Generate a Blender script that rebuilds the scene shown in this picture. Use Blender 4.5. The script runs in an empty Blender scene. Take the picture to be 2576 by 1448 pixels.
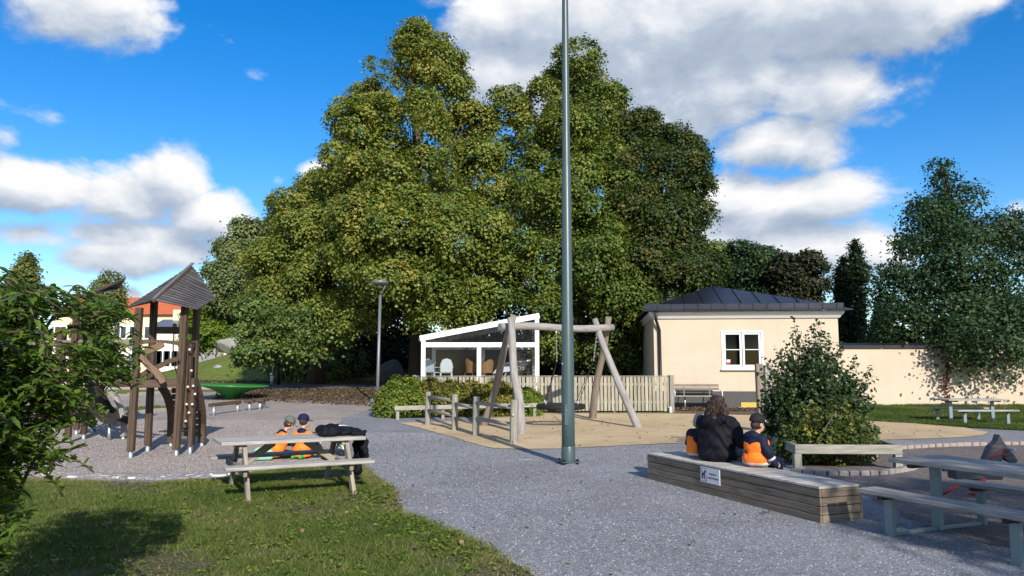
import bpy, math, random
import numpy as np
from mathutils import Vector, Matrix

scene = bpy.context.scene
col = scene.collection
random.seed(7)
RNG = np.random.default_rng(7)

# ------------------------------------------------------------ camera
EYE = 1.65
FPX = 1945.0                       # focal length for a 2576 px wide frame
PITCH = math.atan(201 / FPX)
cam_d = bpy.data.cameras.new('camera')
cam_d.sensor_width = 36.0
cam_d.lens = FPX / 2576 * 36
cam_d.clip_start = 0.05
cam_d.clip_end = 3000
cam = bpy.data.objects.new('camera', cam_d)
col.objects.link(cam)
cam.location = (0, 0, EYE)
cam.rotation_euler = (math.pi / 2 + PITCH, 0, 0)
scene.camera = cam

def ray(px, py):
    cx = (px - 1288) / FPX
    cy = (724 - py) / FPX
    return Vector((cx, math.cos(PITCH) - cy * math.sin(PITCH), math.sin(PITCH) + cy * math.cos(PITCH)))

# ------------------------------------------------------------ light
SUN_EL = math.radians(27)
SUN_AZ = math.radians(17.5)        # sun stands behind the viewer, a little to the right
to_sun = Vector((math.sin(SUN_AZ) * math.cos(SUN_EL), -math.cos(SUN_AZ) * math.cos(SUN_EL), math.sin(SUN_EL)))
sd = bpy.data.lights.new('sun', 'SUN')
sd.energy = 4.6
sd.angle = math.radians(0.55)
sd.color = (1.0, 0.92, 0.81)
sun = bpy.data.objects.new('sun', sd)
col.objects.link(sun)
sun.location = (20, -30, 40)
sun.rotation_euler = to_sun.to_track_quat('Z', 'Y').to_euler()

vs = scene.view_settings
vs.view_transform = 'Standard'
vs.look = 'None'
vs.gamma = 1
vs.exposure = 0.42
vs.use_curve_mapping = False
scene.cycles.max_bounces = 6
scene.cycles.diffuse_bounces = 3
scene.cycles.glossy_bounces = 2
scene.cycles.transmission_bounces = 3
scene.cycles.transparent_max_bounces = 6

# ------------------------------------------------------------ sky with clouds
world = bpy.data.worlds.new('World')
scene.world = world
world.use_nodes = True
wn = world.node_tree
for n in list(wn.nodes):
    wn.nodes.remove(n)

class NB:
    """small node-tree helper"""
    def __init__(s, tree):
        s.t = tree
    def n(s, typ, **kw):
        nd = s.t.nodes.new(typ)
        for k, v in kw.items():
            setattr(nd, k, v)
        return nd
    def link(s, a, b):
        s.t.links.new(a, b)
    def _in(s, sock, v):
        if v is None:
            return
        if hasattr(v, 'is_output') or isinstance(v, bpy.types.NodeSocket):
            s.t.links.new(v, sock)
        else:
            sock.default_value = v
    def math(s, op, a, b=None, c=None, clamp=False):
        nd = s.n('ShaderNodeMath', operation=op, use_clamp=clamp)
        s._in(nd.inputs[0], a); s._in(nd.inputs[1], b); s._in(nd.inputs[2], c)
        return nd.outputs[0]
    def mix(s, f, a, b, mode='MIX'):
        nd = s.n('ShaderNodeMix', data_type='RGBA', blend_type=mode)
        s._in(nd.inputs[0], f); s._in(nd.inputs[6], a); s._in(nd.inputs[7], b)
        return nd.outputs[2]
    def ramp(s, f, stops, interp='LINEAR'):
        nd = s.n('ShaderNodeValToRGB')
        cr = nd.color_ramp
        cr.interpolation = interp
        while len(cr.elements) > 1:
            cr.elements.remove(cr.elements[-1])
        for i, (p, c) in enumerate(stops):
            e = cr.elements[0] if i == 0 else cr.elements.new(p)
            e.position = p
            e.color = (c[0], c[1], c[2], 1) if not isinstance(c, (int, float)) else (c, c, c, 1)
        s._in(nd.inputs[0], f)
        return nd.outputs[0]
    def noise(s, vec, scale, detail=4, rough=0.55, dist=0.0):
        nd = s.n('ShaderNodeTexNoise')
        s._in(nd.inputs['Vector'], vec)
        nd.inputs['Scale'].default_value = scale
        nd.inputs['Detail'].default_value = detail
        nd.inputs['Roughness'].default_value = rough
        nd.inputs['Distortion'].default_value = dist
        return nd.outputs['Fac']
    def vmath(s, op, a, b):
        nd = s.n('ShaderNodeVectorMath', operation=op)
        s._in(nd.inputs[0], a); s._in(nd.inputs[1], b)
        return nd.outputs[0]
    def smooth(s, v, a, b):
        nd = s.n('ShaderNodeMapRange', interpolation_type='SMOOTHSTEP')
        s._in(nd.inputs[0], v)
        nd.inputs[1].default_value = a; nd.inputs[2].default_value = b
        return nd.outputs[0]

# cloud banks: (centre x, centre y, half width, half height, weight) in the photograph's frame, turned into azimuth / elevation
BANKS = [(235, 20, 190, 85, 1.0), (100, 300, 110, 40, .56), (20, 340, 60, 40, .54), (160, 340, 60, 34, .48),
         (560, 90, 80, 28, .40), (640, 185, 75, 36, .44), (585, 235, 32, 60, .38), (520, 60, 60, 20, .36),
         (130, 475, 190, 65, .95), (300, 500, 170, 70, .95), (430, 455, 100, 80, 1.0), (520, 540, 120, 60, .95),
         (330, 590, 260, 50, .8), (90, 590, 150, 35, .75), (320, 650, 160, 45, .9), (450, 640, 90, 50, .9),
         (330, 740, 40, 20, .7), (790, 430, 55, 40, .7), (700, 455, 34, 26, .5), (690, 530, 45, 22, .5), (560, 630, 80, 30, .6),
         (1250, 60, 180, 110, .9), (1500, 60, 330, 150, 1.15), (1800, 60, 350, 150, 1.2), (2100, 40, 330, 120, 1.15),
         (1850, 210, 260, 110, 1.05), (2050, 220, 190, 100, 1.05), (1980, 350, 160, 90, .95), (1700, 250, 180, 90, .8),
         (2400, 0, 160, 60, .85), (2180, 300, 110, 40, .6), (1300, 170, 190, 120, .95), (1450, 230, 220, 110, .95), (1600, 150, 260, 130, 1.1),
         (1850, 500, 150, 70, 1.05), (2030, 510, 170, 70, 1.05), (1800, 590, 160, 60, .9), (2050, 600, 190, 55, 1.0),
         (2150, 630, 130, 70, 1.0), (1950, 660, 220, 40, .8), (2100, 700, 130, 30, .7), (2560, 520, 40, 30, .6), (1900, 560, 220, 60, .8)]

grp = bpy.data.node_groups.new('cloud_density', 'ShaderNodeTree')
grp.interface.new_socket('az', in_out='INPUT', socket_type='NodeSocketFloat')
grp.interface.new_socket('el', in_out='INPUT', socket_type='NodeSocketFloat')
grp.interface.new_socket('density', in_out='OUTPUT', socket_type='NodeSocketFloat')
g = NB(grp)
gi = g.n('NodeGroupInput'); go = g.n('NodeGroupOutput')
acc = None
for (bx, by, rx, ry, w) in BANKS:
    d = ray(bx, by).normalized()
    a0 = math.atan2(d.x, d.y); e0 = math.asin(d.z)
    c = math.cos(math.atan2(bx - 1288, FPX))
    sx = FPX / (rx * 1.12) / c; sy = FPX / (ry * 1.12)
    u = g.math('MULTIPLY', g.math('SUBTRACT', gi.outputs[0], a0), sx)
    v = g.math('MULTIPLY', g.math('SUBTRACT', gi.outputs[1], e0), sy)
    r2 = g.math('ADD', g.math('MULTIPLY', u, u), g.math('MULTIPLY', v, v))
    ga = g.math('MULTIPLY', g.math('EXPONENT', g.math('MULTIPLY', r2, -0.9)), w)
    acc = ga if acc is None else g.math('MAXIMUM', acc, ga)
cx = g.n('ShaderNodeCombineXYZ')
g.link(gi.outputs[0], cx.inputs[0]); g.link(g.math('MULTIPLY', gi.outputs[1], 1.5), cx.inputs[1])
nz = g.noise(cx.outputs[0], 7.0, 6, 0.58, 0.35)
nz2 = g.noise(cx.outputs[0], 24.0, 4, 0.6)
# scattered cumulus carries on round the rest of the sky
aa = g.math('ABSOLUTE', gi.outputs[0])
rest = g.smooth(aa, 0.62, 0.95)
far = g.noise(cx.outputs[0], 2.6, 4, 0.5)
farc = g.math('MULTIPLY', rest, g.smooth(far, 0.42, 0.62))
acc = g.math('MAXIMUM', acc, farc)
tot = g.math('ADD', acc, g.math('MULTIPLY', g.math('SUBTRACT', nz, 0.5), 1.25))
tot = g.math('ADD', tot, g.math('MULTIPLY', g.math('SUBTRACT', nz2, 0.5), 0.42))
g.link(tot, go.inputs[0])

w = NB(wn)
out = w.n('ShaderNodeOutputWorld')
bg = w.n('ShaderNodeBackground'); bg.inputs[1].default_value = 0.10
w.link(bg.outputs[0], out.inputs[0])
sky = w.n('ShaderNodeTexSky', sky_type='NISHITA')
sky.sun_disc = False
sky.sun_elevation = SUN_EL
sky.sun_rotation = math.radians(180) - SUN_AZ
sky.altitude = 60
sky.air_density = 1.0
sky.dust_density = 0.25
sky.ozone_density = 3.0
tc = w.n('ShaderNodeTexCoord')
sep = w.n('ShaderNodeSeparateXYZ'); w.link(tc.outputs['Generated'], sep.inputs[0])
az = w.math('ARCTAN2', sep.outputs[0], sep.outputs[1])
hyp = w.math('SQRT', w.math('ADD', w.math('MULTIPLY', sep.outputs[0], sep.outputs[0]), w.math('MULTIPLY', sep.outputs[1], sep.outputs[1])))
el = w.math('ARCTAN2', sep.outputs[2], hyp)
def dens(e_off, a_off=0.0):
    nd = w.n('ShaderNodeGroup'); nd.node_tree = grp
    w._in(nd.inputs[0], w.math('ADD', az, a_off) if a_off else az)
    w._in(nd.inputs[1], w.math('ADD', el, e_off) if e_off else el)
    return nd.outputs[0]
d0 = dens(0)
d1 = dens(0.030, 0.012)
alpha = w.smooth(d0, 0.34, 0.72)
lit = w.math('ADD', 0.60, w.math('MULTIPLY', w.math('SUBTRACT', d0, d1), 1.15))
thick = w.smooth(d0, 0.75, 1.5)
lit = w.math('SUBTRACT', lit, w.math('MULTIPLY', thick, 0.34), clamp=True)
ccol = w.ramp(lit, [(0.0, (2.5, 3.05, 4.0)), (0.45, (3.7, 4.3, 5.2)), (0.75, (5.8, 6.1, 6.6)), (1.0, (7.4, 7.4, 7.4))])
hs = w.n('ShaderNodeHueSaturation')
hs.inputs['Hue'].default_value = 0.507
hs.inputs['Saturation'].default_value = 1.42
hs.inputs['Value'].default_value = 1.30
w.link(sky.outputs[0], hs.inputs['Color'])
skyc = w.mix(alpha, hs.outputs[0], ccol)
w.link(skyc, bg.inputs[0])
world.cycles.sampling_method = 'MANUAL'
world.cycles.sample_map_resolution = 256
# ------------------------------------------------------------ terrain height
_ty = np.arange(-60, 420, 1.0)
_tz = 0.05 * 1.5 * np.log1p(np.exp(np.clip((_ty - 24) / 1.5, -40, 40)))
_tz = np.minimum(_tz, 1.0)
def tz(y):
    return float(np.interp(y, _ty, _tz))
def sst(a, b, x):
    t = np.clip((x - a) / (b - a), 0, 1)
    return t * t * (3 - 2 * t)
def hill(x, y):
    return 2.7 * sst(41.5, 54, y) * sst(-25, -15, x) * (1 - sst(14, 30, x)) + 1.2 * sst(60, 130, y)
def G(px, py, dz=0.0):
    """where the sight line through a point of the photograph meets the ground"""
    d = ray(px, py)
    lo, hi = 1.0, 300.0
    for _ in range(50):
        m = (lo + hi) / 2
        z = EYE + d.z / d.y * m
        if z > tz(m) + dz: lo = m
        else: hi = m
    return Vector((d.x / d.y * lo, lo, tz(lo) + dz))
def at(px, py, D):
    d = ray(px, py)
    t = D / d.y
    return Vector((d.x * t, D, EYE + d.z * t))

# ------------------------------------------------------------ materials
MATS = {}
def newmat(name):
    m = bpy.data.materials.new(name); m.use_nodes = True
    for n in list(m.node_tree.nodes): m.node_tree.nodes.remove(n)
    b = NB(m.node_tree)
    o = b.n('ShaderNodeOutputMaterial')
    p = b.n('ShaderNodeBsdfPrincipled')
    b.link(p.outputs[0], o.inputs[0])
    MATS[name] = m
    return m, b, p, o
def bump(b, p, h, dist, strength=1.0):
    bn = b.n('ShaderNodeBump'); bn.inputs['Distance'].default_value = dist; bn.inputs['Strength'].default_value = strength
    b.link(h, bn.inputs['Height']); b.link(bn.outputs[0], p.inputs['Normal'])
def tintnode(b, c, amt=0.25):
    oi = b.n('ShaderNodeObjectInfo')
    f = b.math('ADD', 1 - amt / 2, b.math('MULTIPLY', oi.outputs['Random'], amt))
    cc = b.n('ShaderNodeCombineColor')
    for i in range(3): b.link(f, cc.inputs[i])
    return b.mix(1.0, c, cc.outputs[0], 'MULTIPLY')
def wood(name, dark, light, rough=0.8, tint=0.3, stain=0.5, stainc=None):
    m, b, p, o = newmat(name)
    a = b.n('ShaderNodeAttribute', attribute_name='gc')
    oi = b.n('ShaderNodeObjectInfo')
    cb = b.n('ShaderNodeCombineXYZ')
    for i in range(3): b.link(b.math('MULTIPLY', oi.outputs['Random'], 37.0), cb.inputs[i])
    vec = b.vmath('ADD', a.outputs['Vector'], cb.outputs[0])
    mp = b.vmath('MULTIPLY', vec, (1.6, 26.0, 26.0))
    n1 = b.noise(mp, 1.6, 6, 0.62, 0.6)
    mp2 = b.vmath('MULTIPLY', vec, (1.2, 5.0, 5.0))
    n2 = b.noise(mp2, 1.3, 4, 0.55)
    n3 = b.noise(b.vmath('MULTIPLY', vec, (3.0, 90.0, 90.0)), 1.5, 3, 0.5)
    c = b.ramp(n1, [(0.30, dark), (0.62, light)])
    sc = stainc or (dark[0] * .55, dark[1] * .55, dark[2] * .55)
    c = b.mix(b.math('MULTIPLY', b.smooth(n2, 0.52, 0.74), stain), c, (*sc, 1))
    c = b.mix(b.math('MULTIPLY', b.smooth(n3, 0.60, 0.72), 0.45), c, (dark[0] * .4, dark[1] * .4, dark[2] * .4, 1))
    c = tintnode(b, c, tint)
    b.link(c, p.inputs['Base Color'])
    p.inputs['Roughness'].default_value = rough
    p.inputs['Specular IOR Level'].default_value = 0.25
    bump(b, p, b.math('ADD', n1, n3), 0.004, 0.7)
    return m
def plain(name, c, rough=0.6, metal=0.0, var=0.12, scale=6.0, spec=0.4, bmp=0.0, bscale=60.0):
    m, b, p, o = newmat(name)
    tco = b.n('ShaderNodeTexCoord')
    n = b.noise(tco.outputs['Object'], scale, 5, 0.6)
    f = b.math('ADD', 1 - var, b.math('MULTIPLY', n, 2 * var))
    cc = b.n('ShaderNodeCombineColor')
    for i in range(3): b.link(f, cc.inputs[i])
    b.link(b.mix(1.0, (*c, 1), cc.outputs[0], 'MULTIPLY'), p.inputs['Base Color'])
    b.link(b.math('ADD', rough - 0.08, b.math('MULTIPLY', n, 0.16)), p.inputs['Roughness'])
    p.inputs['Metallic'].default_value = metal
    p.inputs['Specular IOR Level'].default_value = spec
    if bmp:
        bump(b, p, b.noise(tco.outputs['Object'], bscale, 4, 0.6), bmp)
    return m
def leafmat(name, stops, rough=0.5, trans=0.32, spec=0.35):
    m, b, p, o = newmat(name)
    a = b.n('ShaderNodeAttribute', attribute_name='tint')
    c = b.ramp(a.outputs['Fac'], stops)
    b.link(c, p.inputs['Base Color'])
    p.inputs['Roughness'].default_value = rough
    p.inputs['Specular IOR Level'].default_value = spec
    tr = b.n('ShaderNodeBsdfTranslucent')
    tcx = b.mix(1.0, c, (1.25, 1.25, 0.55, 1), 'MULTIPLY')
    b.link(tcx, tr.inputs[0])
    mx = b.n('ShaderNodeMixShader'); mx.inputs[0].default_value = trans
    b.link(p.outputs[0], mx.inputs[1]); b.link(tr.outputs[0], mx.inputs[2]); b.link(mx.outputs[0], o.inputs[0])
    return m
def granular(name, stops, scale, rough=0.9, bmp=0.01, patch=None, patchc=None, pscale=0.6):
    m, b, p, o = newmat(name)
    tco = b.n('ShaderNodeTexCoord')
    v = b.n('ShaderNodeTexVoronoi'); v.inputs['Scale'].default_value = scale
    b.link(tco.outputs['Object'], v.inputs['Vector'])
    sepc = b.n('ShaderNodeSeparateColor'); b.link(v.outputs['Color'], sepc.inputs[0])
    n2 = b.noise(tco.outputs['Object'], scale * 0.35, 6, 0.7)
    f = b.math('ADD', b.math('MULTIPLY', sepc.outputs[0], 0.6), b.math('MULTIPLY', n2, 0.4))
    c = b.ramp(f, stops)
    nb = b.noise(tco.outputs['Object'], pscale, 5, 0.6, 0.4)
    if patchc:
        c = b.mix(b.math('MULTIPLY', b.smooth(nb, 0.45, 0.72), patch), c, (*patchc, 1))
    n4 = b.noise(tco.outputs['Object'], 2.3, 6, 0.65)
    n5 = b.noise(tco.outputs['Object'], .45, 4, 0.6, .5)
    f4 = b.math('ADD', 0.42, b.math('ADD', b.math('MULTIPLY', n4, 0.45), b.math('MULTIPLY', n5, 0.72)))
    cc = b.n('ShaderNodeCombineColor')
    for i in range(3): b.link(f4, cc.inputs[i])
    c = b.mix(1.0, c, cc.outputs[0], 'MULTIPLY')
    b.link(c, p.inputs['Base Color'])
    p.inputs['Roughness'].default_value = rough
    p.inputs['Specular IOR Level'].default_value = 0.2
    hgt = b.math('ADD', b.math('MULTIPLY', v.outputs['Distance'], -1.0), b.math('MULTIPLY', n2, 1.2))
    bump(b, p, hgt, bmp)
    return m

wood('wood_log', (.185, .175, .163), (.36, .348, .33), .75, .18, .5, (.16, .12, .085))
wood('wood_log_warm', (.135, .110, .088), (.27, .225, .185), .75, .18, .5, (.10, .07, .045))
wood('wood_plank', (.17, .145, .115), (.34, .30, .25), .75, .35, .5, (.12, .09, .06))
wood('wood_box', (.115, .092, .068), (.235, .195, .148), .75, .35, .6, (.085, .065, .045))
wood('wood_deck', (.30, .28, .25), (.50, .475, .43), .75, .3, .4)
wood('wood_table', (.20, .19, .175), (.40, .385, .36), .7, .3, .4, (.14, .11, .08))
wood('wood_brown', (.046, .030, .021), (.105, .070, .048), .6, .25, .5)
wood('wood_tan', (.12, .075, .048), (.21, .140, .092), .6, .2, .4)
wood('wood_slat', (.055, .052, .054), (.145, .14, .142), .8, .5, .5)
wood('wood_picket', (.22, .203, .15), (.39, .362, .285), .8, .4, .45, (.20, .185, .13))
wood('wood_rail', (.17, .165, .14), (.33, .315, .27), .8, .25, .4)
wood('bark', (.045, .036, .028), (.11, .092, .074), .95, .2, .5)
wood('bark_pine', (.16, .085, .05), (.28, .16, .10), .95, .2, .5)
plain('steel', (.46, .50, .52), .42, .75, .15, 9, bmp=.0008)
plain('steel_leg', (.20, .27, .29), .45, .35, .15, 9, bmp=.0008)
plain('lamp_paint', (.050, .082, .088), .38, .0, .10, 3, .5)
plain('lamp_grey', (.16, .175, .19), .4, .3, .1, 4, .5)
plain('white_paint', (.80, .80, .78), .45, 0, .05, 5)
plain('window_white', (.72, .74, .75), .5, 0, .1, 9)
plain('black_metal', (.016, .016, .02), .4, .2, .2, 5)
plain('roof_metal', (.020, .024, .038), .36, .5, .25, 1.6, .5, .003, 9)
plain('plinth', (.085, .083, .082), .9, 0, .2, 3, .2, .004, 50)
plain('yellow_paint', (.55, .36, .06), .7, 0, .12, 8)
plain('stone_grey', (.27, .265, .25), .9, 0, .35, 2.2, .2, .02, 7)
plain('stone_dark', (.12, .125, .13), .9, 0, .35, 2.2, .2, .02, 7)
plain('kerb_stone', (.27, .25, .235), .9, 0, .25, 8, .2, .006, 60)
plain('kerb_warm', (.30, .245, .225), .9, 0, .25, 8, .2, .006, 60)
plain('stone_white', (.62, .62, .63), .8, 0, .15, 9, .3)
plain('stone_blue', (.24, .27, .36), .8, 0, .15, 9, .3)
plain('green_paint', (.035, .24, .045), .28, 0, .08, 2, .5)
plain('slide_dark', (.05, .045, .042), .4, .3, .2, 4)
plain('rope_black', (.010, .010, .011), .75, 0, .2, 30)
plain('hold_white', (.62, .60, .55), .6, 0, .1, 9)
plain('orange_vest', (.95, .20, .015), .6, 0, .10, 14, .3, .006, 16)
plain('reflective', (.55, .57, .58), .35, 0, .1, 12, .6)
plain('navy', (.006, .009, .032), .75, 0, .25, 14, .25, .006, 18)
plain('black_cloth', (.0045, .0052, .0095), .7, 0, .3, 10, .18, .010, 11)
plain('charcoal_cap', (.018, .016, .019), .8, 0, .2, 30, .2)
plain('green_cap', (.11, .13, .10), .85, 0, .2, 30, .2)
plain('navy_cap', (.008, .013, .045), .75, 0, .2, 30, .2)
plain('red_cloth', (.16, .012, .02), .7, 0, .2, 30, .2)
plain('skin', (.52, .30, .21), .55, 0, .08, 20, .35)
plain('blond_hair', (.42, .36, .27), .6, 0, .3, 60, .4, .006, 90)
plain('mint', (.22, .50, .36), .6, 0, .12, 12)
plain('shoe_green', (.03, .33, .05), .5, 0, .1, 20)
plain('tyre', (.014, .014, .014), .8, 0, .2, 30)
plain('red_paint', (.42, .05, .035), .4, 0, .15, 8)
plain('sign_white', (.70, .72, .75), .35, 0, .04, 5)
plain('sign_black', (.015, .013, .03), .5, 0, .05, 5)
plain('sign_red', (.36, .015, .05), .5, 0, .05, 5)
plain('wicker', (.34, .18, .07), .7, 0, .3, 50, .3, .004, 120)
plain('interior_dark', (.016, .017, .019), .9, 0, .2, 3)  # near black, puts the shade of the interiors into the colour
plain('roof_tile_red', (.50, .13, .055), .85, 0, .2, 2.5, .2)
plain('cream_wall', (.66, .58, .42), .9, 0, .06, 1)
plain('pale_wall', (.70, .66, .58), .9, 0, .06, 1)
plain('pane_dark', (.03, .04, .05), .12, 0, .1, 3, .6)
plain('bulb', (.8, .8, .78), .3, 0, .02, 3)

# hair with strands
m, b, p, o = newmat('brown_hair')
tco = b.n('ShaderNodeTexCoord')
n1 = b.noise(b.vmath('MULTIPLY', tco.outputs['Object'], (60, 60, 9)), 1.0, 5, .6, 1.2)
b.link(b.ramp(n1, [(.3, (.010, .005, .0035)), (.55, (.042, .020, .012)), (.75, (.12, .058, .03))]), p.inputs['Base Color'])
p.inputs['Roughness'].default_value = .5
bump(b, p, n1, .02)

# plaster of the house and the garden wall
m, b, p, o = newmat('plaster')
tco = b.n('ShaderNodeTexCoord')
n1 = b.noise(tco.outputs['Object'], .7, 6, .65, .3)
n2 = b.noise(b.vmath('MULTIPLY', tco.outputs['Object'], (1, 1, .18)), 2.2, 5, .6)
n3 = b.noise(b.vmath('MULTIPLY', tco.outputs['Object'], (1, 1, 6)), 3.0, 4, .6)
c = b.ramp(n1, [(.3, (.50, .42, .325)), (.7, (.57, .485, .375))])
c = b.mix(b.math('MULTIPLY', b.smooth(n2, .52, .75), .35), c, (.42, .345, .26, 1))
b.link(c, p.inputs['Base Color'])
p.inputs['Roughness'].default_value = .92
p.inputs['Specular IOR Level'].default_value = .15
bump(b, p, b.math('ADD', n3, b.noise(tco.outputs['Object'], 40, 4, .6)), .006)

# window glass and clear plastic panes
def glassy(name, alpha, tintc, rough=.03):
    m, b, p, o = newmat(name)
    gl = b.n('ShaderNodeBsdfGlossy'); gl.inputs['Roughness'].default_value = rough
    gl.inputs[0].default_value = (.9, .95, 1, 1)
    tr = b.n('ShaderNodeBsdfTransparent'); tr.inputs[0].default_value = (*tintc, 1)
    fr = b.n('ShaderNodeFresnel'); fr.inputs[0].default_value = 1.5
    f = b.math('ADD', b.math('MULTIPLY', fr.outputs[0], .55), alpha, clamp=True)
    mx = b.n('ShaderNodeMixShader'); b.link(f, mx.inputs[0])
    b.link(tr.outputs[0], mx.inputs[1]); b.link(gl.outputs[0], mx.inputs[2]); b.link(mx.outputs[0], o.inputs[0])
    return m
glassy('clear_pane', .012, (.70, .75, .80), .10)
glassy('window_glass', .0, (.25, .28, .31))

# leaves
leafmat('leaf_linden', [(0, (.038, .078, .012)), (.35, (.105, .155, .022)), (.65, (.19, .225, .036)), (.9, (.26, .26, .052)), (1, (.30, .255, .06))], trans=.22)
leafmat('leaf_linden_dark', [(0, (.020, .046, .010)), (.4, (.048, .082, .016)), (.7, (.100, .120, .026)), (1, (.19, .135, .04))])
leafmat('leaf_bright', [(0, (.05, .11, .01)), (.5, (.12, .20, .02)), (1, (.23, .27, .035))])
leafmat('leaf_maple', [(0, (.045, .090, .020)), (.5, (.105, .165, .040)), (.9, (.19, .235, .065)), (1, (.26, .25, .06))], trans=.22)
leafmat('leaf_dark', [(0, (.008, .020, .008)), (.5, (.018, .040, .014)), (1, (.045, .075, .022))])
leafmat('leaf_oak', [(0, (.012, .034, .013)), (.5, (.030, .068, .024)), (1, (.065, .115, .036))])
leafmat('leaf_copper', [(0, (.015, .026, .012)), (.5, (.034, .046, .020)), (1, (.080, .072, .032))])
leafmat('leaf_thuja', [(0, (.008, .024, .011)), (.5, (.018, .042, .015)), (1, (.040, .066, .020))])
leafmat('leaf_pine', [(0, (.045, .080, .030)), (.5, (.12, .165, .060)), (1, (.20, .235, .085))], trans=.15)
leafmat('leaf_hedge', [(0, (.045, .085, .012)), (.5, (.125, .185, .024)), (1, (.27, .29, .04))])
leafmat('leaf_currant', [(0, (.045, .075, .014)), (.5, (.125, .135, .028)), (.8, (.24, .225, .04)), (1, (.36, .32, .05))])
leafmat('leaf_shrub', [(0, (.014, .036, .012)), (.5, (.034, .072, .020)), (1, (.075, .125, .034))], rough=.42, spec=.5)
leafmat('leaf_shrub_low', [(0, (.022, .046, .010)), (.45, (.060, .095, .018)), (.8, (.14, .165, .025)), (1, (.28, .27, .035))])
leafmat('leaf_front', [(0, (.050, .105, .016)), (.5, (.110, .190, .030)), (1, (.21, .29, .055))], rough=.38, spec=.5, trans=.40)
leafmat('leaf_red', [(0, (.10, .02, .02)), (1, (.22, .05, .03))])
leafmat('leaf_birch', [(0, (.09, .13, .035)), (1, (.22, .23, .07))])
leafmat('grass_blade', [(0, (.038, .075, .014)), (.4, (.085, .130, .026)), (.7, (.16, .185, .048)), (1, (.30, .25, .12))], rough=.6, trans=.25, spec=.2)
leafmat('litter_leaf', [(0, (.05, .036, .022)), (.6, (.11, .072, .040)), (1, (.25, .17, .075))], trans=.1)

granular('gravel', [(.22, (.14, .145, .155)), (.48, (.245, .253, .268)), (.78, (.36, .37, .39))], 70, bmp=.012, patch=.25, patchc=(.22, .21, .20))
granular('sand_grey', [(.2, (.20, .175, .155)), (.5, (.335, .295, .265)), (.8, (.46, .41, .37))], 60, bmp=.012, patch=.35, patchc=(.24, .195, .16), pscale=.9)
granular('sand_dark', [(.2, (.10, .085, .078)), (.5, (.175, .150, .138)), (.8, (.26, .23, .215))], 55, bmp=.012, patch=.4, patchc=(.10, .082, .07), pscale=1.2)
granular('rubber_beige', [(.2, (.40, .295, .165)), (.5, (.52, .395, .235)), (.8, (.63, .495, .31))], 130, bmp=.002, patch=.45, patchc=(.38, .29, .18), pscale=.7)
granular('asphalt', [(.2, (.075, .070, .068)), (.5, (.12, .112, .105)), (.8, (.19, .175, .165))], 60, bmp=.005, patch=.3, patchc=(.10, .075, .055))
granular('soil', [(.2, (.045, .035, .026)), (.5, (.085, .064, .046)), (.8, (.15, .11, .075))], 25, bmp=.03, patch=.4, patchc=(.05, .045, .022))
granular('litter', [(.2, (.065, .054, .048)), (.5, (.115, .090, .072)), (.8, (.19, .135, .09))], 14, bmp=.01, patch=.5, patchc=(.085, .08, .08), pscale=.35)  # its brown also carries painted tree shade in the sheet behind the playground
granular('turf', [(.2, (.042, .050, .018)), (.5, (.080, .085, .032)), (.8, (.13, .12, .055))], 40, bmp=.02, patch=.6, patchc=(.16, .13, .075), pscale=1.1)
granular('meadow', [(.2, (.085, .125, .022)), (.5, (.125, .165, .03)), (.8, (.175, .20, .045))], 8, bmp=.05, patch=.75, patchc=(.235, .19, .08), pscale=.22)
granular('forest', [(.2, (.012, .026, .010)), (.5, (.028, .05, .016)), (.8, (.06, .08, .025))], 1.2, bmp=.3)

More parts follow.
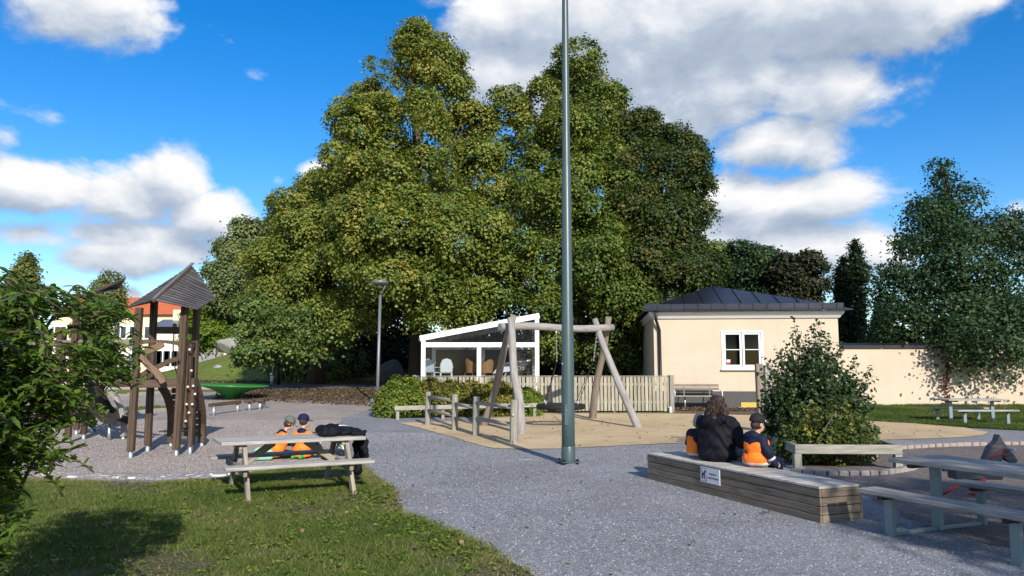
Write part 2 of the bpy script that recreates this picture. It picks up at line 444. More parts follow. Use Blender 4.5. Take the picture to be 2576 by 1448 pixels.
# ------------------------------------------------------------ object helpers
ORG = {}
def V(*a): return Vector(a if len(a) > 1 else a[0])
def tag(o, label=None, cat=None, group=None, kind=None):
    if label: o['label'] = label
    if cat: o['category'] = cat
    if group: o['group'] = group
    if kind: o['kind'] = kind
    return o
def thing(name, loc, label, cat, group=None, rz=0.0):
    o = bpy.data.objects.new(name, None); col.objects.link(o)
    o.empty_display_size = .2
    o.location = loc; o.rotation_euler = (0, 0, rz)
    tag(o, label, cat, group)
    ORG[o.name] = Vector(loc)
    return o
def copy_tree(o, parent=None):
    c = o.copy(); col.objects.link(c)
    if parent is not None: c.parent = parent
    if o.name in ORG: ORG[c.name] = ORG[o.name]
    for ch in list(o.children): copy_tree(ch, c)
    return c
class MB:
    def __init__(s):
        s.v = []; s.f = []; s.mi = []; s.g = []; s.sm = []
        s.T = None
    def add(s, verts, faces, gc=None, mi=0, smooth=False):
        n = len(s.v)
        off = (random.uniform(0, 50), random.uniform(0, 9), random.uniform(0, 9))
        for i, q in enumerate(verts):
            q = Vector(q)
            gq = gc[i] if gc is not None else q
            s.g.append((gq[0] + off[0], gq[1] + off[1], gq[2] + off[2]))
            s.v.append(s.T @ q if s.T else q)
        for f in faces:
            s.f.append([n + k for k in f]); s.mi.append(mi); s.sm.append(smooth)
        return s
    def beam(s, p0, p1, w, h, up=(0, 0, 1), ch=.006, mi=0, w1=None, h1=None):
        """chamfered board from p0 to p1: w across, h along 'up'"""
        p0 = Vector(p0); p1 = Vector(p1)
        L = (p1 - p0); ln = L.length; L.normalize()
        up = Vector(up)
        if abs(L.dot(up.normalized())) > .98: up = Vector((0, 1, 0)) if abs(L.y) < .9 else Vector((1, 0, 0))
        W = L.cross(up).normalized(); U = W.cross(L).normalized()
        w1 = w if w1 is None else w1; h1 = h if h1 is None else h1
        ch = min(ch, w * .25, h * .25, ln * .25)
        vs_, gs = [], []
        def ring(t, ww, hh, inset):
            a, c = ww / 2 - inset, hh / 2 - inset
            k = ch if inset == 0 else 0
            pts = [(-a + k, -c), (a - k, -c), (a, -c + k), (a, c - k), (a - k, c), (-a + k, c), (-a, c - k), (-a, -c + k)] if k else \
                  [(-a + ch * .6, -c), (a - ch * .6, -c), (a, -c + ch * .6), (a, c - ch * .6), (a - ch * .6, c), (-a + ch * .6, c), (-a, c - ch * .6), (-a, -c + ch * .6)]
            for (x, y) in pts:
                vs_.append(p0 + L * t + W * x + U * y); gs.append((t, x, y))
        ring(0, w, h, ch); ring(ch, w, h, 0); ring(ln - ch, w1, h1, 0); ring(ln, w1, h1, ch)
        fs = []
        for r in range(3):
            for k in range(8):
                fs.append((r * 8 + k, r * 8 + (k + 1) % 8, (r + 1) * 8 + (k + 1) % 8, (r + 1) * 8 + k))
        fs.append(tuple(range(7, -1, -1))); fs.append(tuple(range(24, 32)))
        return s.add(vs_, fs, gs, mi)
    def box(s, c, size, rz=0.0, ch=.006, mi=0):
        c = Vector(c); sx, sy, sz = size
        # longest horizontal axis is the grain
        if sz >= sx and sz >= sy:
            q = Matrix.Rotation(rz, 3, 'Z')
            return s.beam(c - Vector((0, 0, sz / 2)), c + Vector((0, 0, sz / 2)), sx, sy, q @ Vector((0, 1, 0)), ch, mi)
        q = Matrix.Rotation(rz, 3, 'Z')
        if sx >= sy:
            a = q @ Vector((sx / 2, 0, 0)); return s.beam(c - a, c + a, sy, sz, (0, 0, 1), ch, mi)
        a = q @ Vector((0, sy / 2, 0)); return s.beam(c - a, c + a, sx, sz, (0, 0, 1), ch, mi)
    def tube(s, pts, rads, n=10, mi=0, smooth=True, wob=0.0):
        pts = [Vector(p) for p in pts]
        if isinstance(rads, (int, float)): rads = [rads] * len(pts)
        vs_, gs, fs = [], [], []
        t = 0
        prevW = None
        ph = random.uniform(0, 6)
        for i, p in enumerate(pts):
            d = (pts[min(i + 1, len(pts) - 1)] - pts[max(i - 1, 0)]).normalized()
            ref = prevW if prevW is not None else (Vector((0, 0, 1)) if abs(d.z) < .9 else Vector((1, 0, 0)))
            if prevW is None:
                W = d.cross(ref).normalized()
            else:
                W = (ref - d * ref.dot(d)).normalized()
            U = W.cross(d); prevW = W
            if i: t += (p - pts[i - 1]).length
            for k in range(n):
                a = 2 * math.pi * k / n
                r = rads[i] * (1 + wob * math.sin(3 * a + ph + t * 3) + wob * math.sin(5 * t + a * 2 + ph))
                vs_.append(p + W * (math.cos(a) * r) + U * (math.sin(a) * r))
                gs.append((t, math.cos(a) * rads[i], math.sin(a) * rads[i]))
        for i in range(len(pts) - 1):
            for k in range(n):
                fs.append((i * n + k, i * n + (k + 1) % n, (i + 1) * n + (k + 1) % n, (i + 1) * n + k))
        m0 = len(s.v)
        s.add(vs_, fs, gs, mi, smooth)
        L = len(pts)
        s.f.append([m0 + k for k in range(n - 1, -1, -1)]); s.mi.append(mi); s.sm.append(False)
        s.f.append([m0 + (L - 1) * n + k for k in range(n)]); s.mi.append(mi); s.sm.append(False)
        return s
    def lathe(s, c, prof, n=24, mi=0, axis=None, smooth=True):
        c = Vector(c); vs_, fs = [], []
        R = Matrix.Identity(3) if axis is None else Vector((0, 0, 1)).rotation_difference(Vector(axis)).to_matrix()
        for (r, z) in prof:
            for k in range(n):
                a = 2 * math.pi * k / n
                vs_.append(c + R @ Vector((math.cos(a) * r, math.sin(a) * r, z)))
        for i in range(len(prof) - 1):
            for k in range(n):
                fs.append((i * n + k, i * n + (k + 1) % n, (i + 1) * n + (k + 1) % n, (i + 1) * n + k))
        return s.add(vs_, fs, None, mi, smooth)
    def torus(s, c, R, r, n=32, m=10, axis=(0, 0, 1), mi=0):
        c = Vector(c); Q = Vector((0, 0, 1)).rotation_difference(Vector(axis)).to_matrix()
        vs_, fs = [], []
        for i in range(n):
            a = 2 * math.pi * i / n
            for k in range(m):
                b_ = 2 * math.pi * k / m
                vs_.append(c + Q @ Vector(((R + r * math.cos(b_)) * math.cos(a), (R + r * math.cos(b_)) * math.sin(a), r * math.sin(b_))))
        for i in range(n):
            for k in range(m):
                fs.append((i * m + k, ((i + 1) % n) * m + k, ((i + 1) % n) * m + (k + 1) % m, i * m + (k + 1) % m))
        return s.add(vs_, fs, None, mi, True)
    def plate(s, pts, thick, nrm, mi=0, gc=None):
        """flat polygon pts given thickness along nrm (downwards)"""
        pts = [Vector(p) for p in pts]; nrm = Vector(nrm).normalized()
        n = len(pts)
        vs_ = pts + [p - nrm * thick for p in pts]
        fs = [tuple(range(n)), tuple(range(2 * n - 1, n - 1, -1))]
        for k in range(n): fs.append((k, n + k, n + (k + 1) % n, (k + 1) % n))
        return s.add(vs_, fs, gc, mi)
    def mesh(s, name, mats, org=(0, 0, 0)):
        me = bpy.data.meshes.new(name)
        o = Vector(org)
        me.from_pydata([tuple(q - o) for q in s.v], [], s.f)
        for m_ in (mats if isinstance(mats, (list, tuple)) else [mats]): me.materials.append(MATS[m_])
        if max(s.mi, default=0): me.polygons.foreach_set('material_index', s.mi)
        me.polygons.foreach_set('use_smooth', s.sm)
        a = me.attributes.new('gc', 'FLOAT_VECTOR', 'POINT')
        a.data.foreach_set('vector', np.array(s.g, dtype=np.float32).ravel())
        me.update()
        return me
    def build(s, name, mats, parent=None, local=False, fixn=True):
        org = Vector((0, 0, 0))
        if parent is not None and not local: org = ORG[parent.name]
        me = s.mesh(name, mats, org)
        if fixn:
            import bmesh
            bm = bmesh.new(); bm.from_mesh(me); bmesh.ops.recalc_face_normals(bm, faces=bm.faces); bm.to_mesh(me); bm.free()
        o = bpy.data.objects.new(name, me); col.objects.link(o)
        if parent is not None: o.parent = parent
        ORG[o.name] = org
        return o
def piece(name, me, parent, loc, rot=(0, 0, 0), scale=None):
    o = bpy.data.objects.new(name, me); col.objects.link(o)
    o.parent = parent
    base = ORG.get(parent.name, Vector((0, 0, 0)))
    o.location = Vector(loc) - base; o.rotation_euler = rot
    if scale: o.scale = scale
    return o
def raw_mesh(name, verts, faces_flat, nper, mat, tint=None, smooth=False):
    me = bpy.data.meshes.new(name)
    nv = len(verts); nf = len(faces_flat) // nper
    me.vertices.add(nv); me.vertices.foreach_set('co', np.ascontiguousarray(verts, dtype=np.float32).ravel())
    me.loops.add(len(faces_flat)); me.loops.foreach_set('vertex_index', np.ascontiguousarray(faces_flat, dtype=np.int32))
    me.polygons.add(nf)
    me.polygons.foreach_set('loop_start', np.arange(0, nf * nper, nper, dtype=np.int32))
    if tint is not None:
        a = me.attributes.new('tint', 'FLOAT', 'FACE'); a.data.foreach_set('value', np.ascontiguousarray(tint, dtype=np.float32))
    me.materials.append(MATS[mat])
    me.polygons.foreach_set('use_smooth', np.full(nf, smooth))
    me.update(calc_edges=True); me.validate()
    return me
def obj(name, me, parent=None, loc=(0, 0, 0)):
    o = bpy.data.objects.new(name, me); col.objects.link(o)
    if parent is not None: o.parent = parent
    o.location = loc
    return o

# ------------------------------------------------------------ leaves
def unit(a): return a / np.maximum(np.linalg.norm(a, axis=1, keepdims=True), 1e-9)
def leaf_arrays(c, n, L, W, rng, fold=.0):
    N = len(c)
    r = rng.normal(size=(N, 3)); n = unit(n)
    t = unit(r - n * np.sum(r * n, axis=1, keepdims=True))
    b_ = np.cross(n, t)
    L = np.asarray(L).reshape(-1, 1) * np.ones((N, 1)); W = np.asarray(W).reshape(-1, 1) * np.ones((N, 1))
    v = np.stack([c - t * L / 2, c + b_ * W / 2 - t * L * .08 + n * L * .10, c + t * L / 2 - n * L * .12, c - b_ * W / 2 - t * L * .08 + n * L * .10], axis=1)
    return v.reshape(-1, 3)
def crown_mesh(name, lobes, nclump, per, leaf, mat, rng, clump_r=.55, inner=.25, flat=.5, tmean=.5, tspread=.22, org=(0, 0, 0), bias=None, out=.8, sag=.35, boughs=0, brad=(.7, 1.3), thin=.10, bflat=(.42, .7)):
    """foliage: leaf clumps spread over the outside of the lobes and leaves inside them"""
    C = np.array([l[0] for l in lobes], dtype=float); R = np.array([l[1] for l in lobes], dtype=float)
    if boughs:
        # smaller boughs stand out from the main masses and leave shaded gaps between them
        pr0 = (R[:, 0] * R[:, 2]) / (R[:, 0] * R[:, 2]).sum()
        bc, brr = [], []; tries = 0
        while len(bc) < boughs:
            k = len(bc) // 3 if len(bc) < 3 * len(C) and tries < 40 * len(C) else rng.choice(len(C), p=pr0)
            tries += 1; d = rng.normal(size=3); d /= np.linalg.norm(d)
            s_ = min(rng.uniform(*brad), R[k].max() * .85)
            q = C[k] + d * np.maximum(R[k] - s_ * rng.uniform(.15, 1.0), R[k] * .35)
            if (np.linalg.norm((q - C) / R, axis=1) < .55).any(): continue
            bc.append(q); brr.append(np.array([s_ * rng.uniform(.8, 1.25), s_ * rng.uniform(.8, 1.2), s_ * rng.uniform(*bflat)]))
        C0, R0 = C, R * .60
        nb0 = int(nclump * thin)
        C = np.concatenate([np.array(bc), C0]); R = np.concatenate([np.array(brr), R0])
    area = R[:, 0] * R[:, 2] + R[:, 0] * R[:, 1] + R[:, 1] * R[:, 2]
    pr = area / area.sum()
    cs, ds = [], []
    need = nclump
    while need > 0:
        k = rng.choice(len(C), size=need * 2, p=pr)
        d = unit(rng.normal(size=(need * 2, 3)))
        f = rng.uniform(.80, 1.06, size=(need * 2, 1))
        p = C[k] + d * R[k] * f
        q = (p[:, None, :] - C[None]) / R[None]
        inside = (np.linalg.norm(q, axis=2) < (.70 if boughs else .78))
        ok = inside.sum(axis=1) == 0
        if boughs: ok &= (k < boughs) | (rng.uniform(size=len(k)) < thin)
        p, d = p[ok][:need], d[ok][:need]
        cs.append(p); ds.append(d); need -= len(p)
    P = np.concatenate(cs); D = np.concatenate(ds)
    o = unit(D + np.array([0, 0, .35]))
    ct = rng.normal(0, tspread, size=len(P))
    if bias is not None: ct = ct + bias(P)
    cr = clump_r * rng.uniform(.55, 1.35, size=len(P))
    idx = np.repeat(np.arange(len(P)), per)
    N = len(idx)
    g_ = rng.normal(size=(N, 3)) * .55
    # flatten the clump across its outward direction and let its rim hang
    oo = o[idx]
    gn = np.sum(g_ * oo, axis=1, keepdims=True)
    g_ = g_ - oo * gn * (1 - flat)
    rad = np.linalg.norm(g_, axis=1, keepdims=True)
    pos = P[idx] + g_ * cr[idx][:, None] - np.array([0, 0, 1]) * (rad ** 2) * cr[idx][:, None] * sag
    nr = unit(oo * (out + .25) + np.array([0, 0, .45]) + rng.normal(size=(N, 3)) * .45)
    tint = tmean + ct[idx] + rng.normal(0, .13, size=N)
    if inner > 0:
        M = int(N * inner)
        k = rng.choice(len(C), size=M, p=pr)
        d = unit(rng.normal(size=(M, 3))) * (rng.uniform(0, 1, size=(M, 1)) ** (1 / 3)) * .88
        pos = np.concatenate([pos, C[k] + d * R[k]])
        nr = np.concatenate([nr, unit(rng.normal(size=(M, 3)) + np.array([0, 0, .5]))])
        tint = np.concatenate([tint, tmean - .2 + rng.normal(0, .15, size=M)])  # inner leaves get darker tints: crown shade put into their colour
    S = leaf * rng.uniform(.65, 1.3, size=len(pos))
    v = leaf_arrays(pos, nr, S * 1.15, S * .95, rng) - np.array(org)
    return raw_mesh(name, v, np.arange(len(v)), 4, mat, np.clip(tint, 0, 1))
def ell(px, py, D, rx, ry, rd=None):
    """crown lobe: place in the photograph, distance, half sizes (pixels there; depth in metres)"""
    c = at(px, py, D); k = D / FPX * 1.02
    return (tuple(c), (rx * k, (rd if rd else rx * k * .95), ry * k))
def tree(name, label, base, lobes, nclump, per, leaf, mat, cat='tree', group=None, trunk_r=.3, bark='bark', seed=1, limbs=True, trunk_top=None, part='crown', **kw):
    rng = np.random.default_rng(seed)
    root = thing(name, base, label, cat, group)
    mb = MB()
    b0 = Vector(base)
    cc = sum((Vector(l[0]) for l in lobes), Vector()) / len(lobes)
    top = Vector(trunk_top) if trunk_top else Vector((cc.x, cc.y, max(l[0][2] for l in lobes)))
    pts = []
    n = 7
    for i in range(n):
        t = i / (n - 1)
        j = Vector((random.uniform(-1, 1), random.uniform(-1, 1), 0)) * trunk_r * (.5 if 0 < i < n - 1 else 0)
        pts.append(b0.lerp(top, t) + j - (Vector((0, 0, .15)) if i == 0 else Vector()))
    mb.tube(pts, [trunk_r * (1.25 if i == 0 else 1) * (1 - .85 * i / (n - 1)) for i in range(n)], 10, wob=.05)
    if limbs:
        for l in lobes:
            c = Vector(l[0])
            t = min(.85, max(.12, ((c.z - b0.z) / max(.1, (top.z - b0.z)) - .22)))
            s0 = b0.lerp(top, t)
            mid = s0.lerp(c, .5) + Vector((random.uniform(-1, 1), random.uniform(-1, 1), random.uniform(0, .6))) * .3 * min(1, trunk_r * 4)
            r = trunk_r * .38 * (1 - t * .6)
            end = c + (c - s0) * .06
            mb.tube([s0, mid, c, end], [r, r * .7, r * .4, r * .12], 6)
            for q in range(3):
                e = c + Vector((random.uniform(-1, 1) * l[1][0], random.uniform(-1, 1) * l[1][1], random.uniform(-.3, 1) * l[1][2])) * .6
                mb.tube([mid.lerp(c, .6), (mid + e) / 2 + Vector((0, 0, .1)), e], [r * .45, r * .3, r * .08], 5)
    mb.build('trunk', bark, root, fixn=False)
    me = crown_mesh(part, lobes, nclump, per, leaf, mat, rng, org=base, **kw)
    obj(part, me, root)
    return root
# ------------------------------------------------------------ ground
import bmesh
xs = np.unique(np.concatenate([np.linspace(-420, -60, 25), np.arange(-60, 61, 1.5), np.linspace(60, 420, 25)]))
ys = np.unique(np.concatenate([np.linspace(-120, -20, 11), np.arange(-20, 80, 1.0), np.linspace(80, 620, 45)]))
X, Y = np.meshgrid(xs, ys)
Z = np.interp(Y, _ty, _tz) + hill(X, Y)
rough = np.sin(X * .9 + Y * .35) * np.sin(Y * .7) * .10 * sst(42, 46, Y)
Z = Z + rough
gv = np.stack([X, Y, Z], axis=2).reshape(-1, 3)
nx, ny = len(xs), len(ys)
ii, jj = np.meshgrid(np.arange(nx - 1), np.arange(ny - 1))
q0 = (jj * nx + ii).ravel()
gf = np.stack([q0, q0 + 1, q0 + nx + 1, q0 + nx], axis=1).ravel()
ground = obj('ground', raw_mesh('ground', gv, gf, 4, 'meadow', smooth=True)); tag(ground, kind='structure')

def wavy(poly, step=.25, amp=.04):
    out_ = []
    n = len(poly)
    for i in range(n):
        a = Vector(poly[i]); c = Vector(poly[(i + 1) % n])
        m_ = max(1, min(80, int((c - a).length / step)))
        nn = Vector((-(c - a).y, (c - a).x)).normalized() if (c - a).length > 0 else Vector((0, 0))
        for k in range(m_):
            j = random.gauss(0, amp) if k else 0
            out_.append(a.lerp(c, k / m_) + nn * j)
    return out_
def sheet(name, poly, off, mat, amp=.03, step=.25, kind='structure'):
    p2 = wavy([Vector((q[0], q[1])) for q in poly], step, amp)
    bm = bmesh.new()
    vs_ = [bm.verts.new((q.x, q.y, 0)) for q in p2]
    f = bm.faces.new(vs_)
    if f.normal.z < 0 or (f.normal_update() or f.normal.z < 0): f.normal_flip()
    bmesh.ops.triangulate(bm, faces=bm.faces[:])
    y0 = min(q.y for q in p2); y1 = max(q.y for q in p2)
    for yy in range(max(19, math.ceil(y0)), math.floor(y1) + 1):
        bmesh.ops.bisect_plane(bm, geom=bm.verts[:] + bm.edges[:] + bm.faces[:], plane_co=(0, yy, 0), plane_no=(0, 1, 0))
    for v_ in bm.verts: v_.co.z = tz(v_.co.y) + off
    me = bpy.data.meshes.new(name); bm.to_mesh(me); bm.free()
    me.materials.append(MATS[mat])
    o = obj(name, me); tag(o, kind=kind)
    return o
def gp(lst): return [G(*q) for q in lst]
def inpoly(P, poly):
    x, y = P[:, 0], P[:, 1]; c = np.zeros(len(P), bool)
    n = len(poly)
    for i in range(n):
        x0, y0 = poly[i][0], poly[i][1]; x1, y1 = poly[(i + 1) % n][0], poly[(i + 1) % n][1]
        cond = ((y0 > y) != (y1 > y)) & (x < (x1 - x0) * (y - y0) / (y1 - y0 + 1e-12) + x0)
        c ^= cond
    return c

sheet('gravel_path', [(-9, -3), (30, -3), (30, 25), (14, 26), (-3, 26.5), (-5.5, 33), (-9, 33), (-9, 20)], .006, 'gravel', .02, 1)
sand_poly = gp([(-300, 1188), (60, 1203), (400, 1211), (560, 1203), (700, 1180), (800, 1168), (880, 1158), (838, 1112), (812, 1085), (870, 1050), (960, 1020), (1005, 1006),
                (960, 996), (760, 990), (560, 986), (420, 988), (273, 1000), (-300, 1040)])
sheet('playground_sand', sand_poly, .012, 'sand_grey', .07, .4)
rubber_poly = gp([(1000, 1064), (1060, 1078), (1149, 1103), (1205, 1121), (1244, 1129), (1330, 1131), (1413, 1130), (1540, 1123), (1660, 1117), (1900, 1112), (2258, 1107), (2400, 1102),
                  (2470, 1096), (2486, 1088), (2420, 1075), (2300, 1065), (2172, 1058), (2000, 1047), (1700, 1041), (1350, 1041), (1200, 1057), (1100, 1063)])
sheet('play_surface', rubber_poly, .018, 'rubber_beige', .015, .3)
lawn_poly = [Vector((-14, 1.5, 0))] + gp([(-700, 1205), (60, 1206), (230, 1213), (400, 1217), (560, 1208), (650, 1190), (760, 1178), (880, 1168), (915, 1178), (985, 1232), (1002, 1262),
                  (1012, 1290), (1060, 1312), (1150, 1345), (1250, 1398), (1335, 1448)]) + [Vector((.5, 4.5, 0)), Vector((.9, 1.5, 0))]
sheet('lawn', lawn_poly, .022, 'turf', .035, .10)
rlawn_poly = gp([(2172, 1059), (2300, 1066), (2420, 1076), (2500, 1080), (2576, 1084), (2800, 1092)]) + [Vector((30, 21, 0)), Vector((30, 29, 0)), Vector((11.9, 29, 0)), Vector((11.8, 26.6, 0))]
sheet('lawn_by_wall', rlawn_poly, .022, 'turf', .05, .3)
pit_poly = gp([(2262, 1131), (2400, 1124), (2576, 1119), (2900, 1119)]) + [Vector((9.5, 6, 0)), Vector((6.2, 6.3, 0))] + gp([(2500, 1375), (2330, 1330), (2200, 1262), (2060, 1199), (2030, 1180), (1960, 1150), (1930, 1120), (2050, 1116), (2200, 1118)])
sheet('sandpit', pit_poly, .012, 'sand_dark', .05, .3)
sheet('asphalt_path', [(-70, 36.9), (-12, 37), (-3, 36.5), (3, 36), (3, 39.6), (-12, 40.4), (-70, 40.6)], .012, 'asphalt', .03, 1)
shade_litter_poly = [(-11.5, 33.2), (-9.2, 31.4), (-5.5, 30.6), (-3.2, 28.2), (-3.0, 36.9), (-12, 37.0), (-13, 35.2)]
sheet('shade_painted_litter', shade_litter_poly, .020, 'litter', .12, .3)  # dark brown sheet: leaf litter, with the tree shade painted into its colour
sheet('courtyard', [(-3.0, 26.75), (5.2, 26.75), (5.0, 36), (2, 41), (-6, 42), (-9, 40.5), (-3.0, 36.9)], .026, 'soil', .05, 1)
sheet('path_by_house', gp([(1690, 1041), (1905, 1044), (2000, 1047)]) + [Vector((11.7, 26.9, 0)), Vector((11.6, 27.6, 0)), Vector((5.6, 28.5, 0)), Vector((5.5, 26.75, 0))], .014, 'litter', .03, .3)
strip_poly = gp([(145, 1056), (418, 1032), (418, 1024), (300, 1030), (120, 1044)])
sheet('grass_strip', strip_poly, .022, 'turf', .06, .3)

# grass blades (short lawn): nobody could count them
def grass(name, poly, n, hmin, hmax, wid, off, seed, dry=.0, label='short green lawn grass with dry patches', mat='grass_blade', ylim=None, edge=0.0):
    rng = np.random.default_rng(seed)
    P = np.array([(q[0], q[1]) for q in poly]); lo, hi = P.min(0), P.max(0)
    if ylim: hi[1] = min(hi[1], ylim)
    pts = np.zeros((0, 2))
    while len(pts) < n:
        c = rng.uniform(lo, hi, size=(n, 2)); c = c[inpoly(c, poly)]
        # only what the picture can show
        vis = (np.abs(c[:, 0]) < c[:, 1] * .72 + .6) & (c[:, 1] > 4.6)
        c = c[vis]
        pts = np.concatenate([pts, c])
    pts = pts[:n]
    pn = (np.sin(pts[:, 0] * 1.9 + 1.3 * np.sin(pts[:, 1] * 1.1)) + np.sin(pts[:, 1] * 2.3 + 1.7 * np.sin(pts[:, 0] * .9)) + .6 * np.sin(pts[:, 0] * 5.1 + pts[:, 1] * 4.3) + .5 * np.sin(pts[:, 0] * 9.7 - pts[:, 1] * 8.3)) / 3
    keep = rng.uniform(size=n) < np.clip(1.0 - 1.0 * np.clip(pn - .10, 0, 1) * 1.7, .10, 1)
    pts, pn = pts[keep], pn[keep]; m_ = len(pts)
    z = np.interp(pts[:, 1], _ty, _tz) + off
    ed = 0.0
    if edge:
        dmin = np.full(m_, 9.0)
        for i in range(len(poly)):
            a_ = np.array([poly[i][0], poly[i][1]]); b_ = np.array([poly[(i + 1) % len(poly)][0], poly[(i + 1) % len(poly)][1]])
            ab = b_ - a_; t_ = np.clip(((pts - a_) @ ab) / max(1e-9, ab @ ab), 0, 1)
            dmin = np.minimum(dmin, np.linalg.norm(pts - (a_ + t_[:, None] * ab), axis=1))
        ed = np.clip(1 - dmin / .35, 0, 1)
        pts = pts + rng.normal(0, 1, (m_, 2)) * (ed * .07)[:, None]
    base = np.stack([pts[:, 0], pts[:, 1], z], axis=1)
    h = rng.uniform(hmin, hmax, m_) * (1.15 - .55 * np.clip(pn, -.3, 1))
    a = rng.uniform(0, 6.28, m_); lean = rng.uniform(.3, 1.3, m_) * h
    b2 = rng.uniform(0, 6.28, m_)
    side = np.stack([np.cos(a), np.sin(a), np.zeros(m_)], axis=1) * (wid * rng.uniform(.6, 1.5, m_))[:, None]
    tip = base + np.stack([np.cos(b2) * lean, np.sin(b2) * lean, h], axis=1)
    v = np.stack([base - side, base + side, tip], axis=1).reshape(-1, 3)
    t = .40 + .30 * pn + rng.normal(0, .16, m_) + dry + edge * ed
    o = obj(name, raw_mesh(name, v, np.arange(len(v)), 3, mat, np.clip(t, 0, 1)))
    tag(o, label, 'grass', kind='stuff')
    return o
grass('lawn_grass', lawn_poly, 350000, .014, .034, .0034, .020, 11, .0, edge=.45)
grass('wall_grass', rlawn_poly, 90000, .03, .08, .008, .020, 12, -.08, 'green grass growing below the garden wall')
grass('strip_grass', strip_poly, 12000, .04, .10, .008, .020, 13, .05, 'grass strip along the kerb behind the play towers')
grass('grass_tufts', lawn_poly, 45000, .025, .060, .0035, .020, 15, .22, 'longer dry tufts standing in the lawn')
# scattered weeds with broad leaves along the edge of the lawn
rng = np.random.default_rng(5)
wp, wn_ = [], []
for q in range(620):
    if q < 150:
        i = rng.integers(8, len(lawn_poly) - 4); a = lawn_poly[i].lerp(lawn_poly[i + 1], rng.uniform())
        c = np.array([a.x - rng.uniform(-.02, .5), a.y - rng.uniform(-.05, .35), .02])
    else:
        c = np.array([rng.uniform(-5, .3), rng.uniform(5.8, 11.5), .02])
        if not inpoly(c[None], lawn_poly)[0]: continue
    for k in range(rng.integers(5, 13)):
        aa = rng.uniform(0, 6.28); r_ = rng.uniform(.01, .08)
        wp.append(c + [math.cos(aa) * r_, math.sin(aa) * r_, rng.uniform(.015, .05)]); wn_.append([math.cos(aa) * .5, math.sin(aa) * .5, 1])
wv = leaf_arrays(np.array(wp), np.array(wn_), rng.uniform(.025, .06, len(wp)), rng.uniform(.02, .04, len(wp)), rng)
o = obj('weeds', raw_mesh('weeds', wv, np.arange(len(wv)), 4, 'leaf_hedge', rng.uniform(.1, .75, len(wp)))); tag(o, 'broad leaved weeds scattered in the lawn and along its edge', 'weeds', kind='stuff')

# loose stones of the gravel
def pebbles(name, n, box, size, mat, seed, label, avoid, off, only=None):
    rng = np.random.default_rng(seed)
    pts = rng.uniform([box[0], box[1]], [box[2], box[3]], size=(n, 2))
    pts = pts[(np.abs(pts[:, 0]) < pts[:, 1] * .70 + .4)]
    for pl in avoid: pts = pts[~inpoly(pts, pl)]
    if only is not None: pts = pts[inpoly(pts, only)]
    m_ = len(pts)
    s_ = size * rng.uniform(.5, 1.4, m_); a = rng.uniform(0, 6.28, m_)
    z = np.interp(pts[:, 1], _ty, _tz) + off
    vs_ = []
    for k in range(4):
        aa = a + k * 1.5708 + rng.uniform(-.35, .35, m_)
        r_ = s_ * rng.uniform(.6, 1.2, m_)
        vs_.append(np.stack([pts[:, 0] + np.cos(aa) * r_, pts[:, 1] + np.sin(aa) * r_, z], axis=1))
    vs_.append(np.stack([pts[:, 0] + rng.normal(0, .3, m_) * s_, pts[:, 1] + rng.normal(0, .3, m_) * s_, z + s_ * rng.uniform(.4, 1.1, m_)], axis=1))
    v = np.stack(vs_, axis=1).reshape(-1, 3)
    b_ = np.arange(m_)[:, None] * 5
    f = np.concatenate([b_ + np.array([[0, 1, 4]]), b_ + np.array([[1, 2, 4]]), b_ + np.array([[2, 3, 4]]), b_ + np.array([[3, 0, 4]])], axis=1).ravel()
    o = obj(name, raw_mesh(name, v, f, 3, mat, np.repeat(rng.uniform(size=m_), 4)))
    tag(o, label, 'gravel', kind='stuff')
m, b, p, o_ = newmat('pebble')
a_ = b.n('ShaderNodeAttribute', attribute_name='tint')
b.link(b.ramp(a_.outputs['Fac'], [(0, (.13, .134, .145)), (.5, (.24, .248, .265)), (.93, (.35, .36, .38)), (1, (.43, .44, .455))]), p.inputs['Base Color'])
p.inputs['Roughness'].default_value = .75
pebbles('gravel_stones', 130000, (-5, 5.2, 9, 20), .0085, 'pebble', 21, 'loose grey gravel stones on the path', [lawn_poly, rubber_poly, pit_poly, sand_poly], .006)
m, b, p, o_ = newmat('pebble_warm')
a_ = b.n('ShaderNodeAttribute', attribute_name='tint')
b.link(b.ramp(a_.outputs['Fac'], [(0, (.22, .185, .165)), (.5, (.33, .29, .26)), (1, (.45, .40, .365))]), p.inputs['Base Color'])
p.inputs['Roughness'].default_value = .8
pebbles('sand_stones', 90000, (-13, 10.5, -2, 24), .008, 'pebble_warm', 22, 'coarse pinkish grey sand grains on the playground', [lawn_poly], .012, sand_poly)
# fallen leaves
def litter(name, n, poly, size, seed, label, off=.03, mat='litter_leaf'):
    rng = np.random.default_rng(seed)
    P = np.array([(q[0], q[1]) for q in poly]); pts = rng.uniform(P.min(0), P.max(0), size=(n, 2)); pts = pts[inpoly(pts, poly)]
    c = np.stack([pts[:, 0], pts[:, 1], np.interp(pts[:, 1], _ty, _tz) + off + rng.uniform(0, .02, len(pts))], axis=1)
    v = leaf_arrays(c, np.array([[0, 0, 1]]) + rng.normal(0, .35, (len(c), 3)), size * rng.uniform(.6, 1.3, len(c)), size * .8 * rng.uniform(.6, 1.3, len(c)), rng)
    o = obj(name, raw_mesh(name, v, np.arange(len(v)), 4, mat, rng.uniform(size=len(c)))); tag(o, label, 'leaves', kind='stuff')
litter('fallen_leaves', 9000, [(-12, 31.5), (-6, 29), (-3, 27.5), (-3, 37), (-14, 37)], .10, 31, 'brown fallen leaves on the path under the lindens')
litter('dry_leaves', 5000, [(-24, 40.6), (-5, 40.4), (-5, 42), (-24, 42.2)], .12, 32, 'yellow leaves blown along the edge of the asphalt path', .05)
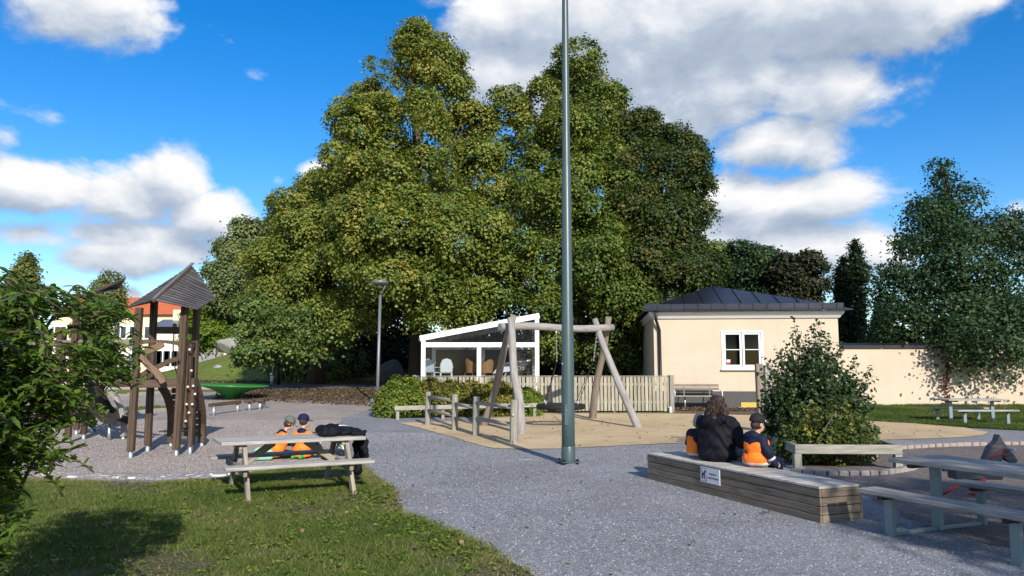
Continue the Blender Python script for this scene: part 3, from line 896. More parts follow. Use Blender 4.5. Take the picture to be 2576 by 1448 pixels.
litter('lawn_leaves', 160, [(-5, 6), (0, 6), (-1.5, 11), (-5, 11)], .06, 33, 'few brown leaves lying on the lawn', .045)
litter('surface_leaves', 260, rubber_poly, .06, 35, 'few dark leaves scattered on the beige play surface', .026)
litter('path_leaves', 420, [(-2, 6), (4, 6), (3, 13), (-4, 22), (-6, 22), (-3, 12)], .045, 36, 'few small leaves scattered over the gravel', .016)
litter('house_leaves', 1500, [(5.6, 26.9), (9.5, 26.7), (9.5, 27.7), (5.6, 28.2)], .09, 34, 'brown leaves gathered below the house wall', .03)

# far wooded ridge that closes the horizon
rg = np.random.default_rng(3)
rl = []
for k in range(70):
    a = math.radians(-62 + 124 * k / 69)
    dd = 175 + rg.uniform(-15, 15)
    rl.append(((math.sin(a) * dd, math.cos(a) * dd, 3.0 + rg.uniform(0, 2.0)), (8.5, 6, 5.0 + rg.uniform(0, 2.5))))
rl2 = crown_mesh('far_wood', rl, 2600, 14, 1.1, 'leaf_oak', rg, 1.6, .5, .6, .55, .25)
tag(obj('far_wood', rl2), 'distant wood along the horizon', 'wood', kind='stuff')

# ------------------------------------------------------------ the big trees
lime = lambda P: .10 * np.clip((P[:, 2] - 9) / 10, -1, 1) - .012 * (P[:, 0] + 5)
LA = [ell(1000, 90, 38, 62, 50), ell(1085, 110, 38.5, 62, 55), ell(1030, 180, 37.5, 105, 80), ell(1110, 200, 38, 72, 85), ell(935, 225, 37.5, 80, 50),
      ell(1040, 320, 36.5, 130, 105), ell(920, 320, 36, 75, 85), ell(1150, 330, 37, 95, 95), ell(1205, 300, 38, 45, 45), ell(950, 420, 34.5, 135, 85), ell(1090, 450, 34.5, 130, 110), ell(1200, 440, 36, 70, 110),
      ell(1000, 570, 33, 150, 110), ell(1150, 590, 33.5, 120, 110), ell(900, 590, 33.5, 110, 105), ell(1060, 690, 33, 120, 75), ell(960, 700, 32.5, 110, 65), ell(1180, 710, 33.5, 100, 75), ell(1110, 780, 34.5, 90, 45)]
tree('linden_tree', 'tallest linden with yellowing crown behind the white pavilion', (-4.6, 38.5, 1.0), LA, 3600, 46, .118, 'leaf_linden', group='lindens behind the playground', trunk_r=.45, seed=41, boughs=150, brad=(.5, 1.35), clump_r=.40, inner=.07, bias=lime, tmean=.52, trunk_top=at(1045, 60, 38.5))
LB = [ell(1440, 170, 38, 62, 50), ell(1520, 210, 38, 42, 42), ell(1405, 250, 37, 80, 65), ell(1500, 270, 37.5, 70, 70), ell(1310, 265, 38, 58, 50), ell(1330, 350, 37, 90, 75), ell(1450, 380, 36, 110, 95),
      ell(1540, 360, 37.5, 55, 75), ell(1290, 440, 36.5, 70, 70), ell(1380, 490, 34.5, 120, 105), ell(1500, 500, 35, 110, 105), ell(1300, 590, 34, 110, 95), ell(1430, 630, 33.5, 125, 105), ell(1530, 640, 34, 105, 105),
      ell(1320, 720, 34, 100, 62), ell(1450, 750, 34, 110, 62), ell(1560, 760, 34.5, 85, 75), ell(1480, 850, 35, 110, 60), ell(1580, 860, 35.5, 60, 70)]
tree('linden_tree', 'broad linden with olive green crown standing behind the swing frame', (2.8, 39, 1.0), LB, 3300, 46, .118, 'leaf_linden', group='lindens behind the playground', trunk_r=.42, seed=42, boughs=135, brad=(.5, 1.3), clump_r=.40, inner=.07, bias=lime, tmean=.42, trunk_top=at(1450, 150, 38.5))
LC = [ell(1610, 340, 37, 45, 50), ell(1680, 345, 36.5, 50, 40), ell(1745, 385, 36, 42, 32), ell(1620, 430, 36, 75, 65), ell(1700, 430, 35.5, 70, 55), ell(1640, 530, 35, 100, 85), ell(1705, 560, 35, 62, 85), ell(1650, 650, 34.5, 100, 85),
      ell(1720, 680, 35, 60, 70), ell(1640, 760, 34.8, 80, 55), ell(1740, 740, 37, 50, 40)]
tree('linden_tree', 'darkest linden leaning over the roof of the cream house', (6.2, 39.5, 1.0), LC, 2000, 46, .118, 'leaf_linden_dark', group='lindens behind the playground', trunk_r=.36, seed=43, boughs=100, brad=(0.7, 1.25), clump_r=.40, inner=.07, bias=lime, tmean=.5)
LD = [ell(825, 460, 38, 50, 36), ell(860, 480, 38, 90, 70), ell(780, 540, 38, 70, 55), ell(735, 590, 38.5, 48, 38), ell(830, 590, 37.5, 110, 80), ell(745, 650, 37.5, 90, 70), ell(680, 655, 38.5, 50, 55), ell(850, 690, 36.5, 110, 70),
      ell(760, 740, 37, 90, 60), ell(690, 730, 38, 60, 55), ell(880, 770, 35.5, 80, 40), ell(800, 790, 36.5, 80, 40)]
tree('linden_tree', 'lower spreading linden sloping down towards the pine', (-10.2, 40.5, 1.0), LD, 2500, 46, .118, 'leaf_linden', group='lindens behind the playground', trunk_r=.4, seed=44, boughs=120, brad=(0.7, 1.3), clump_r=.40, inner=.07, bias=lime, tmean=.46)
LE = [ell(665, 775, 36, 55, 45), ell(720, 795, 35, 65, 42), ell(645, 830, 35.5, 50, 38), ell(765, 845, 35, 55, 34), ell(695, 845, 35, 50, 28), ell(625, 878, 35.5, 40, 20), ell(680, 878, 35.2, 45, 18), ell(825, 825, 35.5, 55, 40), ell(770, 872, 35.5, 40, 18)]
tree('maple_tree', 'young green maple with pale trunk at the foot of the grassy bank', (-12.0, 39.9, .97), LE, 700, 40, .14, 'leaf_maple', trunk_r=.10, seed=45, boughs=44, brad=(.35, .65), clump_r=.32, inner=.10, tmean=.45)
# dark undergrowth closing the space below the crowns
def shrub(name, label, base, lobes, ncl, per, leaf, mat, seed, cat='bush', group=None, **kw):
    kw.setdefault('inner', .35)
    return tree(name, label, base, lobes, ncl, per, leaf, mat, cat, group, trunk_r=kw.pop('trunk_r', .04), seed=seed, part='foliage', **kw)
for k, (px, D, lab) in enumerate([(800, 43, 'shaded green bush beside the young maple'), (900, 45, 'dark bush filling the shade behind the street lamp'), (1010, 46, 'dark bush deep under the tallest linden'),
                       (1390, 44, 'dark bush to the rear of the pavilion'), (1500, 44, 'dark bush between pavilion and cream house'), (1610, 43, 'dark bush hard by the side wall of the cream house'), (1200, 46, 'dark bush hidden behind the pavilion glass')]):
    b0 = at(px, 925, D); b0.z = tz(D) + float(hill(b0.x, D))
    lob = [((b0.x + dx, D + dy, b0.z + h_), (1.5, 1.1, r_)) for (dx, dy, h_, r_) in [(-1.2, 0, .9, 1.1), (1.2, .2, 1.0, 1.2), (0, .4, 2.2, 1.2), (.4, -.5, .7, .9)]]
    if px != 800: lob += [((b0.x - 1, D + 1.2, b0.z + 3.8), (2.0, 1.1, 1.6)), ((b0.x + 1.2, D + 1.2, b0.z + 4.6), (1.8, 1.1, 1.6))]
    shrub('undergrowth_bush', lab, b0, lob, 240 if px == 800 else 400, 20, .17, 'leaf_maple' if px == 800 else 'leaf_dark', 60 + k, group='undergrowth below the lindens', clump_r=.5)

# pine, bright shrubs and trees further left
pb = at(640, 760, 55); pb.z = tz(55) + float(hill(pb.x, 55))
LP = [ell(618, 575, 55, 38, 20), ell(660, 580, 56, 40, 18), ell(585, 620, 54.5, 38, 16), ell(640, 625, 55, 45, 20), ell(600, 655, 54, 45, 16), ell(550, 680, 54, 40, 15), ell(640, 675, 55, 45, 18), ell(590, 700, 54, 50, 18), ell(560, 730, 54, 38, 16), ell(630, 740, 54.5, 50, 20), ell(570, 755, 54, 40, 15), ell(690, 610, 56, 40, 25)]
tree('pine_tree', 'tall pine with layered grey green branches on the bank', pb, LP, 520, 60, .17, 'leaf_pine', trunk_r=.28, bark='bark_pine', seed=50, clump_r=.60, inner=.1, flat=.45, tmean=.5, sag=.1)
for k, (px, py, D, rx, ry, lab) in enumerate([(545, 800, 56, 48, 60, 'bright green bush on the bank behind the boulder'), (600, 780, 58, 50, 80, 'bright yellow green bush below the pine'), (500, 810, 60, 40, 55, 'sunny green bush beside the play tower posts'), (640, 840, 54, 40, 50, 'bright bush between pine and maple')]):
    b0 = at(px, 880, D); b0.z = tz(D) + float(hill(b0.x, D))
    shrub('bank_bush', lab, b0, [ell(px - 14, py, D, rx * .7, ry * .75), ell(px + 16, py + 8, D + .5, rx * .75, ry * .7), ell(px, py + ry * .5, D - .5, rx, ry * .6), ell(px, py - ry * .4, D, rx * .55, ry * .55)], 330, 34, .17, 'leaf_bright', 70 + k, group='bright bushes on the bank', clump_r=.5)
for k, (px, py, D, rx, ry, lab) in enumerate([(62, 690, 48, 26, 48, 'slender birch rising over the leafy foreground shrub'), (268, 735, 50, 40, 50, 'small birch behind the second play tower'), (235, 820, 46, 45, 60, 'pale green young tree before the cream apartment block'), (20, 760, 52, 50, 70, 'loose green tree at the end of the apartment block')]):
    b0 = at(px, 925, D); b0.z = tz(D)
    tree('birch_tree', lab, b0, [ell(px, py, D, rx, ry * .7), ell(px + rx * .3, py - ry * .6, D, rx * .6, ry * .5), ell(px - rx * .4, py + ry * .4, D, rx * .7, ry * .6), ell(px + rx * .4, py + ry * .6, D, rx * .7, ry * .5)], 150, 26, .15, 'leaf_birch', group='young trees by the apartment block', trunk_r=.09, seed=80 + k, clump_r=.5, inner=.1)

# trees behind the house and the wall
for k, (lobs, mat, D, lab) in enumerate([
    ([(1800, 650, 45, 55), (1840, 690, 60, 60), (1790, 720, 50, 50)], 'leaf_maple', 50, 'lighter green tree squeezed between the lindens and the broad dark tree'),
    ([(1890, 660, 60, 50), (1860, 710, 55, 40), (1930, 700, 50, 50), (1880, 745, 80, 35)], 'leaf_oak', 48, 'dark green broad tree rising over the black metal roof'),
    ([(2000, 660, 45, 38), (1985, 710, 50, 45), (2035, 700, 28, 50), (2010, 745, 50, 30)], 'leaf_copper', 46, 'brownish round tree over the right end of the black roof')]):
    c0 = at(lobs[0][0], 925, D); c0.z = tz(D)
    tree('background_tree', lab, c0, [ell(x, y, D + (i % 2) * .6, a, b2) for i, (x, y, a, b2) in enumerate(lobs)], 420, 36, .16, mat, group='trees behind the cream house', trunk_r=.2, seed=90 + k, boughs=40, brad=(.5, 1.0), clump_r=.42, inner=.25)
for k, (px, top, D, r, lab) in enumerate([(2118, 655, 40, 17, 'shorter of the two columnar conifers behind the wall'), (2152, 615, 40, 29, 'taller columnar conifer behind the wall'), (2215, 760, 42, 24, 'small pointed conifer behind the wall')]):
    b0 = at(px, 925, D); b0.z = tz(D)
    n_ = 7
    lob = []
    for i in range(n_):
        t = i / (n_ - 1); yy = 900 + (top + 14 - 900) * t
        lob.append(ell(px + random.uniform(-5, 5), yy, D + random.uniform(-.2, .2), r * (1 - .65 * t ** 2), 36 if i < n_ - 1 else 26))
    if k == 1: lob.append(ell(2172, 680, 40, 10, 20))
    tree('conifer', lab, b0, lob, 560 if k < 2 else 280, 34, .11, 'leaf_thuja', group='conifers behind the garden wall', trunk_r=.14, seed=100 + k, clump_r=.32, inner=.3)
LR = [ell(2366, 425, 33, 18, 24), ell(2385, 465, 33, 28, 26), ell(2420, 510, 33, 48, 32), ell(2345, 545, 32.5, 50, 22), ell(2460, 560, 33, 70, 45), ell(2390, 600, 32, 75, 40), ell(2310, 620, 31.5, 40, 18), ell(2500, 640, 32, 80, 50), ell(2560, 570, 33.5, 45, 45),
      ell(2420, 680, 31, 100, 45), ell(2290, 690, 31, 55, 24), ell(2540, 720, 31, 90, 55), ell(2350, 750, 30.5, 100, 45), ell(2250, 715, 31, 40, 16), ell(2470, 790, 30, 110, 55), ell(2300, 800, 30.6, 80, 45), ell(2580, 820, 30, 80, 60), ell(2400, 840, 29.6, 90, 32), ell(2270, 850, 31, 60, 30),
      ell(2510, 862, 28.4, 80, 22), ell(2440, 885, 28.0, 30, 16), ell(2400, 868, 28.3, 36, 16), ell(2465, 905, 27.8, 22, 12), ell(2580, 880, 28.2, 50, 16), ell(2660, 700, 32, 90, 110), ell(2640, 850, 29, 80, 60), ell(2225, 690, 31.5, 20, 8), ell(2245, 665, 31.5, 22, 8), ell(2275, 600, 32, 24, 9), ell(2310, 555, 32.3, 26, 10), ell(2325, 505, 32.6, 24, 10), ell(2215, 740, 31, 18, 8), ell(2235, 780, 31, 24, 10)]
bR = at(2480, 925, 33.5); bR.z = tz(33)
tree('oak_tree', 'large dark oak hanging its branches over the garden wall', bR, LR, 1700, 30, .115, 'leaf_oak', trunk_r=.32, seed=110, boughs=140, brad=(0.5, 1.1), clump_r=.58, inner=.03, thin=.05, tmean=.5, trunk_top=at(2372, 415, 33))

# shade tree of the park standing behind the viewer; its shadow crosses the sandpit and the table
for k, (bx, by, hh, rr, lab) in enumerate([(10.9, -6.6, 6.6, 2.6, 'park tree whose shade falls over the steel legged table')]):
    lob = [((bx + dx * rr, by + dy * rr, hh + dz * rr), (rr * .62, rr * .62, rr * .5)) for dx, dy, dz in [(-.7, 0, -.2), (.7, .2, 0), (0, -.6, .1), (0, .6, .3), (-.2, 0, .9), (.5, -.5, .6), (-.6, .5, .4)]]
    tree('park_tree', lab, (bx, by, 0), lob, 300, 30, .16, 'leaf_oak', trunk_r=.2, seed=120 + k, clump_r=.55, inner=.12)
# ------------------------------------------------------------ cream house
HL = Vector((5.22, 28.5)); rot = math.radians(-6)
HU = Vector((math.cos(rot), math.sin(rot))); HN = Vector((HU.y, -HU.x))      # along the front, out of the front
HW, HDp = 6.55, 7.0
HZ0 = .05
def hp(u, o, z): q = HL + HU * u + HN * o; return Vector((q.x, q.y, z))
house = thing('house', (HL.x, HL.y, HZ0), 'cream plastered house with low black metal hip roof', 'house')
WX0, WX1, WZ0, WZ1 = 2.42, 3.90, 1.62, 3.0
ZC = 3.58
mb = MB()
def quad(a, b_, c, d): mb.add([a, b_, c, d], [(0, 1, 2, 3)])
for (u0, u1, z0, z1) in [(0, WX0, HZ0, ZC), (WX1, HW, HZ0, ZC), (WX0, WX1, HZ0, WZ0), (WX0, WX1, WZ1, ZC)]:
    quad(hp(u0, 0, z0), hp(u1, 0, z0), hp(u1, 0, z1), hp(u0, 0, z1))
quad(hp(0, 0, HZ0), hp(0, 0, ZC), hp(0, -HDp, ZC), hp(0, -HDp, HZ0))
quad(hp(HW, 0, HZ0), hp(HW, -HDp, HZ0), hp(HW, -HDp, ZC), hp(HW, 0, ZC))
quad(hp(0, -HDp, HZ0), hp(0, -HDp, ZC), hp(HW, -HDp, ZC), hp(HW, -HDp, HZ0))
# reveals
for (a, b_) in [((WX0, WZ0), (WX0, WZ1)), ((WX1, WZ1), (WX1, WZ0)), ((WX0, WZ1), (WX1, WZ1)), ((WX1, WZ0), (WX0, WZ0))]:
    quad(hp(a[0], 0, a[1]), hp(a[0], -.14, a[1]), hp(b_[0], -.14, b_[1]), hp(b_[0], 0, b_[1]))
mb.build('wall', 'plaster', house, fixn=False)
mb = MB(); mb.beam(hp(-.02, -.02, .44), hp(HW + .02, -.02, .44), .09, .74, ch=.015); mb.beam(hp(-.01, -.08, .44), hp(-.01, -HDp, .44), .09, .74, ch=.015)
pl_ = mb.build('plinth', 'plinth', house)
mb = MB(); mb.beam(hp(3.05, .035, .33), hp(4.25, .035, .33), .05, .17); mb.build('cellar_hatch', 'yellow_paint', house)
mb = MB(); mb.beam(hp(2.9, .10, .21), hp(4.6, .10, .21), .22, .09); mb.build('stone_step', 'kerb_stone', house)
# window
mb = MB()
for u in (WX0 + .035, WX1 - .035): mb.beam(hp(u, -.02, WZ0 + .004), hp(u, -.02, WZ1 - .004), .07, .09, (0, 1, 0))
for z in (WZ0 + .035, WZ1 - .035): mb.beam(hp(WX0 + .072, -.02, z), hp(WX1 - .072, -.02, z), .09, .062)
win = mb.build('window', 'window_white', house)
um = (WX0 + WX1) / 2
for k, (a, b_) in enumerate([(WX0 + .075, um - .01), (um + .01, WX1 - .075)]):
    mb = MB()
    for u in (a + .04, b_ - .04): mb.beam(hp(u, -.03, WZ0 + .072), hp(u, -.03, WZ1 - .072), .075, .05, (0, 1, 0))
    for z in (WZ0 + .105, WZ1 - .105): mb.beam(hp(a + .08, -.03, z), hp(b_ - .08, -.03, z), .05, .07)
    mb.beam(hp(a + .08, -.03, (WZ0 + WZ1) / 2), hp(b_ - .08, -.03, (WZ0 + WZ1) / 2), .045, .03)
    mb.build('casement', 'window_white', win)
    for (z0, z1) in [(WZ0 + .1, (WZ0 + WZ1) / 2 - .01), ((WZ0 + WZ1) / 2 + .01, WZ1 - .1)]:
        mb = MB(); mb.add([hp(a + .07, -.045, z0), hp(b_ - .07, -.045, z0), hp(b_ - .07, -.045, z1), hp(a + .07, -.045, z1)], [(0, 1, 2, 3)]); mb.build('pane', 'window_glass', win)
mb = MB(); mb.beam(hp(WX0 - .03, .05, WZ0 - .03), hp(WX1 + .03, .05, WZ0 - .03), .16, .05); mb.build('sill', 'white_paint', win)
mb = MB(); mb.add([hp(WX0 + .18, -.036, WZ0 + .16), hp(WX0 + .31, -.036, WZ0 + .16), hp(WX0 + .31, -.036, WZ0 + .24), hp(WX0 + .18, -.036, WZ0 + .24)], [(0, 1, 2, 3)], mi=0)
mb.add([hp(WX0 + .18, -.036, WZ0 + .24), hp(WX0 + .31, -.036, WZ0 + .24), hp(WX0 + .31, -.036, WZ0 + .33), hp(WX0 + .18, -.036, WZ0 + .33)], [(0, 1, 2, 3)], mi=1); mb.build('sticker', ['red_paint', 'sign_white'], win, fixn=False)
mb = MB()
quad = lambda a, b_, c, d: mb.add([a, b_, c, d], [(0, 1, 2, 3)])
quad(hp(WX0 - .3, -1.6, .8), hp(WX1 + .3, -1.6, .8), hp(WX1 + .3, -1.6, 3.4), hp(WX0 - .3, -1.6, 3.4))
quad(hp(WX0 - .3, -.15, 1.3), hp(WX1 + .3, -.15, 1.3), hp(WX1 + .3, -1.6, 1.3), hp(WX0 - .3, -1.6, 1.3))
quad(hp(WX0 - .3, -.15, 3.4), hp(WX1 + .3, -.15, 3.4), hp(WX1 + .3, -1.6, 3.4), hp(WX0 - .3, -1.6, 3.4))
quad(hp(WX0 - .3, -.15, .8), hp(WX0 - .3, -1.6, .8), hp(WX0 - .3, -1.6, 3.4), hp(WX0 - .3, -.15, 3.4))
quad(hp(WX1 + .3, -.15, .8), hp(WX1 + .3, -1.6, .8), hp(WX1 + .3, -1.6, 3.4), hp(WX1 + .3, -.15, 3.4))
mb.build('room', 'interior_dark', house, fixn=False)
# moulded cornice
prof = [(.0, ZC - .14), (.07, ZC - .13), (.10, ZC - .06), (.17, ZC), (.20, ZC + .06), (.20, ZC + .12), (0, ZC + .13)]
mb = MB()
vv = []
for (o_, z) in prof: vv += [hp(-o_ * .9, o_, z), hp(HW + o_ * .9, o_, z)]
mb.add(vv, [(2 * i, 2 * i + 1, 2 * i + 3, 2 * i + 2) for i in range(len(prof) - 1)], smooth=True)
vv = []
for (o_, z) in prof: vv += [hp(-o_ * .9, o_, z), hp(-o_ * .9, -HDp, z)]
mb.add(vv, [(2 * i, 2 * i + 1, 2 * i + 3, 2 * i + 2) for i in range(len(prof) - 1)], smooth=True)
vv = []
for (o_, z) in prof: vv += [hp(HW + o_ * .9, o_, z), hp(HW + o_ * .9, -HDp, z)]
mb.add(vv, [(2 * i, 2 * i + 1, 2 * i + 3, 2 * i + 2) for i in range(len(prof) - 1)], smooth=True)
mb.build('cornice', 'window_white', house, fixn=False)
# roof: eave apron, upright fascia in sheets, hip roof in sheets with standing seams
mb = MB()
e0 = ZC + .125
mb.plate([hp(-.42, .42, e0 + .03), hp(HW + .42, .42, e0 + .03), hp(HW + .1, .0, e0 + .16), hp(-.1, .0, e0 + .16)], .03, (0, 0, 1))
mb.plate([hp(-.42, .42, e0 + .03), hp(-.1, 0, e0 + .16), hp(-.1, -HDp, e0 + .16), hp(-.42, -HDp - .4, e0 + .03)], .03, (0, 0, 1))
mb.plate([hp(HW + .42, .42, e0 + .03), hp(HW + .42, -HDp - .4, e0 + .03), hp(HW + .1, -HDp, e0 + .16), hp(HW + .1, 0, e0 + .16)], .03, (0, 0, 1))
roof = mb.build('roof', 'roof_metal', house)
nf = 15
for i in range(nf):
    a, b_ = -.36 + (HW + .72) * i / nf, -.36 + (HW + .72) * (i + 1) / nf
    if i == nf - 1: b_ -= .25
    mb = MB(); mb.beam(hp(a + .012, .36, e0 + .155), hp(b_ - .012, .36, e0 + .155), .02, .21, ch=.003)
    mb.beam(hp(b_ - .008, .375, e0 + .05), hp(b_ - .008, .375, e0 + .26), .022, .03, (0, 1, 0), .003)
    mb.build('eave_sheet', 'roof_metal', roof)
apex = hp(HW * .40, -HDp * .45, 4.98)
EZ = e0 + .17
c0, c1, c2, c3 = hp(-.2, .2, EZ), hp(HW + .1, .2, EZ), hp(HW + .1, -HDp, EZ), hp(-.2, -HDp, EZ)
def hipface(a, b_, n):
    for i in range(n):
        t0, t1 = i / n, (i + 1) / n
        ta = .40
        def topz(t): return (t / ta) if t <= ta else (1 - t) / (1 - ta)
        def up(t): 
            base_ = a.lerp(b_, t); k = topz(t)
            # seams run straight up the slope until they meet the hip
            mid = a.lerp(b_, ta)
            d = (apex - mid)
            return base_ + d * k
        p = [a.lerp(b_, t0), a.lerp(b_, t1), up(t1), up(t0)]
        if t0 < ta < t1: p = [a.lerp(b_, t0), a.lerp(b_, t1), up(t1), apex.copy(), up(t0)]
        q = []
        for v_ in p:
            if not q or (v_ - q[-1]).length > 1e-4: q.append(v_)
        if (q[0] - q[-1]).length < 1e-4: q.pop()
        if len(q) < 3: continue
        m2 = MB(); nn = (b_ - a).cross(apex - a).normalized()
        if nn.z < 0: nn = -nn
        m2.plate(q, .012, nn)
        if i < n - 1: m2.beam(a.lerp(b_, t1) + nn * .012, up(t1) + nn * .012, .02, .035, nn, .003)
        m2.build('roof_sheet', 'roof_metal', roof)
hipface(c0, c1, 10)
mb = MB()
for (a, b_) in ((c1, c2), (c2, c3), (c3, c0)): mb.add([a, b_, apex], [(0, 1, 2)])
mb.build('roof_back', 'roof_metal', roof)
mb = MB(); mb.tube([hp(.06, .33, e0 - .02), hp(.08, .22, ZC - .2), hp(.20, .085, ZC - .55), hp(.22, .085, .35), hp(.24, .2, .22)], .055, 10); mb.build('downpipe', 'black_metal', house)
mb = MB(); mb.box(hp(.9, -3.2, 4.35), (.26, .26, .36)); mb.lathe(hp(.9, -3.2, 4.52), [(.24, 0), (.24, .03), (0, .09)], 12); mb.build('chimney', 'black_metal', roof)

# ------------------------------------------------------------ garden wall
wl = thing('garden_wall', (12.0, 29, .1), 'long cream garden wall with black coping beside the house', 'wall')
mb = MB(); mb.beam((11.9, 29.1, 1.22), (36, 29.1, 1.22), .3, 2.46, ch=.01); mb.build('wall', 'plaster', wl)
x0 = 11.85
while x0 < 35:
    mb = MB(); mb.plate([(x0, 28.86, 2.49), (x0 + 1.98, 28.86, 2.49), (x0 + 1.98, 29.1, 2.58), (x0, 29.1, 2.58)], .015, (0, 0, 1)); mb.plate([(x0, 29.1, 2.58), (x0 + 1.98, 29.1, 2.58), (x0 + 1.98, 29.34, 2.49), (x0, 29.34, 2.49)], .015, (0, 0, 1))
    mb.beam((x0, 28.862, 2.435), (x0 + 1.98, 28.862, 2.435), .012, .10, ch=.002)
    mb.build('coping', 'black_metal', wl); x0 += 2.0
# red creeper on the wall
cb = Vector((at(2392, 1000, 28.7).x, 28.88, tz(28.8)))
cr = thing('creeper', cb, 'thin red leaved creeper hanging on the garden wall', 'creeper')
mb = MB(); pts = [cb + Vector((math.sin(i * .9) * .05 - .10 + i * .012, 0, i * .16)) for i in range(12)]; mb.tube(pts, .008, 5); mb.build('stem', 'bark', cr)
rng = np.random.default_rng(77)
pp = np.array([list(pts[rng.integers(0, 12)] + Vector((rng.normal(0, .06), -.04, rng.normal(0, .06)))) for _ in range(110)])
v = leaf_arrays(pp, np.array([[0, -1, .3]]) + rng.normal(0, .4, (110, 3)), .10, .08, rng) - np.array(cb)
obj('leaves', raw_mesh('leaves', v, np.arange(len(v)), 4, 'leaf_red', rng.uniform(size=110)), cr)

# ------------------------------------------------------------ picket fence
FY = 26.62; FX0, FX1 = -3.35, 5.42
fz = tz(FY)
fence = thing('picket_fence', (FX0, FY, fz), 'pale weathered picket fence before the white pavilion', 'fence')
pk = MB(); pk.beam((0, 0, 0), (0, 0, 1.15), .098, .022, (0, 1, 0), .004); pkm = pk.mesh('picket', 'wood_picket')
n_ = int((FX1 - FX0) / .127)
for i in range(n_):
    piece('picket', pkm, fence, (FX0 + .06 + i * .127 + random.gauss(0, .003), FY - .03 + random.gauss(0, .002), fz + .05 + random.gauss(0, .004)), (0, random.gauss(0, .006), 0))
mb = MB(); mb.beam((FX0, FY, fz + 1.225), (FX1 - .1, FY, fz + 1.225), .11, .03); mb.build('top_rail', 'wood_rail', fence)
for z in (.35, .95):
    mb = MB(); mb.beam((FX0, FY + .01, fz + z), (FX1 - .1, FY + .01, fz + z), .04, .09); mb.build('rail', 'wood_rail', fence)
for x in (FX0, -1.0, 1.5, 3.5, FX1 - .04):
    mb = MB(); mb.beam((x, FY + .09, fz - .05), (x, FY + .09, fz + 1.26), .11, .11, (0, 1, 0)); q = mb.build('post', 'wood_rail', fence)
mb = MB(); mb.beam((FX1 + .02, FY - .05, fz - .05), (FX1 + .02, FY - .05, fz + 1.26), .14, .16, (0, 1, 0)); mb.build('post', 'wood_rail', fence)
mb = MB(); mb.box((FX1 - .04, FY - .14, fz + .10), (.10, .02, .22)); mb.build('post_shoe', 'steel', fence)

# ------------------------------------------------------------ white pavilion
PD = 31.0; pz = tz(PD)
def pp_(px, py, D=PD): return at(px, py, D)
xl, xm, xr = pp_(1065, 900).x, pp_(1205, 900).x, pp_(1351, 900).x
pav = thing('pavilion', (xl, PD, pz), 'white framed garden pavilion with clear panes and sloping roof', 'pavilion')
zb0, zb1 = pp_(1200, 873).z, pp_(1200, 861).z
zl, zr = pp_(1060, 853).z, pp_(1348, 796).z
BD = 4.2
for x, zt in ((xl, zl), (xm, zb0), (xr, zr)):
    for dy in (0, BD):
        mb = MB(); mb.beam((x, PD + dy, pz), (x, PD + dy, zt), .17, .12, (0, 1, 0)); mb.build('post', 'white_paint', pav)
for dy in (0, BD):
    mb = MB(); mb.beam((xl + .09, PD + dy, (zb0 + zb1) / 2), (xr - .09, PD + dy, (zb0 + zb1) / 2), .10, zb1 - zb0); mb.build('cross_beam', 'white_paint', pav)
    mb = MB(); mb.beam((xl - .14, PD + dy - .02, zl + .03), (xr + .1, PD + dy - .02, zr + .03), .16, .22); mb.build('rafter', 'white_paint', pav)
mb = MB(); mb.beam((xl - .1, PD + .08, zl), (xl - .1, PD + BD, zl), .14, .2); mb.build('gutter', 'white_paint', pav)
for i in range(6):
    t0, t1 = i / 6 + .003, (i + 1) / 6 - .003
    a = Vector((xl, PD, zl + .15)).lerp(Vector((xr + .1, PD, zr + .15)), t0); b_ = Vector((xl, PD, zl + .15)).lerp(Vector((xr + .1, PD, zr + .15)), t1)
    mb = MB(); mb.plate([a, b_, b_ + Vector((0, BD, 0)), a + Vector((0, BD, 0))], .025, (0, 0, 1)); mb.build('roof_panel', 'lamp_grey', pav)
mb = MB()
def pane(p4): 
    m2 = MB(); m2.add(p4, [tuple(range(len(p4)))]); m2.build('pane', 'clear_pane', pav, fixn=False)
for (a, b_) in ((xl + .085, xm - .085), (xm + .085, xr - .085)):
    pane([Vector((a, PD, pz)), Vector((b_, PD, pz)), Vector((b_, PD, zb0)), Vector((a, PD, zb0))])
pane([Vector((xl + .1, PD, zb1)), Vector((xr - .085, PD, zb1)), Vector((xr - .085, PD, zr - .08)), Vector((xl + .1, PD, zl - .05))])
pane([Vector((xr, PD + .06, pz)), Vector((xr, PD + BD - .06, pz)), Vector((xr, PD + BD - .06, zb0)), Vector((xr, PD + .06, zb0))])
for i, px in enumerate((1112, 1150, 1187, 1225)):
    x = pp_(px, 880).x; z = zl + (zr - zl) * (x - xl) / (xr - xl)
    mb = MB(); mb.lathe((x, PD + .45, z - .06), [(0, -.05), (.04, -.03), (.045, .02), (.03, .05), (0, .06)], 10); mb.build('lamp', 'bulb', pav)
# back wall of the pavilion: timber boards, interior shade painted in as near-black colour
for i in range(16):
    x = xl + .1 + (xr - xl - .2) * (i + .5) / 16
    mb = MB(); mb.beam((x, PD + BD + .1, pz), (x, PD + BD + .1, 3.0), (xr - xl - .2) / 16 - .012, .02, (0, 1, 0), .003); mb.build('back_board', 'interior_dark', pav)

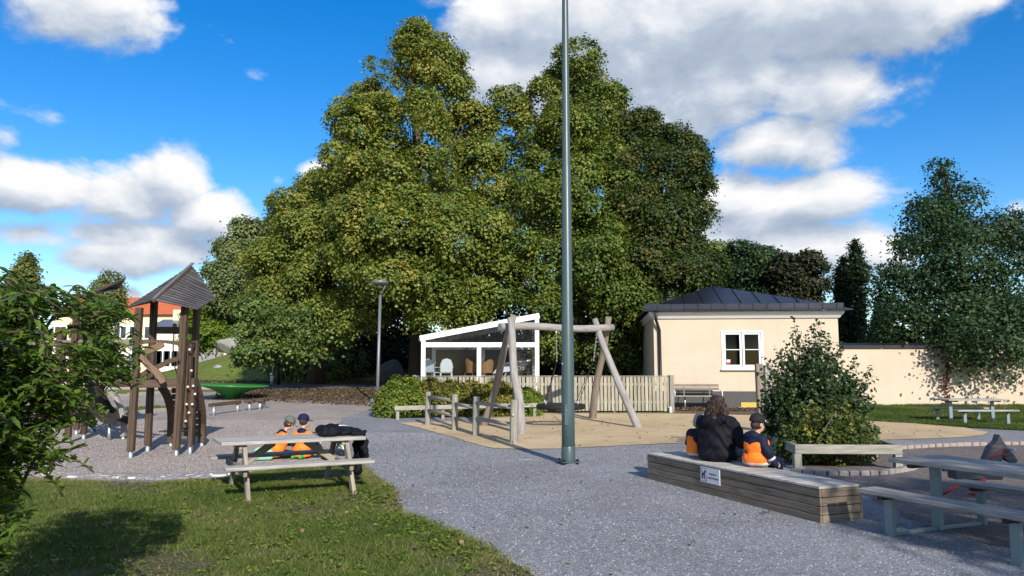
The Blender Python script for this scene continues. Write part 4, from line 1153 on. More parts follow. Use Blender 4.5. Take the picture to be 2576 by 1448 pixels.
def chair(name, label, loc, rz, mat, kind):
    r = thing(name, loc, label, 'chair', None, rz)
    m1 = MB()
    if kind == 'wicker':
        for sx in (-.24, .24):
            for sy in (-.22, .22):
                m2 = MB(); m2.tube([(sx, sy, 0), (sx, sy, .42)], .018, 6); m2.build('leg', mat, r, True)
        m1.lathe((0, 0, .42), [(0, 0), (.29, 0), (.30, .05), (0, .07)], 14); m1.build('seat', mat, r, True)
        m2 = MB(); vs_, fs = [], []
        for i in range(11):
            a = math.radians(-20 + 220 * i / 10)
            h_ = .55 - .22 * abs(math.cos(a)) ** 1.5
            vs_ += [(math.cos(a) * .28, math.sin(a) * .28, .46), (math.cos(a) * .33, math.sin(a) * .34, .46 + h_), (math.cos(a) * .30, math.sin(a) * .31, .46 + h_), (math.cos(a) * .25, math.sin(a) * .25, .46)]
        for i in range(10):
            for k in range(4): fs.append((i * 4 + k, i * 4 + (k + 1) % 4, i * 4 + 4 + (k + 1) % 4, i * 4 + 4 + k))
        m2.add(vs_, fs); m2.build('backrest', mat, r, True)
    elif kind == 'plastic':
        for sx in (-.22, .22):
            for sy in (-.2, .22):
                m2 = MB(); m2.beam((sx * 1.15, sy * 1.1, 0), (sx, sy, .42), .05, .03); m2.build('leg', mat, r, True)
        m1.box((0, 0, .44), (.48, .46, .04)); m1.build('seat', mat, r, True)
        m2 = MB(); P = [(-.24, .24, .46), (.24, .24, .46), (.25, .30, .78), (.17, .33, .96), (0, .34, 1.02), (-.17, .33, .96), (-.25, .30, .78)]
        m2.plate(P, .03, (0, -1, .2)); m2.build('backrest', mat, r, True)
        for sx in (-.26, .26):
            m2 = MB(); m2.beam((sx, -.2, .64), (sx, .26, .66), .05, .03); m2.beam((sx, -.2, .44), (sx, -.2, .63), .04, .03); m2.build('armrest', mat, r, True)
    else:
        for sx in (-.19, .19):
            m2 = MB(); m2.beam((sx, -.19, 0), (sx, -.19, .44), .035, .035); m2.build('leg', mat, r, True)
            m2 = MB(); m2.beam((sx, .19, 0), (sx, .27, .92), .035, .035); m2.build('leg', mat, r, True)
        m1.box((0, 0, .455), (.44, .43, .03)); m1.build('seat', mat, r, True)
        for z in (.62, .74, .86):
            m2 = MB(); m2.beam((-.19, .22 + (z - .5) * .09, z), (.19, .22 + (z - .5) * .09, z), .02, .06); m2.build('back_slat', mat, r, True)
    return r
cz = tz(33) + .03
base_z = tz(32) + .62
# raised deck inside so that the furniture shows above the fence
mb = MB(); dk = thing('pavilion_deck', (xl, PD + .1, tz(32)), 'raised timber floor inside the white pavilion', 'deck')
for i in range(14):
    mb = MB(); y0 = PD + .12 + i * .285; mb.beam((xl + .1, y0 + .14, tz(32) + .57), (xr - .1, y0 + .14, tz(32) + .57), .27, .09); mb.build('plank', 'wood_brown', dk)
def inpav(px, D): return (pp_(px, 900).x * D / PD, D, base_z)
chair('plastic_chair', 'white plastic armchair behind the left pavilion pane', inpav(1122, 31.7), 3.3, 'white_paint', 'plastic')
chair('plastic_chair', 'faint white plastic armchair in the far corner of the pavilion', inpav(1090, 32.6), 2.6, 'window_white', 'plastic')
chair('wicker_chair', 'tan wicker armchair beside the middle pavilion post', inpav(1190, 31.9), 2.3, 'wicker', 'wicker')
chair('wicker_chair', 'tan wicker armchair seen through the right pavilion pane', inpav(1222, 32.1), 3.9, 'wicker', 'wicker')
chair('wooden_chair', 'brown slatted chair at the right end of the pavilion', inpav(1330, 31.8), .6, 'wood_tan', 'wood')
chair('wooden_chair', 'brown slatted chair below the tilted white table', inpav(1308, 32.2), 2.4, 'wood_tan', 'wood')
tb = thing('folding_table', (pp_(1290, 930).x, 32.3, base_z), 'white table tilted on edge inside the pavilion', 'table')
q = Vector((pp_(1285, 930).x, 32.3, base_z + .62))
mb = MB(); mb.plate([q + Vector((-.75, -.1, -.22)), q + Vector((.55, -.1, -.05)), q + Vector((.85, .25, .36)), q + Vector((-.45, .25, .19))], .035, (.1, -.8, .6)); mb.build('tabletop', 'white_paint', tb)
for (dx, dx2) in ((-.5, -.75), (.4, .15), (-.1, -.4), (.7, .9)):
    mb = MB(); mb.tube([q + Vector((dx, .05, .0)), q + Vector((dx2, -.1, -.615))], .02, 6); mb.build('leg', 'white_paint', tb)

# ------------------------------------------------------------ hedge, bushes and low rail by the fence
hb = G(990, 1052)
shrub('hedge_bush', 'dense bright green bush at the corner of the picket fence', hb, [((hb.x - .05, hb.y + .45, .62), (.62, .5, .55)), ((hb.x + .45, hb.y + .7, .75), (.6, .5, .6)), ((hb.x + .1, hb.y + .6, 1.0), (.45, .4, .4)), ((hb.x + .75, hb.y + .5, .55), (.5, .4, .5)), ((hb.x - .35, hb.y + .5, .4), (.35, .4, .4))], 330, 30, .075, 'leaf_hedge', 130, clump_r=.16, inner=.5)
cur = [(1085, 995, 'olive green currant bush next to the bright corner bush'), (1135, 998, 'brownish currant bush behind the first rail fence bay'), (1190, 1000, 'greenish currant bush behind the rail fence'), (1245, 1005, 'yellow tipped currant bush behind the leaning swing log'), (1325, 1010, 'small yellow bush below the nest swing')]
for k, (px, py, lab) in enumerate(cur):
    bb = at(px, 1040, 25.3); bb.z = tz(25.3)
    r_ = .52 if k < 4 else .34
    hh = [1.30, 1.22, 1.20, 1.25, 1.0][k]
    shrub('currant_bush', lab, bb, [((bb.x - .2, bb.y, hh * .45), (r_, .35, hh * .42)), ((bb.x + .22, bb.y + .1, hh * .5), (r_ * .9, .35, hh * .45)), ((bb.x, bb.y - .1, hh * .75), (r_ * .7, .3, hh * .3))], 260, 24, .062, ['leaf_currant', 'leaf_currant', 'leaf_currant', 'leaf_currant', 'leaf_bright'][k], 140 + k, group='bushes along the picket fence', clump_r=.15, inner=.4, tmean=[.58, .52, .55, .72, .6][k])
A0, A1 = at(992, 1040, 24.0), at(1352, 1030, 25.0)
lr = thing('low_rail', (A0.x, A0.y, tz(24)), 'low timber edging rail in front of the bushes', 'rail')
A0.z = .42; A1.z = .47
mb = MB(); mb.beam(A0, A1, .08, .13); mb.build('board', 'wood_rail', lr)
for t in (.02, .33, .66, .98):
    q = A0.lerp(A1, t); mb = MB(); mb.beam((q.x, q.y + .06, -.05), (q.x, q.y + .06, q.z + .05), .10, .05, (0, 1, 0)); mb.build('post', 'wood_rail', lr)

# ------------------------------------------------------------ bench at the house
bq = hp(1.45, .55, 0); bq.z = tz(bq.y) + .012
bn = thing('wall_bench', bq, 'dark backed park bench against the plinth of the cream house', 'bench', None, rot)
for k, z in enumerate((.70, .77)):
    mb = MB(); mb.beam((-.78, .14 + k * .03, z + .05 * k), (.78, .14 + k * .03, z + .05 * k), .03, .09, (0, -.3, 1)); mb.build('back_slat', 'wood_plank', bn, True)
for k in range(3):
    mb = MB(); mb.beam((-.78, -.32 + k * .14, .45), (.78, -.32 + k * .14, .45), .12, .035); mb.build('seat_slat', 'wood_plank', bn, True)
for x in (-.45, .45):
    mb = MB(); mb.tube([(x, -.1, 0), (x, -.1, .43)], .035, 8); mb.build('leg', 'steel', bn, True)
    mb = MB(); mb.tube([(x, -.15, .42), (x, .12, .44), (x, .2, .86)], .02, 6); mb.build('bracket', 'steel', bn, True)
for x in (-.82, .82):
    mb = MB(); mb.tube([(x, .12, .43), (x, -.34, .43), (x, -.34, .63), (x, .14, .66)], .016, 6); mb.build('armrest', 'white_paint', bn, True)

# ------------------------------------------------------------ tall timber post pair
q = G(1918, 1076); q = Vector((q.x, 20.2, 0)); q.x = at(1915, 1000, 20.2).x
tp = thing('timber_posts', q, 'pair of tall bolted weathered posts beside the big shrub', 'post')
for k in range(2):
    mb = MB(); mb.beam(q + Vector((k * .22, 0, -.1)), q + Vector((k * .22 - .03, .02, 1.76 - .04 * k)), .19, .17, (0, 1, 0), .02); po = mb.build('post', 'wood_log_warm' if k == 0 else 'wood_log', tp)
    for z in (1.42, 1.62):
        mb = MB(); mb.lathe(q + Vector((k * .22 - .0, -.085, z)), [(0, -.015), (.03, -.012), (.03, .02)], 8, axis=(0, -1, 0)); mb.build('bolt', 'black_metal', po)
# nest of a second swing seat and its dark board
q2 = at(1926, 1085, 16.6)
sg = thing('tilted_board', (at(2078, 1070, 15.6).x, 15.6, 0), 'tilted dark info board half hidden in the shrub', 'sign')
c_ = at(2078, 1070, 13.2)
sg.location = (c_.x, c_.y, 0); ORG[sg.name] = Vector((c_.x, c_.y, 0))
mb = MB(); mb.plate([c_ + Vector((-.16, -.1, -.16)), c_ + Vector((.05, -.1, .13)), c_ + Vector((.20, .15, .20)), c_ + Vector((0, .15, -.08))], .03, (-.5, -.6, .6)); mb.build('board', 'lamp_grey', sg)
mb = MB(); mb.tube([(c_.x, c_.y, 0), (c_.x + .02, c_.y, c_.z)], .025, 8); mb.build('leg', 'black_metal', sg)

q = at(1927, 1078, 19.4)
ds = thing('disc_seat', (q.x, 19.4, .018), 'black rubber disc seat low at the foot of the tall posts', 'seat')
mb = MB(); mb.lathe((q.x, 19.4, .10), [(0, .05), (.22, .06), (.27, .03), (.27, -.03), (.2, -.07), (0, -.07)], 22); mb.build('cushion', 'rope_black', ds)
mb = MB(); mb.tube([(q.x, 19.4, 0), (q.x, 19.4, .05)], .08, 10); mb.build('foot', 'black_metal', ds)
q = G(2330, 1012); mb = MB(); mb.plate([q + Vector((-.28, 0, .06)), q + Vector((.1, -.12, .07)), q + Vector((.30, .08, .09)), q + Vector((-.1, .18, .07))], .004, (0, 0, 1)); pa = mb.build('paper_sheet', 'stone_white'); tag(pa, 'crumpled pale paper sheet on the grass below the wall', 'paper')
# ------------------------------------------------------------ lamp mast and street lamp
lb = G(1430, 1168)
lm = thing('lamp_mast', lb, 'tall dark grey green lamp mast standing in the gravel', 'lamp post')
mb = MB()
prof = [(0, .115), (.9, .112), (2.6, .100), (2.63, .094), (5.2, .080), (5.23, .072), (8.5, .055), (11.5, .042)]
mb.tube([lb + Vector((0, 0, z)) for z, r in prof], [r for z, r in prof], 20); mb.build('pole', 'lamp_paint', lm)
mb = MB(); mb.box(lb + Vector((-.035, -.100, .85)), (.075, .026, .36), ch=.008); ht = mb.build('hatch', 'lamp_paint', lm)
mb = MB(); mb.lathe(lb + Vector((-.035, -.116, .93)), [(0, .004), (.009, .004), (.009, -.004)], 8, axis=(0, -1, 0)); mb.build('screw', 'steel', ht)
mb = MB(); mb.lathe(lb, [(.121, .05), (.121, .30), (.117, .31)], 20); mb.build('sleeve', 'lamp_paint', lm)
mb = MB(); mb.lathe(lb + Vector((-.10, -.055, 1.72)), [(0, .004), (.02, .003), (.02, -.004)], 8, axis=(-.85, -.5, 0)); mb.build('cable_cap', 'steel', lm)
mb = MB(); mb.box(lb + Vector((0, 0, .055)), (.33, .33, .022), .3); bp_ = mb.build('base_plate', 'lamp_paint', lm)
for sx in (-.12, .12):
    for sy in (-.12, .12):
        c = Vector((sx * math.cos(.3) - sy * math.sin(.3), sx * math.sin(.3) + sy * math.cos(.3), 0))
        mb = MB(); mb.lathe(lb + c, [(.016, -.02), (.016, .10), (.026, .067), (.026, .09), (0, .10)], 8); mb.build('bolt', 'black_metal', bp_)
mb = MB(); mb.lathe(lb, [(.17, .0), (.15, .045), (0, .05)], 8); mb.build('foundation', 'stone_dark', lm)
for a in (0, math.pi):
    c = lb + Vector((.35 * math.cos(a), 0, 11.4)); mb = MB(); mb.tube([lb + Vector((0, 0, 11.4)), c], .03, 8); mb.box(c + Vector((.15 * math.cos(a), 0, 0)), (.5, .3, .1)); mb.build('lamp_head', 'lamp_grey', lm)
sb = at(950, 925, 29.6); sb.z = tz(29.6)
sl = thing('street_lamp', sb, 'grey street lamp with flat round head behind the corner bush', 'lamp post')
topz_ = at(953, 742, 29.6).z
mb = MB(); mb.tube([sb, sb + Vector((.02, 0, 1.2)), sb + Vector((.05, 0, topz_ - sb.z))], [.07, .06, .055], 12); mb.build('pole', 'lamp_grey', sl)
hd = at(956, 712, 29.6)
mb = MB(); mb.tube([sb + Vector((.05, 0, topz_ - sb.z - .02)), Vector((hd.x + .20, hd.y, hd.z - .10)), Vector((hd.x + .26, hd.y, hd.z))], [.03, .03, .025], 8); mb.build('arm', 'lamp_grey', sl)
mb = MB(); mb.lathe(hd, [(0, -.09), (.17, -.08), (.30, -.02), (.33, .02), (.33, .07), (.28, .10), (0, .115)], 28); mb.build('lamp_head', 'lamp_grey', sl)
tpz = G(681, 957); tpx = at(684, 957, 40.7)
tg = thing('marker_pole', (tpx.x, 40.7, tz(40.7)), 'thin pale pole at the edge of the asphalt path', 'pole')
mb = MB(); mb.tube([(tpx.x, 40.7, tz(40.7)), (tpx.x + .12, 40.7, tz(40.7) + 2.1)], .05, 8); mb.build('shaft', 'steel', tg)
mb = MB(); mb.tube([(tpx.x, 40.7, tz(40.7)), (tpx.x, 40.7, tz(40.7) + .42)], .085, 8); mb.build('sleeve', 'stone_white', tg)
bb = G(944, 1036)
bo = thing('litter_bin', bb, 'small grey post bin leaning by the corner bush', 'bin')
mb = MB(); mb.tube([bb, bb + Vector((-.03, 0, .32))], .05, 10); mb.build('stand', 'black_metal', bo)
mb = MB(); mb.lathe(bb + Vector((-.03, 0, .28)), [(0, 0), (.13, 0), (.15, .14), (.10, .18), (0, .19)], 14); mb.build('bin', 'steel_leg', bo)

# boulders
def rock(name, label, c, r, mat, seed):
    rng = np.random.default_rng(seed)
    bm = bmesh.new(); bmesh.ops.create_icosphere(bm, subdivisions=4, radius=1)
    dirs = unit(rng.normal(size=(22, 3))); hs_ = rng.uniform(.66, .97, 22)
    for v_ in bm.verts:
        d = np.array(v_.co)
        k = min([1.05] + [h_ / max(1e-3, d @ q_) for q_, h_ in zip(dirs, hs_) if d @ q_ > .05])
        v_.co = Vector(d * k * np.array(r))
    me = bpy.data.meshes.new(name); bm.to_mesh(me); bm.free(); me.materials.append(MATS[mat])
    o = obj(name, me, None, c); tag(o, label, 'boulder'); return o
rc = at(590, 878, 51); rock('boulder', 'pale grey boulder lying on the grassy bank', (rc.x, 51, tz(51) + float(hill(rc.x, 51)) + .35), (1.3, .9, .75), 'stone_grey', 4)
rc = at(980, 940, 42); rock('boulder', 'dark grey boulder in the shade behind the street lamp', (rc.x, 42, tz(42) + .30), (.75, .7, .95), 'stone_dark', 5)
rc = at(550, 925, 46); rock('boulder', 'small pale stone in the meadow of the bank', (rc.x, 46, tz(46) + float(hill(rc.x, 46))), (.35, .25, .16), 'stone_grey', 6)

# ------------------------------------------------------------ far apartment block with orange roof
def block(name, label, px0, px1, D, z_eave, z_ridge, wallm, roofm, rows, cols, depth=10, group=None):
    a = at(px0, 900, D).x; c = at(px1, 900, D).x
    gz = tz(D) - .1
    r = thing(name, (a, D, gz), label, 'building', group)
    m1 = MB(); m1.beam((a, D + depth / 2, (gz + z_eave) / 2), (c, D + depth / 2, (gz + z_eave) / 2), depth, z_eave - gz, ch=.02); w_ = m1.build('wall', wallm, r)
    m1 = MB()
    P = [(a - .4, D - .5, z_eave), (c + .4, D - .5, z_eave), (c + .4, D + depth / 2, z_ridge), (a - .4, D + depth / 2, z_ridge), (c + .4, D + depth + .5, z_eave), (a - .4, D + depth + .5, z_eave)]
    m1.add(P, [(0, 1, 2, 3), (3, 2, 4, 5), (0, 3, 5), (1, 4, 2), (0, 5, 4, 1)]); ro = m1.build('roof', roofm, r)
    m1 = MB()
    for k in range(2): m1.box((a + (c - a) * (.3 + .4 * k), D + depth / 2, z_ridge + .2), (.9, .7, 1.4))
    m1.build('chimney', 'cream_wall', ro)
    for i in range(rows):
        for j in range(cols):
            x = a + (c - a) * (j + .5) / cols; z = gz + 1.6 + i * 2.7
            if z + .8 > z_eave: continue
            m1 = MB(); m1.box((x, D - .02, z), (1.25, .10, 1.35)); wi = m1.build('window', 'window_white', r)
            for s_ in (-.3, .3):
                m1 = MB(); m1.box((x + s_, D - .065, z), (.5, .03, 1.15)); m1.build('pane', 'pane_dark', wi)
    return r
block('apartment_block', 'cream apartment block with orange tiled roof behind the play towers', 130, 470, 78, 7.0, 9.2, 'cream_wall', 'roof_tile_red', 3, 9)
block('apartment_house', 'pale house with orange roof half hidden behind the bank', 480, 620, 96, 8.2, 10.4, 'pale_wall', 'roof_tile_red', 3, 6)
block('low_annex', 'low pale annex with grey roof in front of the apartment block', 380, 480, 70, 5.2, 6.2, 'pale_wall', 'lamp_grey', 2, 5, 6)
# ------------------------------------------------------------ swing frame with nest seat
def wob_log(px_pts, D0, D1, r0, r1, n=14):
    """log through points of the photograph; distance goes from D0 at the foot to D1 at the top"""
    P = []
    y0, y1 = px_pts[0][1], px_pts[-1][1]
    for (x, y) in px_pts:
        t = (y0 - y) / (y0 - y1); P.append(at(x, y, D0 + (D1 - D0) * t))
    P[0].z = -.1
    out_ = []
    for i in range(n):
        t = i / (n - 1) * (len(P) - 1); k = min(int(t), len(P) - 2); f = t - k
        p0 = P[max(k - 1, 0)]; p1 = P[k]; p2 = P[k + 1]; p3 = P[min(k + 2, len(P) - 1)]
        out_.append(.5 * ((2 * p1) + (p2 - p0) * f + (2 * p0 - 5 * p1 + 4 * p2 - p3) * f * f + (3 * p1 - p0 - 3 * p2 + p3) * f ** 3))
    rr = [r0 + (r1 - r0) * i / (n - 1) for i in range(n)]
    return out_, rr
def c5(x, y): return ((1040 + x / 3.578) * .9433, (820 + y / 3.578) * .9433)
sw = thing('nest_swing', G(1400, 1075), 'weathered log swing frame with a black nest seat', 'swing')
logs = [([(882, 1150), (1000, 800), (1100, 350), (1180, 75)], 22.2, 21.0, .115, .085, 'wood_log_warm'), ([(1255, 1218), (1235, 900), (1180, 600), (1165, 230), (1145, 100)], 19.5, 20.6, .125, .085, 'wood_log'),
        ([(1932, 1100), (1950, 860), (1990, 620), (2035, 430), (2085, 95)], 24.5, 23.0, .12, .09, 'wood_log_warm'), ([(2388, 1165), (2200, 760), (2040, 370), (1955, 112)], 21.4, 22.8, .115, .085, 'wood_log')]
for pts, D0, D1, r0, r1, mt in logs:
    P, rr = wob_log([c5(*q) for q in pts], D0, D1, r0, r1)
    mb = MB(); mb.tube(P, rr, 14, wob=.03); mb.build('leg', mt, sw)
B0, B1 = at(1257, 822, 20.75), at(1541, 825, 22.95)
mb = MB()
P = [B0.lerp(B1, t) + Vector((0, 0, .03 * math.sin(t * 7))) for t in np.linspace(0, 1, 12)]
mb.tube(P, [.105] * 12, 14, wob=.03); beam_ = mb.build('beam', 'wood_log', sw)
sc = at(1411, 1021, 21.85); sc.z = .58
mb = MB(); mb.torus(sc, .62, .075, 40, 12); ring = mb.build('seat_ring', 'rope_black', sw)
mb = MB()
for k in range(-4, 5):
    d = k * .125
    L_ = math.sqrt(max(0, .57 ** 2 - d * d))
    for ax in (0, 1):
        P = []
        for i in range(9):
            t = -1 + 2 * i / 8
            x, y = (d, t * L_) if ax == 0 else (t * L_, d)
            P.append(sc + Vector((x, y, -.02 - .15 * (1 - (x * x + y * y) / .36))))
        mb.tube(P, .011, 5)
mb.build('seat_net', 'rope_black', sw)
dirb = (B1 - B0).normalized()
for t, px in ((.50, 1399), (.90 * .80, 1510)):
    h0 = B0.lerp(B1, (at(px, 825, 21.8).x - B0.x) / (B1.x - B0.x)) + Vector((0, 0, -.11))
    sx = -1 if px < 1450 else 1
    kn = Vector((h0.x + (sc.x - h0.x) * .12, h0.y + (sc.y - h0.y) * .25, h0.z - .85))
    mb = MB(); mb.lathe(h0, [(0, .04), (.035, .03), (.035, -.05), (.02, -.07), (0, -.07)], 10)
    mb.build('swivel', 'steel', sw)
    mb = MB()
    n = 16
    for i in range(n):
        a = h0.lerp(kn, i / n); c = h0.lerp(kn, (i + 1.25) / n); o_ = Vector((.011, 0, 0)) if i % 2 else Vector((0, .011, 0))
        mb.tube([a - o_, a.lerp(c, .5) - o_ * 1.3, c - o_], .0055, 4); mb.tube([a + o_, a.lerp(c, .5) + o_ * 1.3, c + o_], .0055, 4)
    mb.build('chain', 'steel', sw)
    for dy in (-.42, .42):
        e = sc + Vector((sx * .44, dy, .06))
        mb = MB(); mb.tube([kn, e], .010, 6); mb.build('rope', 'rope_black', sw)
        mb = MB(); mb.lathe(e, [(.014, .10), (.022, .06), (.022, .0), (0, -.02)], 8); mb.build('shackle', 'steel', sw)

# ------------------------------------------------------------ rail fence (four posts, round rails)
rf = thing('rail_fence', G(1170, 1090), 'short rail fence of four posts beside the swing', 'fence')
RP = [G(1076, 1069), G(1144, 1083), G(1197, 1096), G(1293, 1115)]
for i, q in enumerate(RP):
    w_ = .17 if i < 3 else .19
    mb = MB(); mb.tube([q + Vector((0, 0, -.1)), q + Vector((0, 0, .45)), q + Vector((random.uniform(-.015, .015), 0, .95))], [w_ / 2, w_ / 2 * .98, w_ / 2 * .95], 8, smooth=False, wob=.02); mb.build('post', 'wood_rail', rf)
for i in range(3):
    for z in ((.80, .42) if i != 1 else (.70, .33)):
        mb = MB(); a = RP[i].lerp(RP[i + 1], -.02) + Vector((0, 0, z)); c = RP[i].lerp(RP[i + 1], 1.02) + Vector((0, 0, z - .02)); mb.tube([a, a.lerp(c, .5), c], .048, 10, wob=.01); mb.build('rail', 'wood_rail', rf)
mb = MB(); mb.lathe(RP[3] + Vector((-.02, -.10, .62)), [(0, .006), (.028, .005), (.03, -.01)], 10, axis=(0, -1, 0)); mb.build('badge', 'steel', rf)

# ------------------------------------------------------------ box bench with sign
BA = Vector((2.02, 11.75, 0)); BC = Vector((3.28, 8.42, 0))
bu = (BC - BA).normalized(); bw = Vector((-bu.y, bu.x, 0))
if bw.x < 0: bw = -bw
BL = (BC - BA).length; BW = .58; BH = .365
box = thing('box_bench', BA, 'long grey plank box bench standing in the gravel', 'bench')
bh_ = BH / 4
for i in range(4):
    z = bh_ * (i + .5) - .004
    j = random.uniform(-.003, .003)
    mb = MB(); mb.beam(BA + bw * (.014 + j) + Vector((0, 0, z)), BC + bw * (.014 + j) + Vector((0, 0, z)), .028, bh_ - .007, ch=.004); mb.build('side_board', 'wood_box', box)
    mb = MB(); mb.beam(BA + bw * (BW - .014) + Vector((0, 0, z)), BC + bw * (BW - .014) + Vector((0, 0, z)), .028, bh_ - .007, ch=.004); mb.build('side_board', 'wood_box', box)
    for e, d in ((BA, 1), (BC, -1)):
        c = e + bu * (.014 * d) + Vector((0, 0, z + .001)); mb = MB(); mb.beam(c + bw * .031, c + bw * (BW - .031), .028, bh_ - .007, ch=.004); mb.build('end_board', 'wood_box', box)
nb = 31
for i in range(nb):
    t = (i + .5) / nb
    c = BA + bu * (BL * t) + Vector((0, 0, BH + .010 + random.uniform(-.001, .001))); mb = MB(); mb.beam(c - bw * .004, c + bw * (BW + .004), BL / nb - .007, .026, ch=.003); mb.build('top_board', 'wood_deck', box)
BT = BH + .024
# no-dogs sign
def onbox(s_, z, o_=.0): return BA + bu * s_ + Vector((0, 0, z)) - bw * o_
s0, s1, z0, z1 = 1.375, 1.80, .155, .352
sg2 = thing('dog_sign', onbox((s0 + s1) / 2, z0), 'white no dogs sign screwed to the box bench', 'sign')
mb = MB(); mb.plate([onbox(s0, z0, .008), onbox(s1, z0, .008), onbox(s1, z1, .008), onbox(s0, z1, .008)], .007, -bw); mb.build('plate', 'sign_white', sg2)
def flat(name, poly, o_, mat, cx, cz, k):
    m2 = MB(); m2.plate([onbox(cx + x * k, cz + y * k, o_) for x, y in poly], .0008, -bw); return m2.build(name, mat, sg2)
cx_, cz_ = s0 + .075, (z0 + z1) / 2
for (a, b_, w_, h_) in ((-.062, 0, .004, .17), (.062, 0, .004, .17), (0, .083, .124, .004), (0, -.083, .124, .004)):
    flat('frame_line', [(a - w_ / 2, b_ - h_ / 2), (a + w_ / 2, b_ - h_ / 2), (a + w_ / 2, b_ + h_ / 2), (a - w_ / 2, b_ + h_ / 2)], .0092, 'sign_black', cx_, cz_, 1)
dog = [[(-.042, -.008), (.030, -.008), (.034, .026), (-.038, .022)], [(-.040, -.055), (-.026, -.055), (-.022, 0), (-.040, 0)], [(-.020, -.055), (-.010, -.055), (-.012, 0), (-.022, 0)], [(.008, -.055), (.018, -.055), (.018, 0), (.006, 0)], [(.022, -.055), (.033, -.055), (.032, 0), (.020, 0)],
       [(.016, .018), (.034, .018), (.048, .050), (.026, .062), (.018, .046)], [(.040, .034), (.056, .040), (.054, .052), (.036, .056)], [(-.048, .030), (-.036, .016), (-.032, .022), (-.046, .044)]]
for d_ in dog: flat('dog', d_, .0092, 'sign_black', cx_, cz_, 1)
flat('red_bar', [(-.058, .080), (-.048, .080), (.058, -.080), (.048, -.080)], .0102, 'sign_red', cx_, cz_, 1)
for k, (txt, dz) in enumerate((('Rastning av', .026), ('hundar förbjuden', -.026))):
    cu = bpy.data.curves.new('lettering', 'FONT'); cu.body = txt; cu.size = .034; cu.align_x = 'CENTER'; cu.align_y = 'CENTER'; cu.extrude = .0003; cu.offset = .0006
    tmp = bpy.data.objects.new('lettering', cu); col.objects.link(tmp)
    bpy.context.view_layer.update()
    me = bpy.data.meshes.new_from_object(tmp.evaluated_get(bpy.context.evaluated_depsgraph_get()))
    bpy.data.objects.remove(tmp)
    me.materials.clear(); me.materials.append(MATS['sign_black'])
    o = bpy.data.objects.new('lettering', me); col.objects.link(o); o.parent = sg2
    R = Matrix((bu, Vector((0, 0, 1)), -bw)).transposed().to_4x4()
    o.matrix_local = Matrix.Translation(onbox(s0 + .282, cz_ + dz, .0092) - ORG[sg2.name]) @ R

# ------------------------------------------------------------ left picnic table (timber)
TC = Vector((-3.0, 10.6, 0)); TA = math.radians(28)
pt = thing('picnic_table', TC, 'weathered timber picnic table with a dark jacket on its end', 'picnic table', None, TA)
for i in range(5):
    y = -.34 + i * .17; mb = MB(); mb.beam((-.93, y, .70), (.93, y, .70), .158, .046, ch=.007); mb.build('top_plank', 'wood_table', pt, True)
for s_ in (-1, 1):
    for k in range(2):
        y = s_ * (.64 + k * .125); mb = MB(); mb.beam((-.93, y, .43), (.93, y, .43), .118, .046, ch=.007); mb.build('seat_plank', 'wood_table', pt, True)
for x in (-.66, .66):
    for s_ in (-1, 1):
        mb = MB(); mb.beam((x + .027, s_ * .72, -.02), (x + .027, s_ * .27, .675), .05, .11, (0, 1, .3)); mb.build('leg', 'wood_plank', pt, True)
    mb = MB(); mb.beam((x - .025, -.76, .37), (x - .025, .76, .37), .045, .095); mb.build('seat_bearer', 'wood_plank', pt, True)
    mb = MB(); mb.beam((x - .025, -.36, .645), (x - .025, .36, .645), .045, .06); mb.build('top_bearer', 'wood_plank', pt, True)
    s_ = 1 if x < 0 else -1
    mb = MB(); mb.beam((x + s_ * .02, 0, .36), (x + s_ * .45, 0, .66), .05, .09); mb.build('brace', 'wood_plank', pt, True)
RT = Matrix.Translation(TC) @ Matrix.Rotation(TA, 4, 'Z')

# ------------------------------------------------------------ steel legged picnic tables
def steel_table(loc, rz, label):
    r = thing('steel_picnic_table', loc, label, 'picnic table', 'steel legged picnic tables', rz)
    for i in range(4):
        y = -.285 + i * .19; mb = MB(); mb.beam((-.88, y, .70), (.88, y, .70), .18, .045, ch=.007); mb.build('top_plank', 'wood_table', r, True)
    for s_ in (-1, 1):
        for k in range(2):
            y = s_ * (.60 + k * .14); mb = MB(); mb.beam((-.90, y, .415), (.90, y, .415), .132, .045, ch=.007); mb.build('seat_plank', 'wood_table', r, True)
    for x in (-.63, .63):
        for s_ in (-1, 1):
            mb = MB(); mb.beam((x, s_ * .67, .0), (x, s_ * .67, .36), .09, .05, (0, 1, 0), .004); mb.build('leg', 'steel_leg', r, True)
            mb = MB(); mb.beam((x, s_ * .53, .375), (x, s_ * .81, .375), .05, .034, ch=.003); mb.build('seat_bracket', 'black_metal', r, True)
        mb = MB(); mb.beam((x, 0, .0), (x, 0, .64), .10, .06, (0, 1, 0), .004); mb.build('leg', 'steel_leg', r, True)
        mb = MB(); mb.beam((x, -.37, .66), (x, .37, .66), .06, .034, ch=.003); mb.build('top_bracket', 'black_metal', r, True)
        mb = MB(); mb.beam((x, -.64, .022), (x, .64, .022), .05, .03, ch=.003); mb.build('floor_bar', 'steel_leg', r, True)
    return r
l_ = Vector((.40, -.917)); rt_ = math.atan2(l_.y, l_.x)
st = steel_table((4.60, 7.52, 0), rt_, 'steel legged plank table at the end of the box bench')
st2 = copy_tree(st)
q = G(2430, 1070); st2.location = (q.x + .62, q.y + .75, tz(q.y)); st2.rotation_euler = (0, 0, math.radians(2)); st2['label'] = 'steel legged plank table on the grass below the garden wall'

